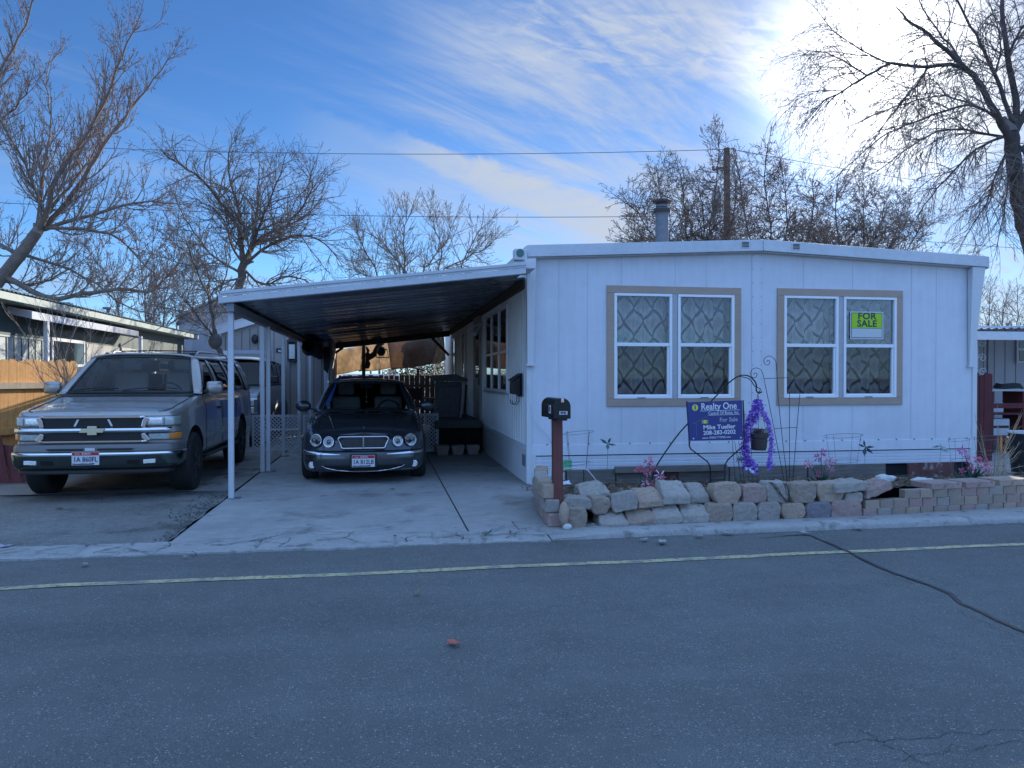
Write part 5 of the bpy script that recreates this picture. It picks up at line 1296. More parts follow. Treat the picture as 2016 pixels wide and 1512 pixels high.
# three stubby-twigged trees behind the home
B_m1, B_m2 = bark('grey_bark', (.11, .09, .085)), bark('grey_twig', (.20, .145, .115), .25)
B_b2 = mat('brown_bud', (.22, .15, .11), .8)
def behind(seed, Y, base, stems, name, label):
    t = Tree(seed, .0170, up=.12, jit=.28, seg=.34, buds=1, bsize=.028, spread=1.0, dens=1.95)
    b0 = at(*base, Y); b0 = Vector((b0.x, Y, 0))
    for pts, r in stems:
        ps = T(Y, *pts, dy=random.uniform(-2, 2)); t.limb([b0+Vector((random.uniform(-.2, .2), 0, 0)), (b0+ps[0])/2+Vector((0, 0, .3))]+ps, r, .03, 46, (1.1, 2.3), t0=.40, ang=1.1)
    t.done(name, label, B_m1, B_m2, G, B_b2, base=b0)
behind(41, 29, (1370, 620), [([(1340, 540), (1290, 470), (1255, 420), (1235, 400)], .11), ([(1345, 540), (1310, 450), (1300, 380), (1295, 345)], .12), ([(1360, 540), (1350, 450), (1345, 380), (1340, 345)], .12), ([(1380, 540), (1400, 440), (1412, 340), (1416, 270)], .13), ([(1350, 540), (1270, 490), (1245, 470)], .09), ([(1385, 540), (1385, 430), (1375, 370)], .11), ([(1390, 540), (1440, 440), (1450, 360)], .11)], 'stubby_tree', 'bare tree with stubby upright twigs between the stove pipe and utility pole')
behind(42, 31, (1530, 620), [([(1500, 540), (1470, 450), (1460, 380), (1450, 320)], .12), ([(1520, 540), (1515, 440), (1505, 350), (1512, 285)], .13), ([(1540, 540), (1550, 440), (1545, 380), (1540, 340)], .12), ([(1550, 540), (1590, 470), (1600, 410), (1600, 360)], .12), ([(1500, 540), (1450, 490), (1430, 460)], .10), ([(1560, 550), (1620, 500), (1640, 450)], .10)], 'stubby_tree', 'bare tree with stubby upright twigs just right of the utility pole')
behind(43, 30, (1690, 620), [([(1670, 560), (1650, 470), (1645, 400), (1650, 355)], .12), ([(1690, 560), (1700, 480), (1700, 410), (1710, 380)], .11), ([(1710, 560), (1750, 490), (1770, 440), (1780, 400)], .11), ([(1700, 560), (1770, 510), (1800, 470), (1812, 445)], .10), ([(1660, 560), (1610, 480), (1590, 440)], .11), ([(1690, 550), (1730, 450), (1740, 410)], .10)], 'stubby_tree', 'rightmost of the bare stubby twigged trees seen over the white roof')
# the big tree on the right against the sun
Y = 14.2
t = Tree(51, .0060, droop=1.2, jit=.22, seg=.20, spread=.85, thick=.68, dens=1.35)
tr = T(Y, (2040, 560), (2016, 440), (2002, 370), (1996, 310), (1990, 262)); t.limb([Vector((tr[0].x+.1, Y, 0))]+tr, .30, .21, 2, (.5, 1))
L_ = [([(1990, 275), (1960, 225), (1925, 160), (1895, 128), (1830, 70), (1784, 38)], .13, .035, 16, -.8), ([(1935, 172), (1905, 140), (1870, 126), (1826, 131), (1754, 127), (1708, 148), (1660, 178), (1623, 199), (1585, 240)], .085, .012, 34, -1.2),
      ([(1830, 131), (1809, 161), (1784, 190), (1750, 232), (1712, 285)], .04, .010, 20, -.6), ([(1996, 262), (2000, 200), (1984, 118), (1975, 42), (1974, -30)], .12, .06, 18, .8), ([(1992, 240), (1960, 150), (1936, 100), (1912, 50), (1876, -10)], .08, .03, 18, .6),
      ([(1900, 130), (1870, 90), (1830, 40), (1800, -20)], .05, .015, 14, .8), ([(1988, 256), (1919, 208), (1835, 228), (1750, 262), (1700, 300), (1650, 345)], .055, .010, 30, -1.0), ([(1990, 272), (1877, 254), (1813, 275), (1750, 321), (1700, 352)], .05, .010, 28, .8),
      ([(1988, 264), (1919, 296), (1877, 338), (1835, 385), (1800, 430)], .05, .010, 26, -.8), ([(1996, 280), (1962, 338), (1940, 402), (1900, 468)], .05, .010, 24, .5), ([(2000, 300), (1985, 360), (1975, 420), (1960, 500)], .04, .009, 18, -.5),
      ([(1708, 148), (1660, 120), (1610, 98), (1575, 110)], .03, .008, 16, .4), ([(1754, 127), (1700, 100), (1640, 60), (1600, 10)], .03, .008, 18, .9), ([(1660, 178), (1610, 180), (1570, 205)], .02, .007, 12, .3), ([(1996, 262), (2040, 180), (2080, 80), (2100, 0)], .12, .04, 18, 0), ([(2000, 300), (2060, 260), (2140, 230), (2220, 260)], .09, .02, 18, 0), ([(2000, 280), (2040, 330), (2080, 400)], .05, .01, 16, -.6), ([(1984, 118), (2010, 60), (2050, 0)], .05, .02, 14, -.5), ([(1960, 150), (1970, 80), (1950, 10)], .04, .012, 14, .5), ([(1919, 208), (1860, 190), (1800, 200), (1750, 215), (1690, 240), (1640, 268)], .03, .008, 24, .3)]
for pts, r0, r1, k, dy in L_: t.limb(T(Y, *pts, dy=dy), r0, r1, k, (.6, 1.7), ang=.8)
t.done('shade_tree', 'large bare tree with drooping twigs at the right edge against the bright sun', bark('shade_bark', (.07, .058, .052)), bark('shade_twig', (.18, .14, .12), .2), None)
# thicket far right
Y = 42
t = Tree(61, .014, up=.2, jit=.22, seg=.5, spread=.8)
for u in (1925, 1950, 1975, 2000, 2030):
    ps = T(Y, (u, 690), (u+random.uniform(-6, 6), 620), (u+random.uniform(-14, 14), 570), dy=random.uniform(-2, 2)); t.limb([Vector((ps[0].x, ps[0].y, 0))]+ps, .12, .02, 22, (1.2, 2.4), t0=.3)
t.done('distant_tree', 'distant bare tree between the white home and the roof at far right', B_m1, B_m2, G)
# shrub by the cedar fence
t = Tree(71, .0036, up=.5, jit=.16, seg=.12, spread=.5, thick=.8, dens=.9)
bs = Vector((-4.98, 11.9, 0))
for pts in ([(128, 760), (108, 700), (90, 640), (70, 590)], [(128, 760), (115, 690), (105, 640), (100, 600)], [(130, 770), (80, 700), (50, 660), (20, 620)], [(130, 760), (165, 700), (180, 650), (160, 600)], [(128, 770), (130, 700), (150, 640), (150, 600)], [(125, 780), (75, 730), (35, 700), (10, 690)], [(130, 770), (175, 720), (205, 660)], [(120, 800), (90, 760), (70, 720), (60, 670)], [(124, 770), (112, 720), (120, 660), (125, 610)]):
    ps = T(12.0, *pts, dy=random.uniform(-.5, .3)); t.limb([bs+Vector((random.uniform(-.05, .05), random.uniform(-.05, .05), 0))]+ps, .014, .004, 10, (.25, .6), lvl=1, t0=.35, ang=.5)
t.done('bare_shrub', 'pale leafless shrub with long whippy stems in front of the cedar fence', bark('pale_stem', (.30, .26, .21)), bark('pale_stem_twig', (.28, .22, .17)), None, base=bs, cat='shrub')
# ------------------------------------------------------------------ left side: neighbour's home, fences, shed, gate
M_sage = mat('sage_board', (.42, .46, .42), .7, noise=[(2, .1), (20, .06)], streak=(1, 6, .5, 3, .08))
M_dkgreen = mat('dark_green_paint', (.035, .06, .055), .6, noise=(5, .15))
M_corr = mat('weathered_roof_metal', (.22, .26, .245), .55, .2, noise=[(2, .15), (15, .1)], streak=(.4, 8, 1, 4, .15))
LX = -6.95
nb = thing('green_home', 'green grey mobile home with dark battens and a rusty metal roof at the left edge', 'mobile home', (LX, 10, 0))
NY0, NY1 = 8.0, 28.4
b = MB(); b.box(LX-4.2, LX, NY0, NY1, .0, 2.42); b.build('wall', M_sage, nb, world=True)
b = MB(); b.box(LX, LX+.03, NY0, NY1, 2.30, 2.86); b.box(LX-4.2, LX, NY1, NY1+.03, .0, 2.86); b.box(LX-4.2, LX, NY0, NY1, 2.42, 2.86); b.build('eave_shade_band', M_dkgreen, nb, world=True)  # dark green band, with the shade under the eave put into its colour
b = MB(); y = NY0+.1; k = 0
while y < NY1: b.box(LX, LX+.014, y, y+.03, .3, 2.30); y += .30
b.build('batten', M_dkgreen, nb, world=True)
b = MB(); b.box(LX, LX+.022, NY0, NY1, 2.26, 2.31); b.build('rail_trim', M_sage, nb, world=True)
# corrugated roof with a deep fascia
prof = []; y = NY0-.3
while y < NY1+.35: prof += [(y, 0), (y+.03, .022), (y+.08, .022), (y+.11, 0)]; y += .16
b = MB(); b.grid([[(x, yy, z+dz) for yy, dz in prof] for x, z in ((LX+.46, 3.02), (LX-2.1, 3.20), (LX-4.6, 3.02))]); b.build('roof', M_corr, nb, world=True, solid=.004)
b = MB(); b.box(LX+.40, LX+.43, NY0-.3, NY1+.35, 2.87, 3.0); b.box(LX+.0, LX+.40, NY0-.3, NY1+.35, 2.855, 2.87); b.build('fascia', M_corr, nb, world=True)
# porch: white awning, post, window and door
b = MB(); b.add([(LX+.45, 15.6, 2.74), (LX+.45, 21.9, 2.74), (LX+.45, 21.9, 2.60), (LX+.45, 15.6, 2.60), (LX+.0, 15.6, 2.84), (LX+.0, 21.9, 2.84), (LX, 21.9, 2.70), (LX, 15.6, 2.70)], [(0, 1, 2, 3), (7, 6, 5, 4), (0, 4, 5, 1), (3, 2, 6, 7), (0, 3, 7, 4), (1, 5, 6, 2)]); b.build('awning', mat('awning_white', (.40, .41, .44), .5, noise=(3, .1), streak=(1, 1, 9, 3, .08)), nb, world=True)
b = MB(); [b.box(LX+.452, LX+.468, 20.0+i*.095, 20.05+i*.095, 2.61, 2.73) for i in range(20)]; b.build('awning_flute', MATS['awning_white'], nb, world=True)
for y in (16.3, 22.2): b = MB(); b.box(LX+.36, LX+.44, y, y+.09, 0, 2.62); b.build('porch_post', M_trim, nb, world=True, bevel=.004)
for (y0, y1, z0, z1) in ((17.5, 19.3, 1.2, 2.35), (25.3, 26.6, 1.7, 2.25)):
    b = MB(); b.box(LX+.02, LX+.05, y0, y1, z0, z1); w = b.build('window', M_trim, nb, world=True)
    b = MB(); zm = (z0+z1)/2; b.box(LX+.05, LX+.055, y0+.07, y1-.07, z0+.07, zm-.03); b.box(LX+.05, LX+.055, y0+.07, y1-.07, zm+.03, z1-.07); p = b.build('pane', MATS['dark_pane'], w); p.data.transform(Matrix.Translation(-nb.location))
b = MB(); b.box(LX+.02, LX+.05, 19.4, 22.6, 0, 2.3); b.build('porch_panel', mat('tan_panel', (.42, .40, .36), .7, noise=(3, .15), streak=(1, 5, .4, 3, .12)), nb, world=True)
for (u, v, hh) in ((265, 610, .2), (320, 612, .35)):
    p = at(u, v, 24); b = MB(); b.lathe([(.05, 3.0), (.05, 3.15+hh)], (LX-1, 24 if u > 300 else 21, 0), 10); v_ = b.build('roof_vent', M_galv, nb, world=True)
    b = MB(); b.box(LX-1.12, LX-.88, (24 if u > 300 else 21)-.12, (24 if u > 300 else 21)+.12, 3.15+hh, 3.2+hh); q = b.build('vent_cap', M_galv, v_); q.data.transform(Matrix.Translation(-nb.location))
# cedar fence, dog-eared boards on two rails
M_cedar = mat('cedar', (.74, .36, .11), .8, noise=[(2, .15), (14, .12)], streak=(9, 9, .5, 5, .22), spots=(7, (.30, .13, .05), .66, .74), bump=(40, .3, .004))
fa, fb = Vector((-5.72, 11.15, 0)), Vector((-4.92, 13.15, 0)); fd = (fb-fa).normalized(); fn = Vector((fd.y, -fd.x, 0))
fence = thing('cedar_fence', 'new orange cedar board fence with dog eared tops in front of the green home', 'fence', fa)
i = 0; s_ = 0
Lf = (fb-fa).length
while s_ < Lf:
    w = .138; h = 1.755+.012*math.sin(i*2.1)+.01*random.random(); M = Matrix((fd, fn, Vector((0, 0, 1)))).transposed().to_4x4(); M.translation = fa+fd*s_
    b = MB(); pl = [(0, .03), (w, .03), (w, h-.035), (w-.03, h), (.03, h), (0, h-.035)]; b.prism(pl, -.009+.003*random.random(), .009, 'y'); b.v = [tuple(M @ Vector(p)) for p in b.v]
    o = b.build('board', M_cedar, fence, world=True); i += 1; s_ += .1425
for z in (1.38, .72):
    b = MB(); M = Matrix((fd, fn, Vector((0, 0, 1)))).transposed().to_4x4(); M.translation = fa
    b.box(0, Lf-.12, .012, .052, z-.045, z+.045, M); b.build('rail', mat('pale_rail', (.50, .38, .25), .8, noise=(5, .2), streak=(6, 6, .5, 6, .2)) if z > 1 else M_cedar, fence, world=True)
# two rounded red-brown posts behind the suv mirror
g = 'red painted posts by the suv mirror'
for k, (u, Y, h, w, m, lab) in enumerate(((121, 13.6, 1.80, .13, M_cedar, 'rounded cedar post end beside the bare shrub'), (137, 13.9, 1.60, .11, mat('red_stain', (.22, .03, .025), .7, noise=(6, .2), streak=(4, 4, .5, 4, .2)), 'dark red fence post between the cedar fence and the suv'), (146, 14.6, 1.57, .16, mat('faded_pink', (.42, .20, .19), .8, noise=(6, .2)), 'faded pink fence board just behind the red post'))):
    p = at(u, 720, Y); b = MB(); b.prism([(p.x-w/2, 0), (p.x+w/2, 0), (p.x+w/2, h-.04), (p.x+w/4, h), (p.x-w/4, h), (p.x-w/2, h-.04)], Y, Y+.03, 'y'); t = b.build('fence_post', m); tag(t, lab, 'post')
# red fence panel fallen over against the corner
M_red = MATS['red_stain']
M_redw = mat('weathered_red', (.16, .045, .045), .8, noise=(7, .25), streak=(5, 5, .5, 5, .25), bump=(30, .4, .004))
rf = thing('red_fence_panel', 'dark red board fence panel leaning over at the lower left edge', 'fence', (-5.15, 10.9, 0))
for i in range(7):
    x0 = -5.95+i*.145; top = 1.05-.018*(i-2)**2-.07*i if i > 1 else 1.02; y = 11.4+.04*i
    b = MB(); b.add([(x0+.12, y, 0), (x0+.26, y, 0), (x0+.10, y+.10, top), (x0-.04, y+.10, top+.02), (x0+.12, y+.022, 0), (x0+.26, y+.022, 0), (x0+.10, y+.122, top), (x0-.04, y+.122, top+.02)], [(0, 1, 2, 3), (7, 6, 5, 4), (0, 4, 5, 1), (1, 5, 6, 2), (2, 6, 7, 3), (3, 7, 4, 0)]); b.build('board', M_redw, rf, world=True)
b = MB(); b.bar((-5.9, 11.55, .30), (-5.0, 11.75, .30), .04, .08); b.build('rail', M_redw, rf, world=True)
# white building and beige garage behind the parked vehicles
M_pale = mat('pale_siding', (.46, .47, .50), .6, noise=(1, .08), streak=(3, 3, .4, 2, .08))
wb = thing('white_outbuilding', 'plain white gabled building behind the small dark tree', 'building', at(380, 700, 31).to_2d().to_3d())
x0, x1 = at(352, 640, 31).x, at(500, 640, 31).x
b = MB(); b.prism([(x0, 0), (x1, 0), (x1, 4.55), ((x0+x1)/2+.3, 4.65), (x0, 3.75)], 31, 36, 'y'); b.build('wall', M_pale, wb, world=True)
b = MB(); xm = (x0+x1)/2+.3
b.add([(x0-.1, 30.9, 3.76), (xm, 30.9, 4.68), (xm, 36, 4.68), (x0-.1, 36, 3.76), (x0-.1, 30.9, 3.84), (xm, 30.9, 4.76), (xm, 36, 4.76), (x0-.1, 36, 3.84)], [(0, 1, 2, 3), (7, 6, 5, 4), (0, 4, 5, 1), (3, 2, 6, 7), (0, 3, 7, 4)]); b.build('roof', M_fasc, wb, world=True)
b = MB(); b.box(x0+.5, x0+1.6, 30.97, 31.0, 0, 3.3); b.build('door', mat('grey_door', (.38, .40, .44), .6), wb, world=True)
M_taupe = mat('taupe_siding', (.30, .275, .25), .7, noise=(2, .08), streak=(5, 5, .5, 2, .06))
gx0, gx1, GY = -4.20, -1.35, 21.0
gar = thing('beige_garage', 'beige grooved siding garage with white gable trim and a lantern behind the van', 'garage', (gx0, GY, 0))
def gz(x): return 2.66+(x-gx0)*.31
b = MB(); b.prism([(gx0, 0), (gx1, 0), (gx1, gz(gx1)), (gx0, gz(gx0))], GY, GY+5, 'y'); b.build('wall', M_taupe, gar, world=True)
b = MB(); x = gx0+.1
while x < gx1: b.box(x, x+.014, GY-.006, GY-.001, .05, gz(x)-.1); x += .205
b.build('groove', mat('groove_dark', (.07, .065, .06), .9), gar, world=True)
b = MB(); b.add([(gx0-.25, GY-.12, gz(gx0-.25)-.02), (gx1+.2, GY-.12, gz(gx1+.2)-.02), (gx1+.2, GY-.12, gz(gx1+.2)+.17), (gx0-.25, GY-.12, gz(gx0-.25)+.17), (gx0-.25, GY-.08, gz(gx0-.25)-.02), (gx1+.2, GY-.08, gz(gx1+.2)-.02), (gx1+.2, GY-.08, gz(gx1+.2)+.17), (gx0-.25, GY-.08, gz(gx0-.25)+.17)], [(0, 1, 2, 3), (7, 6, 5, 4), (0, 4, 5, 1), (3, 2, 6, 7), (0, 3, 7, 4), (1, 5, 6, 2)]); b.build('gable_trim', M_trim, gar, world=True)
b = MB(); b.add([(gx0-.25, GY-.1, gz(gx0-.25)+.18), (gx1+.2, GY-.1, gz(gx1+.2)+.18), (gx1+.2, GY+5.1, gz(gx1+.2)+.18), (gx0-.25, GY+5.1, gz(gx0-.25)+.18), (gx0-.25, GY-.1, gz(gx0-.25)+.22), (gx1+.2, GY-.1, gz(gx1+.2)+.22), (gx1+.2, GY+5.1, gz(gx1+.2)+.22), (gx0-.25, GY+5.1, gz(gx0-.25)+.22)], [(0, 3, 2, 1), (4, 5, 6, 7), (0, 1, 5, 4), (1, 2, 6, 5), (0, 4, 7, 3)]); b.build('roof', M_fasc, gar, world=True)
b = MB(); b.box(gx0+.05, gx0+.16, GY-.03, GY-.008, 0, 2.2); b.build('corner_trim', M_trim, gar, world=True)
a0, a1 = at(448, 690, GY), at(533, 690, GY)
b = MB(); b.box(a0.x, a1.x, GY-.03, GY-.008, 2.12, 2.22); b.box(a1.x-.07, a1.x, GY-.03, GY-.008, 0, 2.12); gd = b.build('garage_door_trim', mat('door_casing', (.35, .37, .42), .6), gar, world=True)
b = MB(); b.box(a0.x, a1.x-.08, GY-.02, GY-.009, 0, 2.11); b.build('garage_door', M_taupe, gar, world=True)
p = at(503, 668, GY); b = MB(); b.ball((p.x, GY-.08, p.z), .10, 12, 8, (.9, .8, 1.3)); l = b.build('porch_light', M_black, gar, world=True, smooth=60)
p = at(575, 690, GY-.1)
b = MB(); b.box(p.x-.11, p.x+.11, GY-.20, GY-.01, p.z-.28, p.z-.25); b.box(p.x-.12, p.x+.12, GY-.21, GY-.01, p.z+.22, p.z+.27); b.box(p.x-.08, p.x+.08, GY-.17, GY-.03, p.z+.27, p.z+.33)
for sx in (-1, 1):
    for yy in (GY-.20, GY-.03): b.box(p.x+sx*.10-.012, p.x+sx*.10+.012, yy, yy+.02, p.z-.25, p.z+.22)
b.box(p.x-.1, p.x+.1, GY-.02, GY-.01, p.z-.25, p.z+.22); l = b.build('wall_lantern', M_black, gar, world=True)
b = MB(); b.box(p.x-.075, p.x+.075, GY-.165, GY-.05, p.z-.22, p.z+.16); q = b.build('lantern_glass', mat('frosted_glass', (.55, .56, .55), .2, noise=(20, .2)), l); q.data.transform(Matrix.Translation(-gar.location))
p = at(551, 690, GY); b = MB(); b.box(p.x-.10, p.x+.10, GY-.02, GY-.008, p.z-.055, p.z+.055); q = b.build('number_plaque', M_black, gar, world=True)
b = MB(); b.prism([(p.x-.04, p.z-.03), (p.x+.05, p.z-.03), (p.x+.02, p.z+.005), (p.x-.04, p.z+.01)], GY-.024, GY-.021, 'y'); o = b.build('plaque_mark', M_plate, q); o.data.transform(Matrix.Translation(-gar.location))
b = MB(); b.box(-1.50, -1.40, GY-1.0, GY-.92, 0, 2.4); b.build('downpipe', M_trim, gar, world=True)
# lattice gate and panels between carport posts
M_latt = mat('grey_lattice', (.48, .50, .52), .6, noise=(8, .15))
def lattice(name, label, cat, x0, x1, y, z0, z1, group=None, m=M_latt, st=.075, w=.020, fr=.045):
    r = thing(name, label, cat, (x0, y, 0), 0, group)
    b = MB(); b.box(x0, x1, y, y+.03, z1-fr, z1); b.box(x0, x1, y, y+.03, z0, z0+fr); b.box(x0, x0+fr, y, y+.03, z0+fr, z1-fr); b.box(x1-fr, x1, y, y+.03, z0+fr, z1-fr); b.build('frame', m, r, world=True)
    b = MB(); H_ = z1-z0
    k = x0-H_
    while k < x1:
        for s in (1, -1):
            # diagonal strip clipped to the panel
            if s > 0: a, c = (k, z0), (k+H_, z1)
            else: a, c = (k, z1), (k+H_, z0)
            ta, tb = max(0, (x0-a[0])/H_), min(1, (x1-a[0])/H_)
            if tb > ta: b.bar((a[0]+(c[0]-a[0])*ta, y+.012+s*.004, a[1]+(c[1]-a[1])*ta), (a[0]+(c[0]-a[0])*tb, y+.012+s*.004, a[1]+(c[1]-a[1])*tb), w, .006, up=(0, 1, 0))
        k += st
    b.build('lattice', m, r, world=True)
    return r
lattice('lattice_gate', 'grey lattice gate with a white strap between the carport posts', 'gate', -2.55, -1.62, 15.6, .05, .76)
lattice('lattice_fence', 'grey lattice panel directly behind the rear wheel of the suv', 'fence', -3.55, -2.62, 15.7, .05, .74)
lattice('lattice_fence', 'grey lattice panel just left of the sedan headlight', 'fence', -1.58, -1.10, 15.6, .05, .76)
lattice('lattice_fence', 'grey lattice panel between the sedan and the side steps', 'fence', .66, 1.06, 14.9, .05, .80)
b = MB(); b.box(-2.28, -1.66, 15.585, 15.597, .455, .485); tag(b.build('strap', mat('white_strap', (.75, .74, .70), .6, noise=(30, .3))), 'white strap tied across the grey lattice gate', 'strap')
b = MB(); b.prism([(-2.42, .36), (-2.30, .47), (-2.18, .36), (-2.30, .25)], 15.585, 15.598, 'y'); tag(b.build('gate_plaque', M_latt), 'diamond shaped plaque hung on the lattice gate', 'plaque')
# rolled blind along the outer beam near the back
b = MB(); rows = []
for i in range(30):
    t = i/29; y = 17.4+4.8*t; c = Vector((-1.66, y, 2.20-.05*math.sin(t*20)-.02*t)); rr = .13+.03*math.sin(t*31)+.02*fbm(t*9, 2)
    rows.append([c+Vector((rr*math.cos(a*math.pi/5), 0, rr*math.sin(a*math.pi/5)*1.1)) for a in range(10)])
b.grid(rows, closed=True); tag(b.build('rolled_blind', mat('dark_cloth', (.03, .03, .035), .9), smooth=180), 'dark rolled up blind tied under the outer carport beam', 'blind')
b = MB(); b.prism([(-1.50, 1.70), (-1.40, 1.60), (-1.34, 1.9), (-1.36, 2.28), (-1.50, 2.28)], 19.9, 19.96, 'y'); tag(b.build('hanging_cloth', MATS['dark_cloth']), 'dark cloth hanging beside the rolled blind', 'cloth')
# rear of the drive: dark picket fence, shade cloths, golf cart top, ornament, brush
g = None
pf = thing('picket_fence', 'dark picket fence with bright gaps closing the rear of the drive', 'fence', (-1.6, 23.9, 0))
M_pick = mat('dark_picket', (.03, .022, .02), .8, noise=(8, .2)); x = -1.72; i = 0
while x < 2.05:
    b = MB(); b.box(x, x+.135, 23.9, 23.92, .02, 1.56+.015*math.sin(i*3.3)); b.build('picket', M_pick, pf, world=True); x += .158; i += 1
b = MB(); b.box(-1.72, 2.0, 23.93, 23.97, .55, .63); b.box(-1.72, 2.0, 23.93, 23.97, 1.2, 1.28); b.build('rail', M_pick, pf, world=True)
M_cloth = mat('tan_shade_cloth', (.66, .54, .41), .8, noise=[(1.2, .2), (9, .15)], streak=(6, 6, 1, 4, .15))
def add_translucency(m, f):
    nt = m.node_tree; N = nt.nodes; L = nt.links; b = N['Principled BSDF']; o = [q for q in N if q.type == 'OUTPUT_MATERIAL'][0]
    tr = N.new('ShaderNodeBsdfTranslucent'); L.new(b.inputs['Base Color'].links[0].from_socket, tr.inputs[0]); mx = N.new('ShaderNodeMixShader'); mx.inputs[0].default_value = f
    L.new(b.outputs[0], mx.inputs[1]); L.new(tr.outputs[0], mx.inputs[2]); L.new(mx.outputs[0], o.inputs[0])
add_translucency(M_cloth, .6)
M_cloth2 = mat('brown_shade_cloth', (.36, .27, .21), .8, noise=[(1.5, .2), (20, .25)], streak=(9, 9, 1, 5, .25)); add_translucency(M_cloth2, .5)
def cloth(name, label, pts, m, Y, sag=.05):
    (tl, tr_, br, bl) = [at(u, v, Y) for u, v in pts]; b = MB(); rows = []
    for j in range(13):
        row = []
        for i in range(25):
            s, t = i/24, j/12; p = (tl*(1-s)+tr_*s)*(1-t)+(bl*(1-s)+br*s)*t
            row.append(p+Vector((0, sag*math.sin(s*9+t*2)+.05*fbm(s*5, t*4), -.03*math.sin(math.pi*s)*t)))
        rows.append(row)
    b.grid(rows); o = b.build(name, m, smooth=180, solid=.002); return tag(o, label, 'shade cloth', 'shade cloths hung across the rear of the carport')
cloth('shade_cloth', 'tan sunlit shade cloth hung left of the dark iron post', [(634, 694), (716, 680), (716, 727), (636, 741)], M_cloth, 23.0)
cloth('shade_cloth', 'narrow tan shade cloth strip behind the hanging iron frame', [(718, 680), (765, 672), (771, 724), (719, 731)], M_cloth, 23.1)
cloth('shade_cloth', 'brown darker shade cloth hung right of centre at the rear', [(763, 673), (868, 657), (853, 716), (770, 727)], M_cloth2, 23.0)
cloth('shade_cloth', 'tan triangular end of shade cloth next to the home wall', [(866, 664), (874, 657), (877, 709), (849, 717)], M_cloth, 22.9)
p0 = at(716, 742, 22.9); p1 = at(716, 676, 22.9)
b = MB(); b.box(p0.x-.05, p0.x+.05, 22.85, 22.95, 0, p1.z); tag(b.build('rear_post', MATS['dark_beam']), 'dark post standing between the two tan shade cloths', 'post')
def sil(name, label, cat, pts, Y, th=.03, m=M_black):
    b = MB(); P = [at(u, v, Y) for u, v in pts]; b.prism([(p.x, p.z) for p in P], Y, Y+th, 'y'); return tag(b.build(name, m), label, cat)
Z = lambda L_: [(680+x/9.16, 640+y/9.16) for x, y in L_]
sil('iron_ornament', 'dark curled iron ornament mounted on the rear post', 'ornament', Z([(360, 380), (400, 400), (436, 450), (425, 500), (445, 515), (490, 480), (525, 400), (560, 350), (640, 320), (690, 320), (700, 350), (620, 390), (575, 460), (560, 560), (500, 600), (430, 640), (455, 700), (430, 780), (350, 790), (365, 650), (360, 520), (385, 480), (375, 430)]), 22.8)
b = MB(); Q = [at(u, v, 22.7) for u, v in Z([(575, 440), (745, 440), (785, 590), (555, 580)])]; b.tube(Q, .018, 5, closed=True); Q = [at(u, v, 22.7) for u, v in Z([(610, 540), (690, 540), (690, 580), (610, 580)])]; b.tube(Q, .012, 4, closed=True)
c = at(680+645/9.16, 640+470/9.16, 22.7); b.ball(c, .13, 10, 7, (1, .8, 1.15)); b.tube([at(680+645/9.16, 640+330/9.16, 22.7), c], .02, 5)
for u1, v1 in Z([(720, 470), (570, 470), (700, 530), (600, 530)]): b.tube([c, at(u1, v1, 22.7)], .015, 4)
tag(b.build('hanging_lantern', M_black), 'black iron frame with a dark lantern hanging beside the curled ornament', 'lantern')
gc = thing('golf_cart_roof', 'dark arched cart canopy on thin supports behind the picket fence', 'cart canopy', (at(770, 730, 24.6).x, 24.6, 0))
xa, xb = at(706, 730, 24.6).x, at(838, 730, 24.6).x
b = MB(); b.grid([[(xa+(xb-xa)*i/16, y, 1.70+.18*math.sin(math.pi*i/16)**.8) for i in range(17)] for y in (24.6, 25.6)]); b.build('canopy', mat('canopy_grey', (.045, .05, .05), .5), gc, world=True, solid=.03)
b = MB(); b.box(xb-.28, xb-.20, 24.7, 24.78, .2, 1.78); b.build('support', M_black, gc, world=True); b = MB(); b.box(xa+.12, xa+.2, 24.7, 24.78, .2, 1.78); b.build('support', M_black, gc, world=True)
lattice('lattice_trim', 'short white diamond lattice strip on top of the dark picket fence', 'lattice', at(752, 735, 23.85).x, at(779, 735, 23.85).x, 23.85, 1.56, 1.72, m=M_trim, st=.13, w=.03, fr=.02)
# brush pile and far bright vehicle beyond the pickets
t = Tree(81, .008, up=.2, jit=.3, seg=.3, spread=.9, thick=1)
for i in range(26):
    x = random.uniform(.6, 3.6); y = random.uniform(26, 28); t.limb([Vector((x, y, 0)), Vector((x+random.uniform(-.4, .4), y, 1.1)), Vector((x+random.uniform(-1, 1), y+random.uniform(-.4, .4), 2.1))], .02, .008, 6, (.4, .9), 1, t0=.3)
t.done('brush', 'tangle of pale bare canes behind the picket fence near the home', bark('pale_cane', (.42, .34, .24)), bark('pale_cane2', (.40, .32, .22)), None, base=Vector((2, 27, 0)), cat='bush')
b = MB(); rows = []
for j in range(17):
    row = []
    for i in range(25): a = math.pi*i/24; row.append(Vector((2.3-2.0*math.cos(a)*(1+.1*fbm(i*.4, j*.4)), 28.6+j*.12, max(.02, 1.9*math.sin(a)*(1+.15*fbm(i*.5, j*.5, 3))))))
    rows.append(row)
hedge = Tree(82, .01)
b = MB()
for i in range(5200):
    p = Vector((random.uniform(.2, 5), random.uniform(28, 31), 0)); p.z = random.random()**.8*(2.0+.3*fbm(p.x, p.y)); h = hedge.rv().normalized()*.09; g_ = hedge.rv().normalized()*.04
    b.add([p-h, p+g_, p+h, p-g_], [(0, 1, 2, 3)])
tag(b.build('hedge', mat('hedge_leaf', (.03, .05, .02), .7, noise=(2, .4))), 'dark green hedge far behind the picket fence', 'hedge')
vb = thing('white_trailer', 'low pale trailer glimpsed beyond the picket fence left of the rear post', 'trailer', (-1.8, 27, 0))
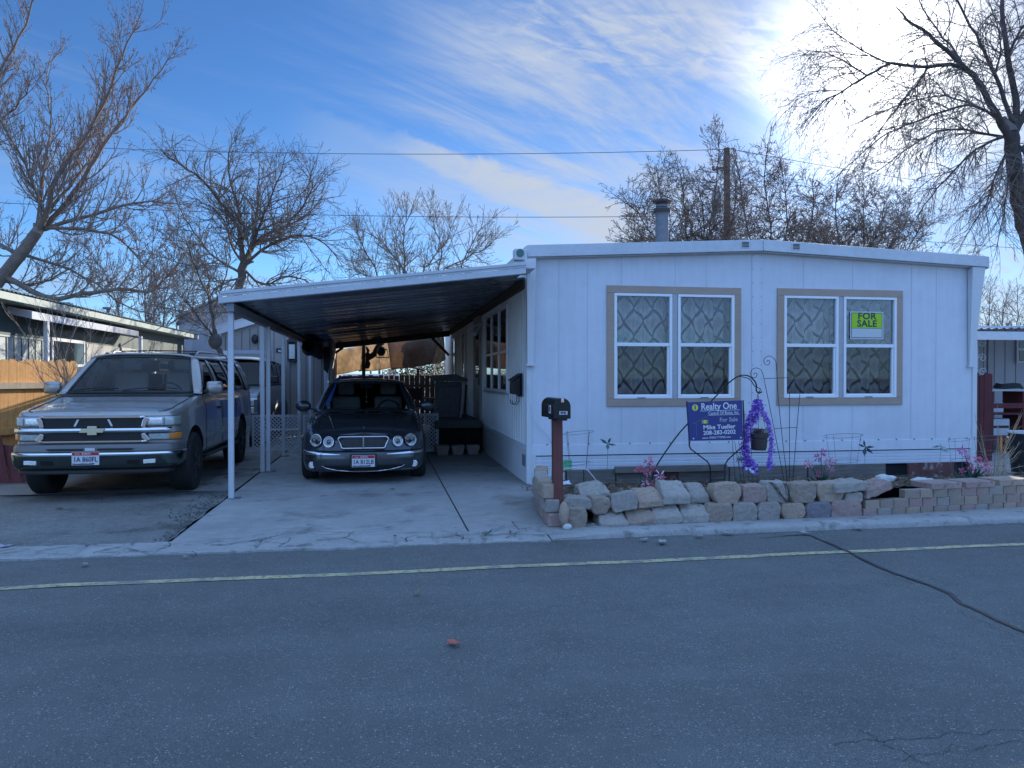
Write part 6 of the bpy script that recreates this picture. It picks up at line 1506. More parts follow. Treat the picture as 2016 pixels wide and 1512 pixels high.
b = MB(); b.box(-3.2, .6, 27, 28.8, .45, 1.62); b.build('body', mat('trailer_white', (.6, .6, .58), .5, noise=(2, .1)), vb, world=True, bevel=.12, seg=3)
b = MB(); b.lathe([(.3, -.1), (.3, .1)], (-1.2, 27.05, .3), 20, 'y'); b.build('wheel', M_tyre, vb, world=True)
# ------------------------------------------------------------------ right side: neighbour's carport
M_wood_red = mat('red_picket_paint', (.085, .012, .014), .7, noise=(6, .2), streak=(4, 4, .4, 4, .2))
rn = thing('right_home', 'white sided home wall with a small window at the right edge', 'house', (11.5, 16.5, 0))
b = MB(); b.box(9.6, 22, 16.5, 16.6, 0, 2.75); b.build('wall', M_pale, rn, world=True)
b = MB(); x = 9.7
while x < 16: b.box(x, x+.012, 16.492, 16.499, 0, 2.7); x += .3
b.build('groove', mat('groove_grey', (.25, .25, .27), .8), rn, world=True)
a_, c_ = at(2005, 660, 16.4), at(2060, 715, 16.4)
b = MB(); b.box(a_.x, c_.x, 16.44, 16.48, c_.z, a_.z); w = b.build('window', M_trim, rn, world=True)
zm = (a_.z+c_.z)/2
b = MB(); b.box(a_.x+.06, c_.x, 16.43, 16.439, c_.z+.05, zm-.03); b.box(a_.x+.06, c_.x, 16.43, 16.439, zm+.03, a_.z-.05); p = b.build('pane', MATS['dark_pane'], w); p.data.transform(Matrix.Translation(-rn.location))
b = MB(); b.box(c_.x+.6, c_.x+1.6, 16.44, 16.49, 0, 2.1); b.build('door', MATS['grey_door'], rn, world=True)
rc = thing('right_porch_roof', 'low metal porch roof with sun glints right of the white home', 'porch', (9.8, 12.6, 0))
z0 = 2.27
b = MB(); prof = []; x = 9.55
rows = [[], []]
while x < 17:
    for dx, dz in ((0, 0), (.02, .02), (.06, .02), (.08, 0)): rows[0].append((x+dx, 12.6, 2.36+.03*(x-9.5)+dz)); rows[1].append((x+dx, 16.5, 2.72+.0*(x-9.5)+dz))
    x += .16
b.grid(rows); b.build('roof', mat('porch_metal', (.5, .52, .55), .3, .6, noise=(3, .2)), rc, world=True, solid=.01)
b = MB(); b.box(9.5, 17, 12.56, 12.60, 2.24, 2.36); b.build('fascia', M_fasc, rc, world=True)
b = MB(); b.box(9.5, 17, 12.5, 12.56, 2.20, 2.28); b.build('gutter', M_trim, rc, world=True)
ip = thing('iron_scroll_post', 'white wrought iron scroll post under the right porch roof', 'post', (at(1935, 700, 12.8).x, 12.8, 0))
xp = at(1934, 700, 12.8).x
for dx in (-.11, .11): b = MB(); b.box(xp+dx-.012, xp+dx+.012, 12.79, 12.81, 0, 2.25); b.build('upright', M_black if dx > 0 else M_latt, ip, world=True)
for i in range(8):
    z = .25+i*.27; b = MB(); pts = []
    for k in range(22): a = k*.42; r_ = .085*(1-k/26); pts.append((xp+r_*math.cos(a)*(1 if i % 2 else -1), 12.8, z+r_*math.sin(a)))
    b.tube(pts, .009, 5); b.build('scroll', M_latt, ip, world=True)
rp = thing('red_picket_fence', 'dark red picket fence section right of the white home', 'fence', (9.6, 12.3, 0)); Yp = 11.9
xs0 = at(1925, 800, Yp).x
for i, (u, vt) in enumerate(((1922, 733), (1931, 738), (1940, 733), (1948, 735))):
    p = at(u, vt, Yp); b = MB(); b.prism([(p.x-.02, .02), (p.x+.062, .02), (p.x+.062, p.z-.03), (p.x+.03, p.z), (p.x+.01, p.z), (p.x-.02, p.z-.03)], Yp, Yp+.02, 'y'); b.build('picket', M_wood_red, rp, world=True)
b = MB(); b.box(xs0-.1, xs0+1.6, Yp+.03, Yp+.06, .95, 1.04); b.box(xs0-.1, xs0+1.6, Yp+.03, Yp+.06, .35, .44); b.build('rail', M_wood_red, rp, world=True)
sh = thing('storage_shelf', 'dark red open shelf unit loaded with white appliances under the right porch', 'shelf', (xs0+.3, 13.3, 0)); Ys = 13.2
xl, xr = at(1952, 800, Ys).x, at(1952, 800, Ys).x+2.2
for nm, x, in (('side', xl), ('side', xl+.75), ('side', xl+1.5), ('side', xr)): b = MB(); b.box(x-.05, x+.05, Ys, Ys+.5, 0, 1.22); b.build('side_panel', M_wood_red, sh, world=True)
for z in (.32, .78): b = MB(); b.box(xl, xr, Ys+.02, Ys+.5, z-.02, z+.02); b.build('shelf_board', M_wood_red, sh, world=True)
b = MB(); b.box(xl-.1, xr+.1, Ys-.05, Ys+.55, 1.23, 1.27); b.build('counter_top', mat('pale_counter', (.42, .42, .42), .6, noise=(3, .2)), sh, world=True)
for i, (x, z, w, h, lab) in enumerate(((xl+.22, .80, .30, .20, 'white plastic tub on the upper shelf nearest the white home'), (xl+.30, .34, .42, .34, 'white appliance on the lower shelf nearest the white home'), (xl+1.1, .80, .34, .22, 'white plastic tub on the upper shelf at the right edge'), (xl+1.1, .34, .30, .30, 'pale box on the lower shelf at the right edge'))):
    t = thing('stored_box', lab, 'box', (x, Ys+.1, z)); b = MB(); b.box(-w/2, w/2, 0, .3, .0, h); b.build('body', M_pale, t, bevel=.02); b = MB(); b.box(-w/2+.03, w/2-.03, -.006, -.001, h*.45, h*.6); b.build('dark_slot', M_black, t)
b = MB(); c = at(1985, 757, Ys+.2); rows = []
for k in range(3): b.tube([(c.x+(.30-.03*k)*math.cos(a*.35), Ys+.2+.15*math.sin(a*.35), 1.30+.03*k+.01*math.sin(a)) for a in range(18)], .022, 6, closed=True)
tag(b.build('coiled_hose', M_black, smooth=60), 'coil of black hose lying on the pale counter top', 'hose')
# bin at the edge, stepping blocks
t = thing('trash_can', 'dark round bin with a pale rim at the right edge of the side yard', 'bin', (at(2016, 900, 10.2).x+.03, 10.2, 0))
b = MB(); b.lathe([(.19, 0), (.23, .60)], (0, 0, .05), 24); b.build('body', M_black, t, smooth=50)
b = MB(); b.tube([(.235*math.cos(i*math.pi/14), .235*math.sin(i*math.pi/14), .66) for i in range(28)], .018, 6, closed=True); b.build('rim', M_trim, t, smooth=60)
# ------------------------------------------------------------------ planter wall
M_stones = [mat('stone_'+n_, c_, .92, noise=[(4, .20), (26, .16), (90, .12)], spots=[(9, tuple(q*.55 for q in c_), .56, .72), (3, tuple(q*.6 for q in c_), .60, .8)], bump=(70, .6, .006)) for n_, c_ in (('tan', (.38, .28, .21)), ('grey', (.31, .275, .24)), ('pale', (.36, .32, .275)), ('rose', (.35, .24, .205)), ('slate', (.20, .18, .19)), ('brown', (.31, .24, .185)))]
def rough_block(o):
    q = o.modifiers.new('fine', 'REMESH'); q.mode = 'VOXEL'; q.voxel_size = .011; q.use_smooth_shade = True; baked(o); sd = random.random()*50
    for v in o.data.vertices:
        c = v.co; k = .010*fbm(c.x*9+sd, c.y*9, c.z*9)+.004*fbm(c.x*38+sd, c.y*38, c.z*38, 2); v.co = c+v.normal*k
def yline(x): return 7.27+(x-1.69)*.030
def block(u0, u1, v0, v1, m, rot=0, tap=.14, dep=.20, dy=0, tilt=0, label='', tap_top=None, bev=.009):
    """one cast wall block: face outline is a chamfered trapezoid, rounded at its edges"""
    xm = at((u0+u1)/2, v1, 7.3).x; Y = yline(xm)+dy
    a, c = at(u0, v0, Y), at(u1, v1, Y); w, h = c.x-a.x, a.z-c.z
    t0 = tap*w; tt = (tap_top if tap_top is not None else .06)*w; hw = w/2
    pl = [(-hw+t0, 0), (hw-t0, 0), (hw-.01, h*.42), (hw-.012, h*.70), (hw-tt-.02, h), (-hw+tt+.02, h), (-hw+.012, h*.70), (-hw+.01, h*.42)]
    pl = [(x+random.uniform(-.006, .006), z+random.uniform(-.005, .005)) for x, z in pl]
    b = MB()
    if tilt <= -14:       # lies tipped back: low front, broad sloping upper face
        q = [(-hw, 0), (hw, 0), (hw-.004, h*.42), (hw-tt-.012, h), (-hw+tt+.012, h), (-hw+.004, h*.42)]
        ys = [0, 0, 0, .19, .19, 0]; b.v = [(x, y, z) for (x, z), y in zip(q, ys)]+[(x, .30, z) for x, z in q]
        b.f = [(0, 1, 2, 5), (5, 2, 3, 4), (0, 6, 7, 1), (1, 7, 8, 2), (2, 8, 9, 3), (3, 9, 10, 4), (4, 10, 11, 5), (5, 11, 6, 0), (6, 11, 8, 7), (11, 10, 9, 8)]; tilt = 0
    else: b.prism(pl, 0, dep, 'y')
    M = Matrix.Translation(((a.x+c.x)/2, Y, c.z)) @ Matrix.Rotation(R(rot), 4, 'Y') @ Matrix.Rotation(R(tilt), 4, 'X')
    o = b.build('wall_block', M_stones[m], bevel=bev, seg=1); rough_block(o); o.matrix_world = M
    return tag(o, label, 'stone block', 'cast stone blocks of the planter wall')
colr = ['tan', 'grey', 'pale', 'rose', 'slate', 'brown']
low = [(1101, 1159, 1001, 1045, 5, 0, .10, 0, 0, 'large brown block at the left end of the bottom row beside the red post'), (1181, 1239, 1008, 1046, 2, 0, .16, 0, -24, 'tilted pale block showing its top, first right of the dark gap'), (1238, 1297, 1001, 1043, 5, -6, .16, 0, -24, 'tilted brown block with a stained top second right of the dark gap'),
       (1289, 1346, 992, 1033, 2, -5, .16, 0, -22, 'pale tilted block under the pink flowers left of the sign'), (1343, 1398, 991, 1030, 2, 0, .12, 0, -20, 'pale square topped block below the left edge of the blue sign'), (1390, 1446, 992, 1030, 5, 0, .14, .01, 0, 'brown flat faced block directly below the blue sign'),
       (1442, 1493, 991, 1029, 1, 0, .02, 0, 0, 'grey nearly square block below the sign right leg'), (1492, 1540, 990, 1028, 1, 0, .08, 0, 0, 'grey block under the hanging flower pot in the bottom row'), (1538, 1588, 992, 1027, 0, 0, .20, 0, 0, 'tan block with dry tendrils over it in the bottom row'),
       (1586, 1639, 990, 1025, 4, 0, .10, .0, 0, 'dark slate block, the only bluish one in the bottom row'), (1636, 1700, 987, 1019, 3, 0, .0, .01, 0, 'wide two toned rose block where the cast blocks meet the bricks')]
top_ = [(1109, 1166, 981, 1002, 1, 3, .02, .05, 0, 'thin grey slab lying on the block beside the red post'), (1158, 1206, 979, 1013, 5, 0, .26, .09, 0, 'brown six sided block behind the thin grey slab'), (1143, 1203, 957, 982, 2, -8, .04, .22, -20, 'pale block tipped on its side at the top left of the planter'),
        (1205, 1263, 969, 1006, 1, -9, .10, .06, -8, 'grey tilted block in the top row left of the pink flowers'), (1257, 1310, 967, 999, 0, -4, .16, .08, -14, 'tan rounded block right under the pink flowers'), (1306, 1361, 953, 993, 2, 0, .10, .05, -18, 'pale large block in the top row right of the pink flowers'),
        (1360, 1399, 958, 990, 1, 0, .04, .12, -18, 'small grey block set back below the sign left leg'), (1406, 1463, 952, 993, 0, -3, .16, .03, -4, 'tan tall block below the sign right edge in the top row'), (1461, 1511, 957, 990, 3, 0, .04, .05, 0, 'rose arched block under the purple garland'),
        (1507, 1555, 950, 990, 2, 2, .14, .05, 0, 'pale block wrapped by brown dead vines'), (1554, 1611, 952, 991, 5, 0, .16, .04, 0, 'brown rounded block just left of the second pink flowers'), (1607, 1665, 952, 990, 0, 0, .18, .04, 0, 'tan rounded block below the second pink flowers'), (1663, 1702, 970, 988, 2, 0, .05, .02, 0, 'small pale block under the flat bluish slab')]
for (u0, u1, v0, v1, m, rot, tap, dy, tilt, lab) in low+top_: block(u0, u1, v0, v1, m, rot, tap, .20, dy, tilt, lab)
# two loose slabs
for (u0, u1, v0, v1, rot, m, lab) in ((1643, 1710, 950, 969, -3, 2, 'flat pale bluish slab lying on top of the wall'), (1706, 1764, 956, 972, -20, 3, 'purple coping slab tilted up on the bricks')):
    block(u0, u1, v0, v1, m, rot, .0, .30, -.01, 0, lab, tap_top=0)
# brick part of the wall: four courses of small pavers
rows_ = ((1019, 1002, 0), (1001.5, 985, 14), (984.5, 968, 4))
names = ('bottom', 'middle', 'top'); cnt = {}
for ri, (vb, vt, off) in enumerate(rows_):
    u = 1700+off*.3; k = 0
    while u < 2075:
        w = (29 if (k+ri) % 2 else 26)+random.uniform(-1.5, 1.5); sl = -(u-1700)*.043
        if ri == 2 and u < 1757: u += w; k += 1; continue
        m = (3, 5, 0, 1, 3, 5, 5)[(k*3+ri*2) % 7]; h = .004*((k*7+ri) % 3)
        xm = at(u+w/2, vb+sl, 7.3).x; Y = 7.37+(xm-5.04)*.115+random.uniform(-.008, .008)
        a, c = at(u+.4, vt+sl, Y), at(u+w-.6, vb+sl, Y)
        b = MB(); b.box(a.x, c.x, Y, Y+.10, c.z, a.z-.001); o = b.build('paver', M_stones[m], bevel=.005); k += 1; u += w
        mm = (a.x+c.x)/2; o.data.transform(Matrix.Translation((-mm, -Y, -c.z))); o.location = (mm, Y, c.z); o.rotation_euler = (random.uniform(-.03, .03), 0, random.uniform(-.03, .03))
        NUM = ('first', 'second', 'third', 'fourth', 'fifth', 'sixth', 'seventh', 'eighth', 'ninth', 'tenth', 'eleventh', 'twelfth', 'thirteenth', 'fourteenth', 'fifteenth')
        cnt[ri] = cnt.get(ri, -1)+1
        tag(o, '%s paver brick, %s from the left in the %s course beside the cast blocks' % ({3: 'rose', 5: 'brown', 0: 'tan', 1: 'grey', 4: 'slate'}[m], NUM[min(14, cnt[ri])], names[ri]), 'paver', 'stacked paver bricks of the planter wall')
for i, (u0, u1, v0, v1, m, lab) in enumerate(((1832, 1899, 952, 962, 3, 'left long rose coping slab on the paver wall'), (1900, 1964, 949, 959, 3, 'middle long rose coping slab on the paver wall'), (1966, 2040, 945, 955, 0, 'sunlit pale coping slab at the right end of the paver wall'))):
    xm = at((u0+u1)/2, v1, 7.4).x; Y = 7.34+(xm-5.04)*.115; a, c = at(u0, v0, Y), at(u1, v1, Y)
    b = MB(); b.box(0, c.x-a.x-.006, 0, .30, 0, a.z-c.z); o = b.build('coping_slab', M_stones[m], bevel=.006); o.location = (a.x, Y-.02, c.z); o.rotation_euler = (0, 0, .11); tag(o, lab, 'coping slab', 'coping slabs on the paver wall')
# return of the wall beside the drive: three curved courses
for ci, (z0, z1, m, n_, lab) in enumerate(((.02, .155, 3, 4, 'rose'), (.157, .29, 1, 4, 'grey'), (.292, .44, 0, 3, 'tan'))):
    for k in range(n_):
        t0, t1 = k/n_, (k+1)/n_-.02
        def C(t): return Vector((1.60-.02*ci+.06*t+.22*t*t, 7.33+.03*ci+ (2.0 if ci < 2 else 1.7)*t, 0))
        a, c = C(t0), C(t1); d = (c-a).normalized(); nn = Vector((d.y, -d.x, 0)); e = .14
        b = MB(); pts = [a, C((t0+t1)/2)-nn*.012, c, c+nn*e, a+nn*e]; b.prism([(p.x, p.y) for p in pts], z0, z1-.003*k, 'z'); o = b.build('edging_block', M_stones[m if k % 2 == 0 else (m+2) % 6], bevel=.018, seg=3)
        tag(o, '%s course edging block number %s from the street end beside the drive' % (lab, ('one', 'two', 'three', 'four')[k]), 'edging block', 'curved edging blocks beside the drive')
b = MB(); p = gnd(1098, 1035, 0.0)
b.ball((1.735, 7.24, .17), .062, 10, 8, (.85, .8, 1.9)); o = b.build('edging_stone', M_stones[0], smooth=60, bevel=0); tag(o, 'upright tan stone standing at the foot of the red mailbox post', 'stone')
for v in o.data.vertices: v.co += Vector((.012*fbm(v.co.z*22, 1), .01*fbm(v.co.z*20, 4), 0))
b = MB(); b.ball((1.76, 7.2, .045), .04, 8, 6, (1.2, 1, .9)); tag(b.build('pebble', mat('white_rock', (.55, .55, .52), .9, noise=(12, .25), bump=(30, .8, .01)), smooth=60), 'pale round pebble at the foot of the upright tan stone', 'stone')
# timbers retaining the bed under the skirting
M_tim = mat('weathered_timber', (.17, .15, .13), .9, noise=(4, .2), streak=(.6, 8, 8, 5, .3), bump=(40, .5, .006))
M_timr = mat('red_flaked_timber', (.15, .06, .055), .9, noise=(5, .3), spots=(9, (.30, .26, .23), .55, .65), streak=(.6, 8, 8, 5, .3))
tb = [(1070, 1115, 921, 952, M_tim, 'dark board left of the red post under the skirting'), (1116, 1150, 925, 952, M_tim, 'short grey board behind the crumpled paper'), (1150, 1213, 929, 955, M_tim, 'grey board with two bolt holes at the back of the planter'), (1214, 1310, 932, 955, M_tim, 'plain grey board behind the first pink flowers'),
      (1311, 1335, 922, 953, M_timr, 'short red flaked board left of the sign'), (1336, 1436, 927, 952, M_tim, 'long grey board behind the sign legs'), (1437, 1590, 926, 952, M_tim, 'long grey board behind the purple garland'), (1592, 1745, 915, 944, M_tim, 'long weathered beam right of the second pink flowers'), (1790, 1880, 919, 934, M_timr, 'dark red board at the right under the skirting')]
for u0, u1, v0, v1, m, lab in tb:
    Y = 10.18; a, c = at(u0, v0, Y), at(u1, v1, Y); b = MB(); b.box(a.x, c.x-.01, Y, Y+.05, max(-.03, c.z-.1), .225); tag(b.build('timber_board', m, bevel=.006), lab, 'timber', 'old timbers at the back of the planter')
b = MB(); a, c = at(1212, 919, 10.1), at(1432, 927, 10.1); b.box(a.x, c.x, 10.10, 10.17, c.z, a.z); tag(b.build('timber_board', M_tim, bevel=.005), 'long thin cap board resting on the timbers behind the sign', 'timber', 'old timbers at the back of the planter')
b = MB(); b.box(2.05, 8.95, 10.47, 10.5, -.02, .44); tag(b.build('crawlspace_blocker', MATS['dark_interior']), kind='structure')  # dark sheet added under the home to close off light leaking through
# litter of dead leaves and stems over the bed
rr = random.Random(5); b = MB()
def soilz(x, y):
    y0 = 7.45+.37*max(0, min(1, (x-1.7)/5.5)); t = max(0, (y-y0)/(10.3-y0)); return .27-.25*min(1, t*1.25)+.03*fbm(x*2.5, y*2.5)
for i in range(9000):
    x = rr.uniform(1.8, 8.9); y0 = 7.5+.37*max(0, min(1, (x-1.7)/5.5)); y = y0+(10.1-y0)*rr.random()**1.6; z = soilz(x, y)+rr.uniform(.0, .05)+.05*max(0, fbm(x*1.5, y*1.5, 9))
    d = Vector((rr.gauss(0, 1), rr.gauss(0, 1), rr.gauss(0, .35))).normalized()*rr.uniform(.015, .05); w = Vector((rr.gauss(0, 1), rr.gauss(0, 1), rr.gauss(0, 1))).normalized()*rr.uniform(.002, .014)
    p = Vector((x, y, z)); b.add([p-d, p+w, p+d, p-w], [(0, 1, 2, 3)])
for i in range(420):
    x = rr.uniform(1.85, 3.4) if i < 170 else rr.uniform(1.9, 8.8); y0 = 7.5+.37*max(0, min(1, (x-1.7)/5.5)); y = y0+rr.uniform(.05, 1.2); z = soilz(x, y); d = Vector((rr.gauss(0, 1), rr.gauss(0, 1), abs(rr.gauss(.35, .35)))).normalized()*rr.uniform(.08, .20)
    p = Vector((x, y, z)); b.tube([p, p+d*.5+Vector((0, 0, .02)), p+d], .0025, 3, cap=False)
tag(b.build('leaf_litter', mat('dead_leaf', (.20, .14, .09), .9, noise=(5, .6))), 'dead brown stems and leaf litter covering the planter bed', 'leaf litter', kind='stuff')
# ------------------------------------------------------------------ mailbox on the red post
mb = thing('street_mailbox', 'black rounded mailbox with white number sticker on a dark red wooden post', 'mailbox', (1.715, 7.42, 0))
M_redpost = mat('red_post_paint', (.15, .045, .036), .6, noise=(4, .15), streak=(9, 9, .4, 5, .25), bump=(25, .4, .005))
b = MB(); b.add([(-.046, -.05, 0), (.050, -.05, 0), (.050, .05, 0), (-.046, .05, 0), (-.056, -.05, 1.10), (.038, -.05, 1.10), (.038, .05, 1.10), (-.056, .05, 1.10)], [(3, 2, 1, 0), (4, 5, 6, 7), (0, 1, 5, 4), (1, 2, 6, 5), (2, 3, 7, 6), (3, 0, 4, 7)]); b.build('post', M_redpost, mb, bevel=.004)
arc = [(-.083, 0), (.083, 0), (.083, .115)]+[(.083*math.cos(i*math.pi/14), .115+.083*math.sin(i*math.pi/14)) for i in range(1, 14)]+[(-.083, .115)]
bx = bpy.data.objects.new('box', None)
def shift(o, M): o.data.transform(M); return o
Mb = Matrix.Translation((-.005, -.20, 1.10)) @ Matrix.Rotation(R(3), 4, 'Z')
M_mb = mat('mailbox_black', (.018, .02, .022), .35, .3, noise=(8, .2))
b = MB(); b.prism(arc, .0, .47, 'y'); body = shift(b.build('box', M_mb, mb, bevel=.004, smooth=40), Mb)
b = MB(); b.prism([(x*1.04, z*1.02-.002) for x, z in arc], -.012, .012, 'y'); door = shift(b.build('door', M_mb, mb, bevel=.004, smooth=40), Mb)
b = MB(); b.box(-.016, .016, -.024, -.012, .155, .195); shift(b.build('latch', M_chrome, door, bevel=.004), Mb)
b = MB(); b.box(-.030, .052, -.0145, -.0125, .038, .072); pl_ = shift(b.build('number_sticker', M_plate, door), Mb)
tt = text('number', '8943', .032, M_plateb, pl_, Mb @ front(.011, -.0148, .055), .0012, xs=.9)
b = MB(); b.box(-.0865, -.0835, .10, .17, .045, .125); st_ = shift(b.build('side_sticker', M_plate, body), Mb)
text('side_number', '8', .07, M_plateb, st_, Mb @ Matrix.Translation((-.0868, .135, .085)) @ Matrix.Rotation(R(-90), 4, 'Z') @ Matrix.Rotation(R(90), 4, 'X'), .002)
b = MB(); b.box(.084, .090, .05, .12, .02, .05); b.box(.084, .090, .05, .075, .05, .12); shift(b.build('flag', M_mb, body), Mb)
b = MB(); b.box(-.055, .045, -.03, .30, -.02, -.001); shift(b.build('mount_board', M_mb, mb), Mb)
# black wall mailbox with newspaper hooks on the side wall
wm = thing('wall_mailbox', 'black wall mounted mailbox with curled hooks on the ribbed side wall', 'mailbox', (1.975, 11.0, 1.22))
b = MB(); b.box(-.012, 0, -.17, .17, -.0, .34); b.build('back_plate', M_mb, wm)
b = MB(); b.prism([(-.02, .02), (-.13, .04), (-.13, .22), (-.02, .29)], -.16, .16, 'y'); b.build('box', M_mb, wm, bevel=.005)
b = MB(); b.prism([(-.015, .335), (-.15, .245), (-.15, .225), (-.015, .315)], -.175, .175, 'y'); b.build('lid', M_mb, wm, bevel=.004)
for y in (-.09, .09): b = MB(); b.tube([(-.03, y, .03), (-.035, y, -.07), (-.07, y, -.12), (-.12, y, -.10), (-.135, y, -.05)], .006, 6); b.build('hook', M_mb, wm, smooth=60)
# twin floodlight by the side door, hanging white cable
fl = thing('floodlight', 'twin headed white floodlight mounted on the side wall above the steps', 'light', (1.97, 14.95, 2.56))
b = MB(); b.lathe([(.055, -.02), (.055, .02)], (-.02, 0, 0), 14, 'x'); b.build('base', M_trim, fl, smooth=40)
for (dx, dy, dz) in ((-.20, .05, -.05), (-.14, -.10, -.12)):
    b = MB(); b.tube([(-.03, 0, 0), (dx*.5, dy*.5, dz*.3), (dx, dy, dz)], [.012, .014, .018], 8); b.tube([(dx, dy, dz), (dx-.05, dy*1.3, dz-.05), (dx-.09, dy*1.6, dz-.09)], [.03, .055, .06], 12); b.build('lamp_head', M_trim, fl, smooth=50)
b = MB(); pts = [(1.99, 9.9, 3.05), (1.975, 10.3, 2.9), (1.95, 10.7, 2.5), (1.968, 10.62, 2.1), (1.97, 10.5, 1.7), (1.985, 10.32, 1.2), (2.06, 10.36, .9), (2.25, 10.37, .7), (2.32, 10.38, .58)]
b.tube([catmull(pts, i/6) for i in range(49)], .005, 5); tag(b.build('white_cable', M_trim, smooth=60), 'thin white cable dangling from the roof corner down the corner post', 'cable')
# ------------------------------------------------------------------ steps and clutter beside the home
st = thing('side_steps', 'carpeted wooden steps beside the side door of the white home', 'steps', (1.45, 14.4, 0))
M_carp = mat('outdoor_carpet', (.09, .10, .095), .95, noise=(30, .3), bump=(90, .6, .006))
b = MB(); b.box(.98, 1.90, 14.85, 17.2, .50, .66); b.build('platform', M_carp, st, world=True, bevel=.03, seg=3)
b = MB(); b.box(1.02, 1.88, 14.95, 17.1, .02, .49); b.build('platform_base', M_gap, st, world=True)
for i, lab in enumerate(('leftmost grey pot shaped block under the side steps', 'middle grey pot shaped block under the side steps', 'rightmost grey pot shaped block under the side steps')):
    x = 1.10+i*.29; b = MB(); b.add([(x-.09, 14.42, .012), (x+.10, 14.42, .012), (x+.10, 14.64, .012), (x-.09, 14.64, .012), (x-.135, 14.38, .21), (x+.14, 14.38, .21), (x+.14, 14.66, .21), (x-.135, 14.66, .21)], [(3, 2, 1, 0), (4, 5, 6, 7), (0, 1, 5, 4), (1, 2, 6, 5), (2, 3, 7, 6), (3, 0, 4, 7)])
    tag(b.build('step_block', M_stones[1], bevel=.03, seg=3), lab, 'block', 'three grey blocks under the side steps')
ch_ = thing('folded_lounge', 'grey upholstered folded lounge leaning on the side steps', 'lounge chair', (1.25, 15.8, .66))
b = MB(); b.add([(-.25, 0, 0), (.30, 0, 0), (.38, .28, .66), (-.05, .28, .66), (-.25, .16, 0), (.30, .16, 0), (.38, .40, .66), (-.05, .40, .66)], [(0, 1, 2, 3), (7, 6, 5, 4), (0, 4, 5, 1), (1, 5, 6, 2), (2, 6, 7, 3), (3, 7, 4, 0)]); b.build('cushion', mat('grey_upholstery', (.12, .125, .13), .9, noise=(12, .2)), ch_, bevel=.04, seg=3)
b = MB(); b.bar((.34, .1, 0), (.44, .4, .7), .03); b.build('leg', M_trim, ch_); b = MB(); b.bar((.42, .16, 0), (.50, .42, .68), .03); b.build('leg', M_black, ch_)
t = thing('birdhouse', 'grey box with a small pitched lid standing on the platform corner', 'box', (1.55, 18.2, 0))
b = MB(); b.box(-.32, .30, 0, .4, 0, 1.40); b.build('body', mat('grey_cabinet', (.13, .14, .15), .8, noise=(6, .15)), t, bevel=.02)
b = MB(); b.prism([(-.4, 1.41), (.44, 1.41), (.44, 1.45), (.15, 1.58), (-.4, 1.55)], -.06, .44, 'y'); b.build('lid', MATS['grey_cabinet'], t)
t = thing('outdoor_table', 'dark folding table cluttered with boxes beside the picket fence', 'table', (.9, 20, 0))
b = MB(); b.box(-.35, .75, 0, .6, .92, .96); b.build('table_top', M_trimb, t)
for x in (-.3, .7):
    for y in (.05, .55): b = MB(); b.box(x-.02, x+.02, y-.02, y+.02, 0, .92); b.build('leg', M_trimb, t)
b = MB(); b.box(.55, 1.0, 20.1, 20.4, .965, 1.22); tag(b.build('carton', mat('plum_carton', (.10, .05, .07), .8)), 'plum coloured carton on the dark folding table', 'box')
# ------------------------------------------------------------------ for-sale sign and shepherd's hook
sg = thing('realty_sign', 'blue realty sign with white lettering in a bent black steel frame', 'sign', (4.02, 8.9, 0)); SY = 8.9
TL, TR, BL, BR = at(1353, 792, SY), at(1461, 788, SY), at(1358, 868, SY), at(1463, 866, SY)
M_blue = mat('sign_blue', (.03, .045, .20), .35, noise=(2, .06)); M_sw = mat('sign_white', (.78, .78, .80), .5); M_sy = mat('sign_yellow', (.70, .68, .10), .5); M_sgrey = mat('sign_silver', (.42, .42, .45), .5)
b = MB(); b.prism([(p.x, p.z) for p in (BL, BR, TR, TL)], SY, SY+.012, 'y'); pan = b.build('sign_panel', M_blue, sg, world=True)
W_ = TR.x-TL.x; H_ = TL.z-BL.z; tilt_ = math.atan2(TR.z-TL.z, W_)
def SP(fx, fz): return (TL*(1-fx)+TR*fx)*(1-fz)+(BL*(1-fx)+BR*fx)*fz
def stext(name, s, fx, fz, size, m=M_sw, bold=0, xs=1, align='CENTER'):
    p = SP(fx, fz); o = text(name, s, size, m, pan, front(p.x, SY-.0015, p.z, -tilt_), bold, .001, align, xs); o.data.transform(Matrix.Translation(-sg.location)); return o
def srect(name, fx0, fx1, fz0, fz1, m, dy=.002):
    b = MB(); b.prism([(p.x, p.z) for p in (SP(fx0, fz1), SP(fx1, fz1), SP(fx1, fz0), SP(fx0, fz0))], SY-dy, SY-.0004, 'y'); o = b.build(name, m, pan); o.data.transform(Matrix.Translation(-sg.location)); return o
p = SP(.135, .145); b = MB(); b.lathe([(.040, -.0016), (.040, -.0004)], (p.x, SY, p.z), 24, 'y'); o = b.build('logo_disc', M_sy, pan); o.data.transform(Matrix.Translation(-sg.location))
o = stext('logo_number', '1', .135, .145, .07, M_blue, .003); o.location.y -= .0022
stext('sign_name', 'Realty One', .57, .135, .118, bold=.0012, xs=.88)
srect('sign_rule', .22, .95, .232, .243, M_sw)
stext('sign_office', 'Centre Of Boise, Inc.', .655, .305, .058, xs=.82)
srect('sign_rule', .38, .95, .35, .358, M_sw)
stext('sign_status', 'For Sale', .74, .48, .074, M_sgrey, .0012)
stext('sign_agent', 'Mike Tueller', .56, .66, .074, bold=.0012, xs=1.12)
stext('sign_phone', '208-283-0202', .56, .80, .072, bold=.001, xs=1.06)
stext('sign_web', 'www.1REALTYONE.com', .50, .925, .038, xs=.95)
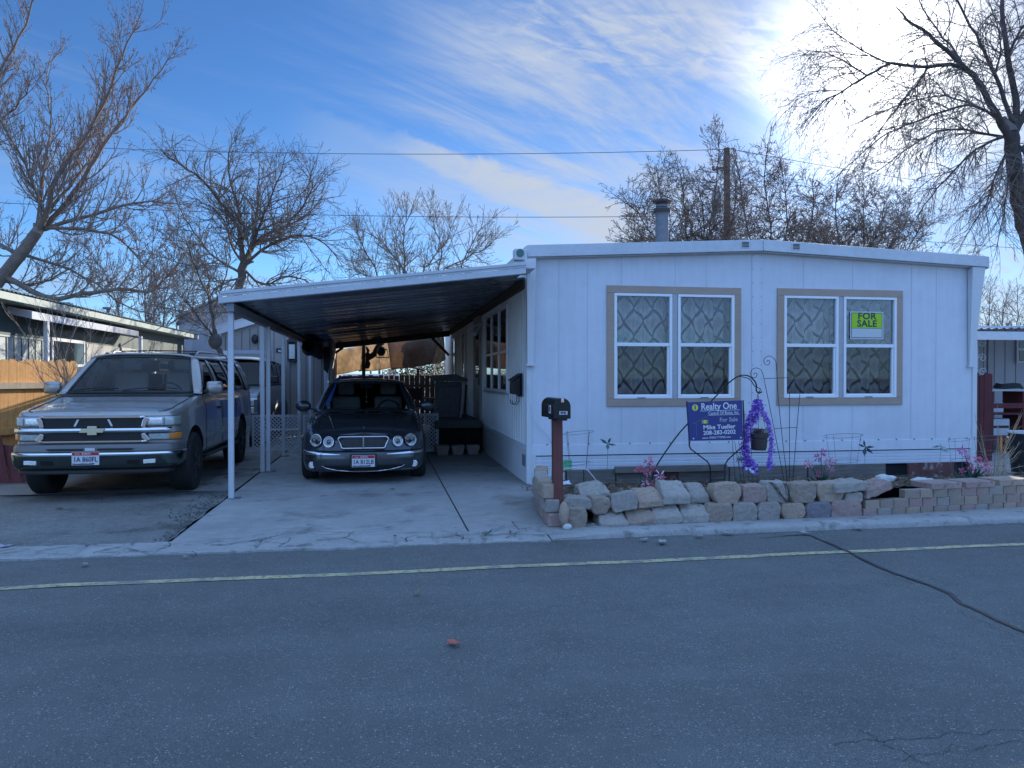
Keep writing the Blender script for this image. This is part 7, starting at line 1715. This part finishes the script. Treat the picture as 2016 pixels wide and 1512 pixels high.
for a, c in (((.08, .56), (.38, .345)), ((.135, .53), (.135, .88))):
    A, B = SP(*a), SP(*c); b = MB(); b.bar((A.x, SY-.001, A.z), (B.x, SY-.001, B.z), .0012, .005, up=(0, 1, 0)); o = b.build('roof_line', M_sgrey, pan); o.data.transform(Matrix.Translation(-sg.location))
srect('logo_window', .27, .33, .47, .56, M_sy); srect('logo_shutter', .245, .255, .47, .56, M_sy); srect('logo_shutter', .345, .355, .47, .56, M_sy)
for fx in (.07, .955): srect('bolt', fx-.012, fx+.012, .925, .955, M_sw, .005)
M_iron = mat('black_iron', (.02, .02, .022), .5, .4, noise=(20, .3))
def pline(pts, Y, r, n=6, sm=4):
    P = [at(u, v, Y) if len(q) == 2 else None for q in pts for (u, v) in [q]]
    return MB().tube([catmull(P, i/sm) for i in range((len(P)-1)*sm+1)], r, n)
b = MB().tube([at(u, v, SY+.02) for u, v in ((1352, 790), (1357, 870), (1357, 878), (1360, 884), (1393, 909), (1398, 918), (1399, 950), (1399, 985))], .0085, 6)
b.tube([at(u, v, SY+.02) for u, v in ((1463, 788), (1465, 866), (1463, 878), (1433, 905), (1427, 916), (1427, 985))], .0085, 6); b.tube([at(1399, 945, SY+.02), at(1427, 944, SY+.02)], .007, 5); b.build('frame', M_iron, sg, world=True, smooth=50)
hk = thing('shepherd_hook', 'tall leaning black shepherd hook curving over the purple garland', 'garden hook', (3.3, 9.25, 0)); HYk = 9.25
b = pline([(1284, 945), (1292, 918), (1330, 862), (1360, 828), (1400, 790), (1430, 758), (1453, 741), (1470, 739), (1482, 746), (1489, 757), (1489, 768), (1494, 774), (1500, 771)], HYk, .009); b.build('hook_rod', M_iron, hk, world=True, smooth=60)
b = pline([(1456, 741), (1475, 746), (1486, 760), (1497, 766), (1492, 775)], HYk+.01, .006); b.build('vine_wire', M_iron, hk, world=True, smooth=60)
# hanging pot with dead plant, wisteria garlands around it
hp = thing('hanging_pot', 'brown plastic pot of dead stems hanging from the shepherd hook', 'hanging pot', (at(1494, 880, HYk).x, HYk, at(1494, 886, HYk).z))
px_ = .0062; cx = hp.location.x; s1 = HYk/1500*1.03
b = MB(); b.lathe([(13.5*s1*1.0, 0), (15.5*s1, .03), (17*s1, .16), (19*s1, .165), (20*s1, .215), (18.5*s1, .22), (17.5*s1, .20)], (0, 0, 0), 26); b.build('pot', mat('brown_pot', (.075, .058, .055), .6, noise=(9, .2)), hp, smooth=40)
b = MB(); top3 = at(1492, 775, HYk)-hp.location
for a in (0, 2.1, 4.2): b.tube([(.11*math.cos(a), .11*math.sin(a), .2), tuple(top3)], .0025, 4)
b.build('hanger', M_iron, hp)
b = MB(); rg = random.Random(3)
for i in range(120):
    a = rg.uniform(0, 6.28); r_ = rg.uniform(0, .08); p = Vector((r_*math.cos(a), r_*math.sin(a), .19)); b.tube([p, p+Vector((rg.gauss(0, .03), rg.gauss(0, .03), rg.uniform(.03, .09))), p+Vector((rg.gauss(0, .05), rg.gauss(0, .05), rg.uniform(.02, .1)))], .0022, 3)
b.build('dead_plant', mat('dead_stem', (.14, .09, .07), .9), hp)
PUR = [mat('wisteria_'+n_, c_, .6) for n_, c_ in (('violet', (.36, .17, .74)), ('lilac', (.56, .40, .85)), ('deep', (.22, .08, .52)))]
wg = thing('wisteria_garland', 'purple artificial wisteria garland draped around the hanging pot', 'garland', (cx, HYk, 0))
def garland(path, w, mats_, name, n=60, yo=0):
    for mi, m in enumerate(mats_):
        b = MB(); r_ = random.Random(mi*7+n)
        for i in range(int(n*1.7)):
            s = r_.random()*(len(path)-1); q = catmull([Vector((u, v, 0)) for u, v in path], s); ww = w*(1-.25*abs(s/(len(path)-1)-.4))
            c = at(q.x+r_.gauss(0, ww*.38), q.y+r_.uniform(-4, 4), HYk+yo+r_.uniform(-.05, .05))
            for k in range(5):
                d = Vector((r_.gauss(0, 1), r_.gauss(0, .8), r_.gauss(0, .6))).normalized()*r_.uniform(.015, .028); e = d.cross(Vector((r_.gauss(0, 1), r_.gauss(0, 1), r_.gauss(0, 1)))).normalized()*.009; f = d.cross(e).normalized()*.004
                b.add([c, c+d*.6+e, c+d+f, c+d*.6-e], [(0, 1, 2, 3)])
        b.build(name, m, wg, world=True)
garland([(1494, 790), (1488, 810), (1478, 828), (1470, 850), (1468, 880), (1470, 905), (1472, 925)], 13, (PUR[0], PUR[2], PUR[1]), 'flower_strand', 190, -.03)
garland([(1490, 790), (1486, 812), (1484, 830)], 9, (PUR[0], PUR[2]), 'flower_strand', 70)
garland([(1494, 790), (1502, 812), (1512, 832), (1518, 860), (1517, 890), (1515, 925)], 7, (PUR[1], PUR[0]), 'flower_strand', 120, .03)
garland([(1478, 905), (1484, 918), (1486, 930)], 8, (PUR[1], PUR[0]), 'flower_strand', 45, .02)
b = MB(); c = at(1474, 922, HYk-.08)
for k, (dx, dz) in enumerate(((-.07, .01), (-.06, -.02), (.02, -.03), (.06, -.07), (.085, -.06), (.03, .01))): d = Vector((dx, -.02, dz)); e = Vector((-dz, 0, dx)).normalized()*.014; b.add([c, c+d*.6+e, c+d, c+d*.6-e, c+Vector((0, .01, 0))], [(0, 1, 2, 3)])
b.build('white_petal', mat('petal_white', (.60, .65, .75), .6), wg, world=True, solid=.002)
# trellis with two scroll tops
tl = thing('scroll_trellis', 'thin wire fan trellis with two spiral scroll tops right of the hanging pot', 'trellis', (5.0, 9.6, 0)); TY = 9.6
def spiral(cu, cv, r, a0, turns, s=1):
    return [at(cu+r*(1-k/30)**1.1*math.cos(a0+s*k*turns*2*math.pi/30), cv-r*(1-k/30)**1.1*math.sin(a0+s*k*turns*2*math.pi/30), TY) for k in range(29)]
Zt = lambda L_: [(1330+x/5.816, 680+y/5.816) for x, y in L_]
w_ = [[(1210, 1380), (1150, 1070), (1090, 760), (1020, 420), (1000, 330), (970, 275), (920, 258), (875, 280), (860, 325), (875, 360), (910, 370), (932, 345), (925, 318), (900, 318), (898, 335)], [(1260, 1380), (1220, 1040), (1180, 640), (1155, 240), (1140, 170), (1110, 135), (1065, 122), (1020, 150), (1012, 190), (1035, 222), (1065, 220), (1080, 190), (1068, 172), (1048, 175), (1048, 190)],
      [(1305, 1380), (1305, 900), (1305, 535)], [(1355, 1380), (1390, 940), (1425, 545)]]
for L_ in w_:
    P = [at(u, v, TY) for u, v in Zt(L_)]; f_ = P[0]+(P[0]-P[1]).normalized()*.3; b = MB(); b.tube([catmull([f_]+P, i/4) for i in range((len(P))*4+1)], .0042, 5); b.build('rod', M_iron, tl, world=True, smooth=60)
for a, c in (((1018, 380), (1275, 370)), ((1130, 953), (1395, 938))):
    b = MB(); A, B = [at(u, v, TY) for u, v in Zt([a, c])]; b.tube([A, B], .004, 5); b.build('crossbar', M_iron, tl, world=True)
wp = thing('wire_stand', 'thin wire plant support standing just behind the blue sign', 'plant support', (4.45, 9.4, 0))
for u0, v0, u1, v1 in ((1465, 808, 1475, 950), (1477, 808, 1481, 950), (1441, 860, 1448, 950), (1446, 868, 1460, 950), (1454, 868, 1466, 950)): b = MB(); b.tube([at(u1, v1, 9.4), at(u0, v0, 9.4)], .0032, 4); b.build('rod', M_iron, wp, world=True)
b = MB(); b.tube([at(1463, 816, 9.4), at(1479, 818, 9.4)], .003, 4); b.build('crossbar', M_iron, wp, world=True)
# tomato cages: tapered wire rings on legs
M_wire = mat('cage_wire', (.16, .17, .18), .5, .5)
def cage(label, uc, vt, vb, wt, wb, Y, lean=0, rings=(0, .55)):
    c = thing('tomato_cage', label, 'plant cage', (at(uc, vb, Y).x, Y, 0), 0, 'wire tomato cages in the planter'); k = (at(uc+10, vt, Y).x-at(uc, vt, Y).x)/10
    T_, B_ = at(uc+lean, vt, Y), at(uc, vb, Y); B_.z = .12
    for q in range(4):
        a = .5+q*math.pi/2; b = MB(); b.tube([T_+Vector((wt*k/2*math.cos(a), wt*k/2*math.sin(a), .012*q)), B_+Vector((wb*k/2*math.cos(a), wb*k/2*math.sin(a), 0))], .0026, 4); b.build('leg', M_wire, c, world=True)
    for t in rings:
        m_ = T_*(1-t)+B_*t; r_ = (wt*(1-t)+wb*t)*k/2; b = MB(); b.tube([m_+Vector((r_*math.cos(i*math.pi/12), r_*math.sin(i*math.pi/12), .02*math.cos(i*math.pi/12))) for i in range(24)], .0026, 4, closed=True); b.build('ring', M_wire, c, world=True)
cage('leaning wire tomato cage right of the mailbox post', 1138, 852, 945, 60, 34, 9.2)
cage('wire tomato cage between the second pink flowers and the dark pinwheel', 1660, 858, 940, 66, 40, 9.2)
cage('small wire tomato cage near the right corner of the home', 1888, 866, 935, 34, 22, 9.4)
cage('sunlit wire tomato cage around the dry stems at the right end', 1950, 862, 940, 52, 30, 8.4, rings=(0, .3, .6))
# pinwheels and birds on sticks
def stick(name, label, u, v, vb, Y, petals, m, cat='garden stake'):
    t = thing(name, label, cat, (at(u, vb, Y).x, Y, 0)); p = at(u, v, Y); q = at(u-3, vb, Y); q.z = .1
    b = MB(); b.tube([q, p], .0028, 4); b.build('stake', M_wire, t, world=True); b = MB()
    for (x0, z0, x1, z1, w) in petals:
        A = p+Vector((x0, 0, z0)); B = p+Vector((x1, -.02, z1)); n_ = (B-A).cross(Vector((0, 1, 0))).normalized()*w; b.add([A, (A+B)/2+n_, B, (A+B)/2-n_+Vector((0, .02, 0))], [(0, 1, 2, 3)])
    b.build('ornament', m, t, world=True, solid=.004)
stick('bird_stake', 'small green and white hummingbird ornament on a stake right of the mailbox', 1197, 873, 955, 9.0, [(-.10, .06, .0, -.01, .018), (0, 0, .03, .07, .02), (.0, 0, -.01, -.08, .022), (0, -.01, .10, -.02, .012)], mat('hummingbird_green', (.08, .15, .14), .5, noise=(30, .6)))
stick('pinwheel', 'dark green leaf shaped pinwheel on a stake beneath the right window', 1704, 880, 945, 9.2, [(0, 0, -.04, .10, .022), (0, 0, .12, .0, .016), (0, 0, .10, -.09, .018), (0, 0, -.03, -.12, .026), (0, 0, -.12, .04, .016)], mat('pinwheel_green', (.02, .06, .07), .5))
stick('bird_stake', 'pale hummingbird ornament on a stake near the right corner of the home', 1852, 880, 940, 9.2, [(-.14, .0, 0, .02, .018), (0, .02, .10, -.07, .03), (0, .02, -.02, .05, .012), (0, 0, .04, -.06, .02)], mat('hummingbird_pale', (.35, .42, .42), .5, noise=(30, .5)))
b = MB(); c = at(1455, 905, 9.1)
for k in range(7): a = k*.9; d = Vector((.05*math.cos(a), 0, .05*math.sin(a))); b.tube([c, c+d*.6+Vector((0, -.01, .01)), c+d], .005, 5)
b.tube([c, Vector((c.x+.02, 9.1, .12))], .003, 4)
tag(b.build('butterfly_stake', mat('verdigris', (.06, .09, .08), .6)), 'small dark butterfly ornament left of the purple garland foot', 'garden stake')
# pink artificial flowers
PK = [mat('petal_pink', (.62, .14, .24), .6), mat('petal_light_pink', (.70, .38, .48), .6), mat('petal_magenta', (.60, .10, .34), .6)]; M_leaf = mat('artificial_leaf', (.02, .07, .04), .6, noise=(10, .3))
def flowers(label, heads, base, Y, leaves=26, seed=1, mix=(0, 1)):
    r_ = random.Random(seed); B0 = at(*base, Y); B0.z = soilz(B0.x, min(Y, 10))-.02; t = thing('pink_flowers', label, 'flowers', B0, 0, 'clumps of pink artificial flowers')
    off = Matrix.Translation(-B0)
    b = MB(); [b.tube([B0, (B0+at(u, v, Y))/2+Vector((r_.gauss(0, .01), 0, .02)), at(u, v, Y)], .003, 4) for u, v, _ in heads]; b.build('stem', M_leaf, t, world=True)
    for (u, v, rad) in heads:
        c = at(u, v, Y)+Vector((0, r_.uniform(-.05, .05), 0)); b = MB(); R_ = rad*Y/1500
        for k in range(30):
            d = Vector((r_.gauss(0, 1), r_.gauss(0, .8), r_.gauss(0, 1))).normalized(); L1 = R_*r_.uniform(.6, 1.15); e = d.cross(Vector((r_.gauss(0, 1), r_.gauss(0, 1), r_.gauss(0, 1)))).normalized()*R_*.13
            s_ = c+d*R_*.2; b.add([s_, s_+d*L1*.6+e, s_+d*L1, s_+d*L1*.6-e], [(0, 1, 2, 3)])
        b.build('flower_head', PK[mix[r_.randrange(len(mix))]], t, world=True)
    b = MB()
    for k in range(leaves):
        d = Vector((r_.gauss(0, .5), r_.gauss(0, .4), r_.uniform(.4, 1))).normalized()*r_.uniform(.10, .24); e = d.cross(Vector((r_.gauss(0, 1), 1, 0))).normalized()*.016; s_ = B0+Vector((r_.gauss(0, .03), r_.gauss(0, .03), 0))
        b.add([s_, s_+d*.5+e, s_+d, s_+d*.5-e], [(0, 1, 2, 3)])
    b.build('leaves', M_leaf, t, world=True)
flowers('pink artificial lilies spilling over the blocks at the foot of the shepherd hook', [(1279, 908, 11), (1262, 922, 10), (1285, 925, 11), (1297, 935, 12), (1268, 948, 9), (1280, 955, 9), (1299, 955, 8), (1256, 924, 7), (1305, 940, 7), (1290, 962, 7), (1273, 930, 8), (1264, 960, 7)], (1277, 965), 7.75, 22, 1, (0, 1, 0))
flowers('pink artificial lilies standing clear above the blocks below the gap between the windows', [(1589, 912, 11), (1617, 890, 10), (1615, 902, 10), (1634, 912, 11), (1640, 905, 9), (1607, 932, 8), (1640, 925, 8), (1642, 934, 7), (1626, 908, 8), (1598, 915, 8)], (1620, 950), 8.0, 40, 2, (0, 1, 2))
flowers('magenta and pink artificial lilies by the dry stems at the right end', [(1898, 888, 10), (1905, 900, 11), (1912, 910, 10), (1930, 905, 10), (1938, 912, 11), (1928, 920, 10), (1946, 922, 9), (1895, 927, 8), (1918, 930, 9), (1908, 920, 9), (1900, 895, 8), (1942, 928, 7)], (1912, 950), 8.1, 60, 3, (2, 0, 1))
# shrub of dry stems at the right end, rocks, litter
t = Tree(91, .0028, up=.3, jit=.2, seg=.07, spread=.6, thick=1, dens=.9)
b0 = Vector((at(1955, 945, 8.2).x, 8.2, .15))
for i in range(26):
    u = random.uniform(1905, 2012); v = random.uniform(800, 925); ps = [b0+Vector((random.uniform(-.08, .08), random.uniform(-.08, .08), 0)), at(1955+(u-1955)*.45+random.uniform(-6, 6), (945+v)/2+random.uniform(-10, 10), 8.2), at(u, v, 8.2+random.uniform(-.15, .15))]
    t.limb(ps, .006, .002, 3, (.06, .16), 0, t0=.4, ang=.5)
t.done('dry_shrub', 'sunlit dry twiggy shrub at the right end of the planter', bark('straw_stem', (.42, .33, .22)), MATS['pale_stem_twig'], None, base=b0, cat='shrub')
b = MB(); b.prism([(0, 0), (.02, .10), (.012, .22), (-.005, .23), (-.015, .1)], 0, .01, 'y'); o = b.build('orange_leaf', mat('orange_leaf', (.55, .20, .06), .6)); p = at(1971, 895, 8.1); o.location = p; tag(o, 'long orange leaf upright among the sunlit dry stems', 'leaf')
for (u, v, s_, sq, lab) in ((1741, 944, .085, (1.6, 1, .75), 'white chunky rock on the soil behind the purple coping slab'), (1816, 946, .07, (2.0, 1, .45), 'flat white rock on the soil left of the coping slabs'), (1843, 938, .02, (1, 1, 1), 'tiny dark stone by the right timbers')):
    Y = 7.95; p = at(u, v, Y); b = MB(); b.ball(p, s_, 12, 8, sq); o = b.build('rock', MATS['white_rock'] if s_ > .03 else M_stones[4], smooth=40); tag(o, lab, 'rock')
    for q in o.data.vertices: d = q.co-p; q.co = p+d*(1+.35*fbm(q.co.x*14, q.co.y*14, q.co.z*14))
def crumple(label, u, v, Y, w, h, m, cat='litter', name='paper_scrap', up=False):
    p = at(u, v, Y); b = MB(); rows = []
    for j in range(5): rows.append([p+Vector(((i/4-.5)*w, (j/4-.5)*h*(0 if up else 1)+.01*random.random(), (j/4-.5)*h*(1 if up else .2)+.018*random.random())) for i in range(5)])
    b.grid(rows); return tag(b.build(name, m, solid=.002), label, cat)
M_pap = mat('paper', (.62, .66, .72), .7)
crumple('crumpled white paper left of the red mailbox post', 1079, 935, 9.6, .09, .12, M_pap, up=True); crumple('white paper scrap upright right of the red mailbox post', 1104, 939, 9.4, .10, .09, M_pap, up=True)
crumple('flat pale paper lying behind the red mailbox post', 1106, 952, 9.0, .22, .12, M_pap); crumple('green and teal plastic wrapper stuck up right of the mailbox post', 1113, 917, 9.2, .17, .12, mat('green_plastic', (.10, .42, .22), .4, noise=(8, .5)), up=True, name='plastic_wrapper')
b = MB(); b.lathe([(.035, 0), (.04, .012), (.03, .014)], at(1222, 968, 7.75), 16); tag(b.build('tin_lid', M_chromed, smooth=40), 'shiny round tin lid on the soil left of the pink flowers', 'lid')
b = MB(); P = [at(u, v, 8.3) for u, v in ((1110, 922), (1150, 923), (1165, 935), (1178, 952), (1190, 958), (1198, 968))]; b.tube([catmull(P, i/5) for i in range(26)], .006, 5); tag(b.build('cord', M_trim, smooth=60), 'white cord trailing from the green wrapper over the tipped block', 'cord')
b = MB()
for k in range(7):
    P = [at(u+random.uniform(-5, 5), v, 7.22+.02*k) for u, v in ((1515, 949), (1528, 962), (1540, 980), (1552, 988), (1551, 965), (1545, 950))]; b.tube([catmull(P, i/4) for i in range(21)], .0028, 4)
tag(b.build('dead_vine', mat('vine_brown', (.09, .06, .05), .9)), 'brown dead vines hanging over one pale block', 'vine')
# scraps on the road and in the gutter
scraps = [(893, 1267, .05, (.55, .50, .48), 'small white and red wrapper lying alone on the open road'), (5, 1079, .09, (.5, .52, .62), 'pale folded paper at the left end of the low kerb'), (365, 1097, .03, (.5, .45, .4), 'dry leaf on the road below the drive corner'), (168, 1112, .04, (.4, .38, .35), 'dull leaf on the road at the far left'), (822, 1168, .03, (.35, .28, .10), 'yellowish leaf on the road past the painted line'), (1268, 1063, .05, (.5, .48, .45), 'pale leaf in the gutter below the tilted blocks'), (1304, 1068, .07, (.55, .53, .5), 'larger pale leaf in the gutter below the sign'), (1433, 1050, .07, (.5, .46, .42), 'crumpled pale leaf in the gutter right of the sign'), (1377, 1056, .05, (.4, .36, .32), 'brown leaf in the gutter under the sign'), (1585, 1050, .06, (.52, .48, .42), 'leaf lodged at the kerb crack'), (1690, 1041, .06, (.45, .42, .38), 'pale leaf in the gutter below the two toned block'), (772, 963, .05, (.30, .22, .15), 'curled brown leaf on the drive in front of the sedan plate'), (735, 946, .03, (.35, .28, .22), 'small leaf just under the sedan bumper'), (118, 1002, .06, (.25, .14, .10), 'rusty leaf on the worn asphalt before the suv')]
for u, v, w, c_, lab in scraps:
    p = gnd(u, v, .02); b = MB(); rows = []
    for j in range(5): rows.append([Vector(((i/4-.5)*w*1.5, (j/4-.5)*w*.9, .004+.12*w*abs(math.sin(i*1.3+j))*random.random()+.10*w*abs(i-2)/2)) for i in range(5)])
    c_ = (.5, .12, .08) if 'wrapper' in lab else tuple(q*.62 for q in c_); b.grid(rows); o = b.build('wrapper' if 'wrapper' in lab else 'paper' if 'paper' in lab else 'fallen_leaf', mat('scrap_%d%d%d' % tuple(int(q*99) for q in c_), c_, .8, noise=(60, .3)), solid=.002); o.location = (p.x, p.y, .03 if v < 1090 and v > 1030 and u < 1050 else .022); o.rotation_euler = (0, 0, random.uniform(0, 3)); tag(o, lab, 'litter')
b = MB(); p = gnd(900, 1268, .02); b.box(-.012, .012, -.02, .02, 0, .012)
rl = random.Random(8); b = MB()
for i in range(420):
    x = rl.uniform(1.5, 7); y = 6.80-abs(rl.gauss(0, .035)) if i < 300 else 7.12+abs(rl.gauss(0, .03)); s_ = rl.uniform(.004, .016); d = Vector((rl.gauss(0, 1), rl.gauss(0, 1), 0)).normalized()*s_; e = Vector((-d.y, d.x, 0))*rl.uniform(.3, .8); z = (.02 if i < 300 else .075)+rl.uniform(0, .008); p = Vector((x, y, z)); b.add([p-d, p+e+Vector((0, 0, .004)), p+d, p-e], [(0, 1, 2, 3)])
tag(b.build('gutter_debris', mat('debris', (.34, .30, .25), .9, noise=(3, .5))), 'fine leaf crumbs and grit along the kerb', 'debris', kind='stuff')
# ------------------------------------------------------------------ things in the windows
fs = thing('window_sign', 'green and white for sale sign inside the right window', 'sign', at(1706, 641, 10.398)); fs.location.y = 10.398; FY = 10.398
a, c = at(1674, 613, FY), at(1739, 668, FY); w, h = (c.x-a.x), (a.z-c.z); fs.location = ((a.x+c.x)/2, FY, (a.z+c.z)/2)
M_lime = mat('lime_panel', (.38, .62, .03), .5, spec=.3); M_navy = mat('navy_print', (.02, .03, .06), .5); M_pw = mat('sign_card', (.55, .58, .58), .5)
b = MB(); b.box(-w/2, w/2, 0, .004, -h/2, h/2); card = b.build('card', M_pw, fs)
b = MB(); b.box(-w/2+.018, w/2-.018, -.0012, -.0002, -h/2+.018, h/2-.018); bd_ = b.build('border', M_navy, card)
b = MB(); b.box(-w/2+.026, w/2-.026, -.0024, -.0013, -h*.10, h/2-.026); b.build('green_field', M_lime, card)
b = MB(); b.box(-w/2+.026, w/2-.026, -.0024, -.0013, -h/2+.026, -h*.115); b.build('blank_field', M_pw, card)
text('sale_text', 'FOR', h*.33, M_navy, card, front(0, -.003, h*.325), .0035, .0006, xs=1.15, space=1.05); text('sale_text', 'SALE', h*.33, M_navy, card, front(0, -.003, h*.055), .0035, .0006, xs=1.10, space=1.05)
for (u, c_, lab) in ((1219, (.05, .35, .28), 'small teal figurine on the left window rail'), (1231, (.35, .10, .12), 'small red figurine next to the teal one on the left window rail')):
    p = at(u, 672, 10.46); t = thing('figurine', lab, 'figurine', p); b = MB(); b.box(-.03, .03, -.02, .02, -.04, .0); b.build('base', M_pw, t, bevel=.005); b = MB(); b.lathe([(.03, 0), (.022, .03), (.03, .045), (.006, .10 if u < 1225 else .06)], (0, 0, 0), 10); b.build('figure', mat('fig_%d' % u, c_, .5), t, smooth=50)
# ------------------------------------------------------------------ pole and wires
PYY = 31
pp = thing('utility_pole', 'weathered wooden utility pole with a transformer behind the white home', 'utility pole', (at(1431, 450, PYY).x, PYY, 0))
top = at(1431, 292, PYY); M_pole = mat('pole_wood', (.13, .10, .08), .9, noise=(5, .2), streak=(8, 8, .4, 4, .25))
b = MB(); b.tube([(top.x+.1, PYY, 0), (top.x, PYY, top.z)], [.17, .13], 10); b.build('pole', M_pole, pp, world=True, smooth=50)
a, c = at(1404, 335, PYY), at(1431, 328, PYY); b = MB(); b.bar(a, c, .08, .08); b.build('bracket', M_pole, pp, world=True)
b = MB(); [b.lathe([(.05, 0), (.07, .10), (.03, .16)], at(u, v, PYY), 8) for u, v in ((1404, 334), (1412, 334))]; b.build('insulator', mat('insulator', (.30, .12, .09), .4), pp, world=True, smooth=50)
a, c = at(1411, 378, PYY), at(1411, 418, PYY); b = MB(); b.lathe([(.18, c.z), (.20, c.z+.05), (.20, a.z-.05), (.16, a.z)], (a.x, PYY, 0), 16); tf = b.build('transformer', M_pale, pp, world=True, smooth=50)
b = MB(); [b.lathe([(.03, a.z), (.045, a.z+.25)], (a.x+dx, PYY, 0), 8) for dx in (-.08, .08)]; o = b.build('bushing', MATS['insulator'], tf); o.data.transform(Matrix.Translation(-pp.location))
M_wr = mat('wire_black', (.02, .02, .022), .6)
def wire(label, A, B, sag, r=.012):
    b = MB(); n = 40; b.tube([A.lerp(B, i/n)-Vector((0, 0, sag*4*(i/n)*(1-i/n))) for i in range(n+1)], r, 4); return tag(b.build('power_line', M_wr), label, 'power line', 'overhead power lines')
wire('upper power line running left from the pole top across the sky', at(1431, 294, PYY), at(-400, 258, 40), .55); wire('power line dropping right from the pole top behind the big tree', at(1431, 292, PYY), at(2300, 400, 46), .5, .013)
wire('lower power line crossing behind the crooked tree and stove pipe', at(1420, 424, PYY), at(-400, 372, 40), .5); wire('lowest power line at the far right behind the big tree', at(1431, 436, PYY), at(2300, 500, 44), .3)
wire('dark service cable above the white outbuilding', at(560, 600, 20), at(300, 600, 30), .25, .014); wire('service cable sloping down at the far right horizon', at(1900, 596, 36), at(2200, 650, 30), .2, .012)
# ------------------------------------------------------------------ across the street (seen in the window glass)
ho = thing('house_across', 'pale gabled house across the street behind the viewer', 'house', (5, -16, 0))
b = MB(); b.prism([(-4, 0), (10, 0), (10, 2.7), (3, 5.0), (-4, 2.7)], -24, -16, 'y'); b.build('wall', mat('beige_siding', (.16, .18, .23), .7, noise=(1, .1)), ho, world=True)
b = MB()
for s_ in (-1, 1):
    xa, xb = 3, 3+s_*7.7; b.add([(xa, -15.5, 5.05), (xb, -15.5, 2.55), (xb, -24.5, 2.55), (xa, -24.5, 5.05), (xa, -15.5, 5.2), (xb, -15.5, 2.7), (xb, -24.5, 2.7), (xa, -24.5, 5.2)], [(0, 1, 2, 3), (7, 6, 5, 4), (0, 4, 5, 1), (1, 5, 6, 2)])
b.build('roof', mat('shingle', (.09, .08, .075), .9, noise=(4, .2)), ho, world=True)
for x in (-2, 1.5, 6): b = MB(); b.box(x, x+1.4, -15.99, -15.95, 1, 2.2); b.build('window', MATS['dark_pane'], ho, world=True)
t = Tree(99, .02, up=.2, jit=.25, seg=.7, spread=.8); t.limb([Vector((-5, -20, 0)), Vector((-5.2, -20, 3)), Vector((-5, -20, 6)), Vector((-4, -20, 9))], .3, .05, 26, (1.5, 3)); t.limb([Vector((-5.1, -20, 3)), Vector((-7, -20, 6)), Vector((-8, -20, 8))], .15, .04, 14, (1.2, 2.5))
t.done('tree_across', 'bare tree beside the pale house across the street', B_m1, B_m2, None)
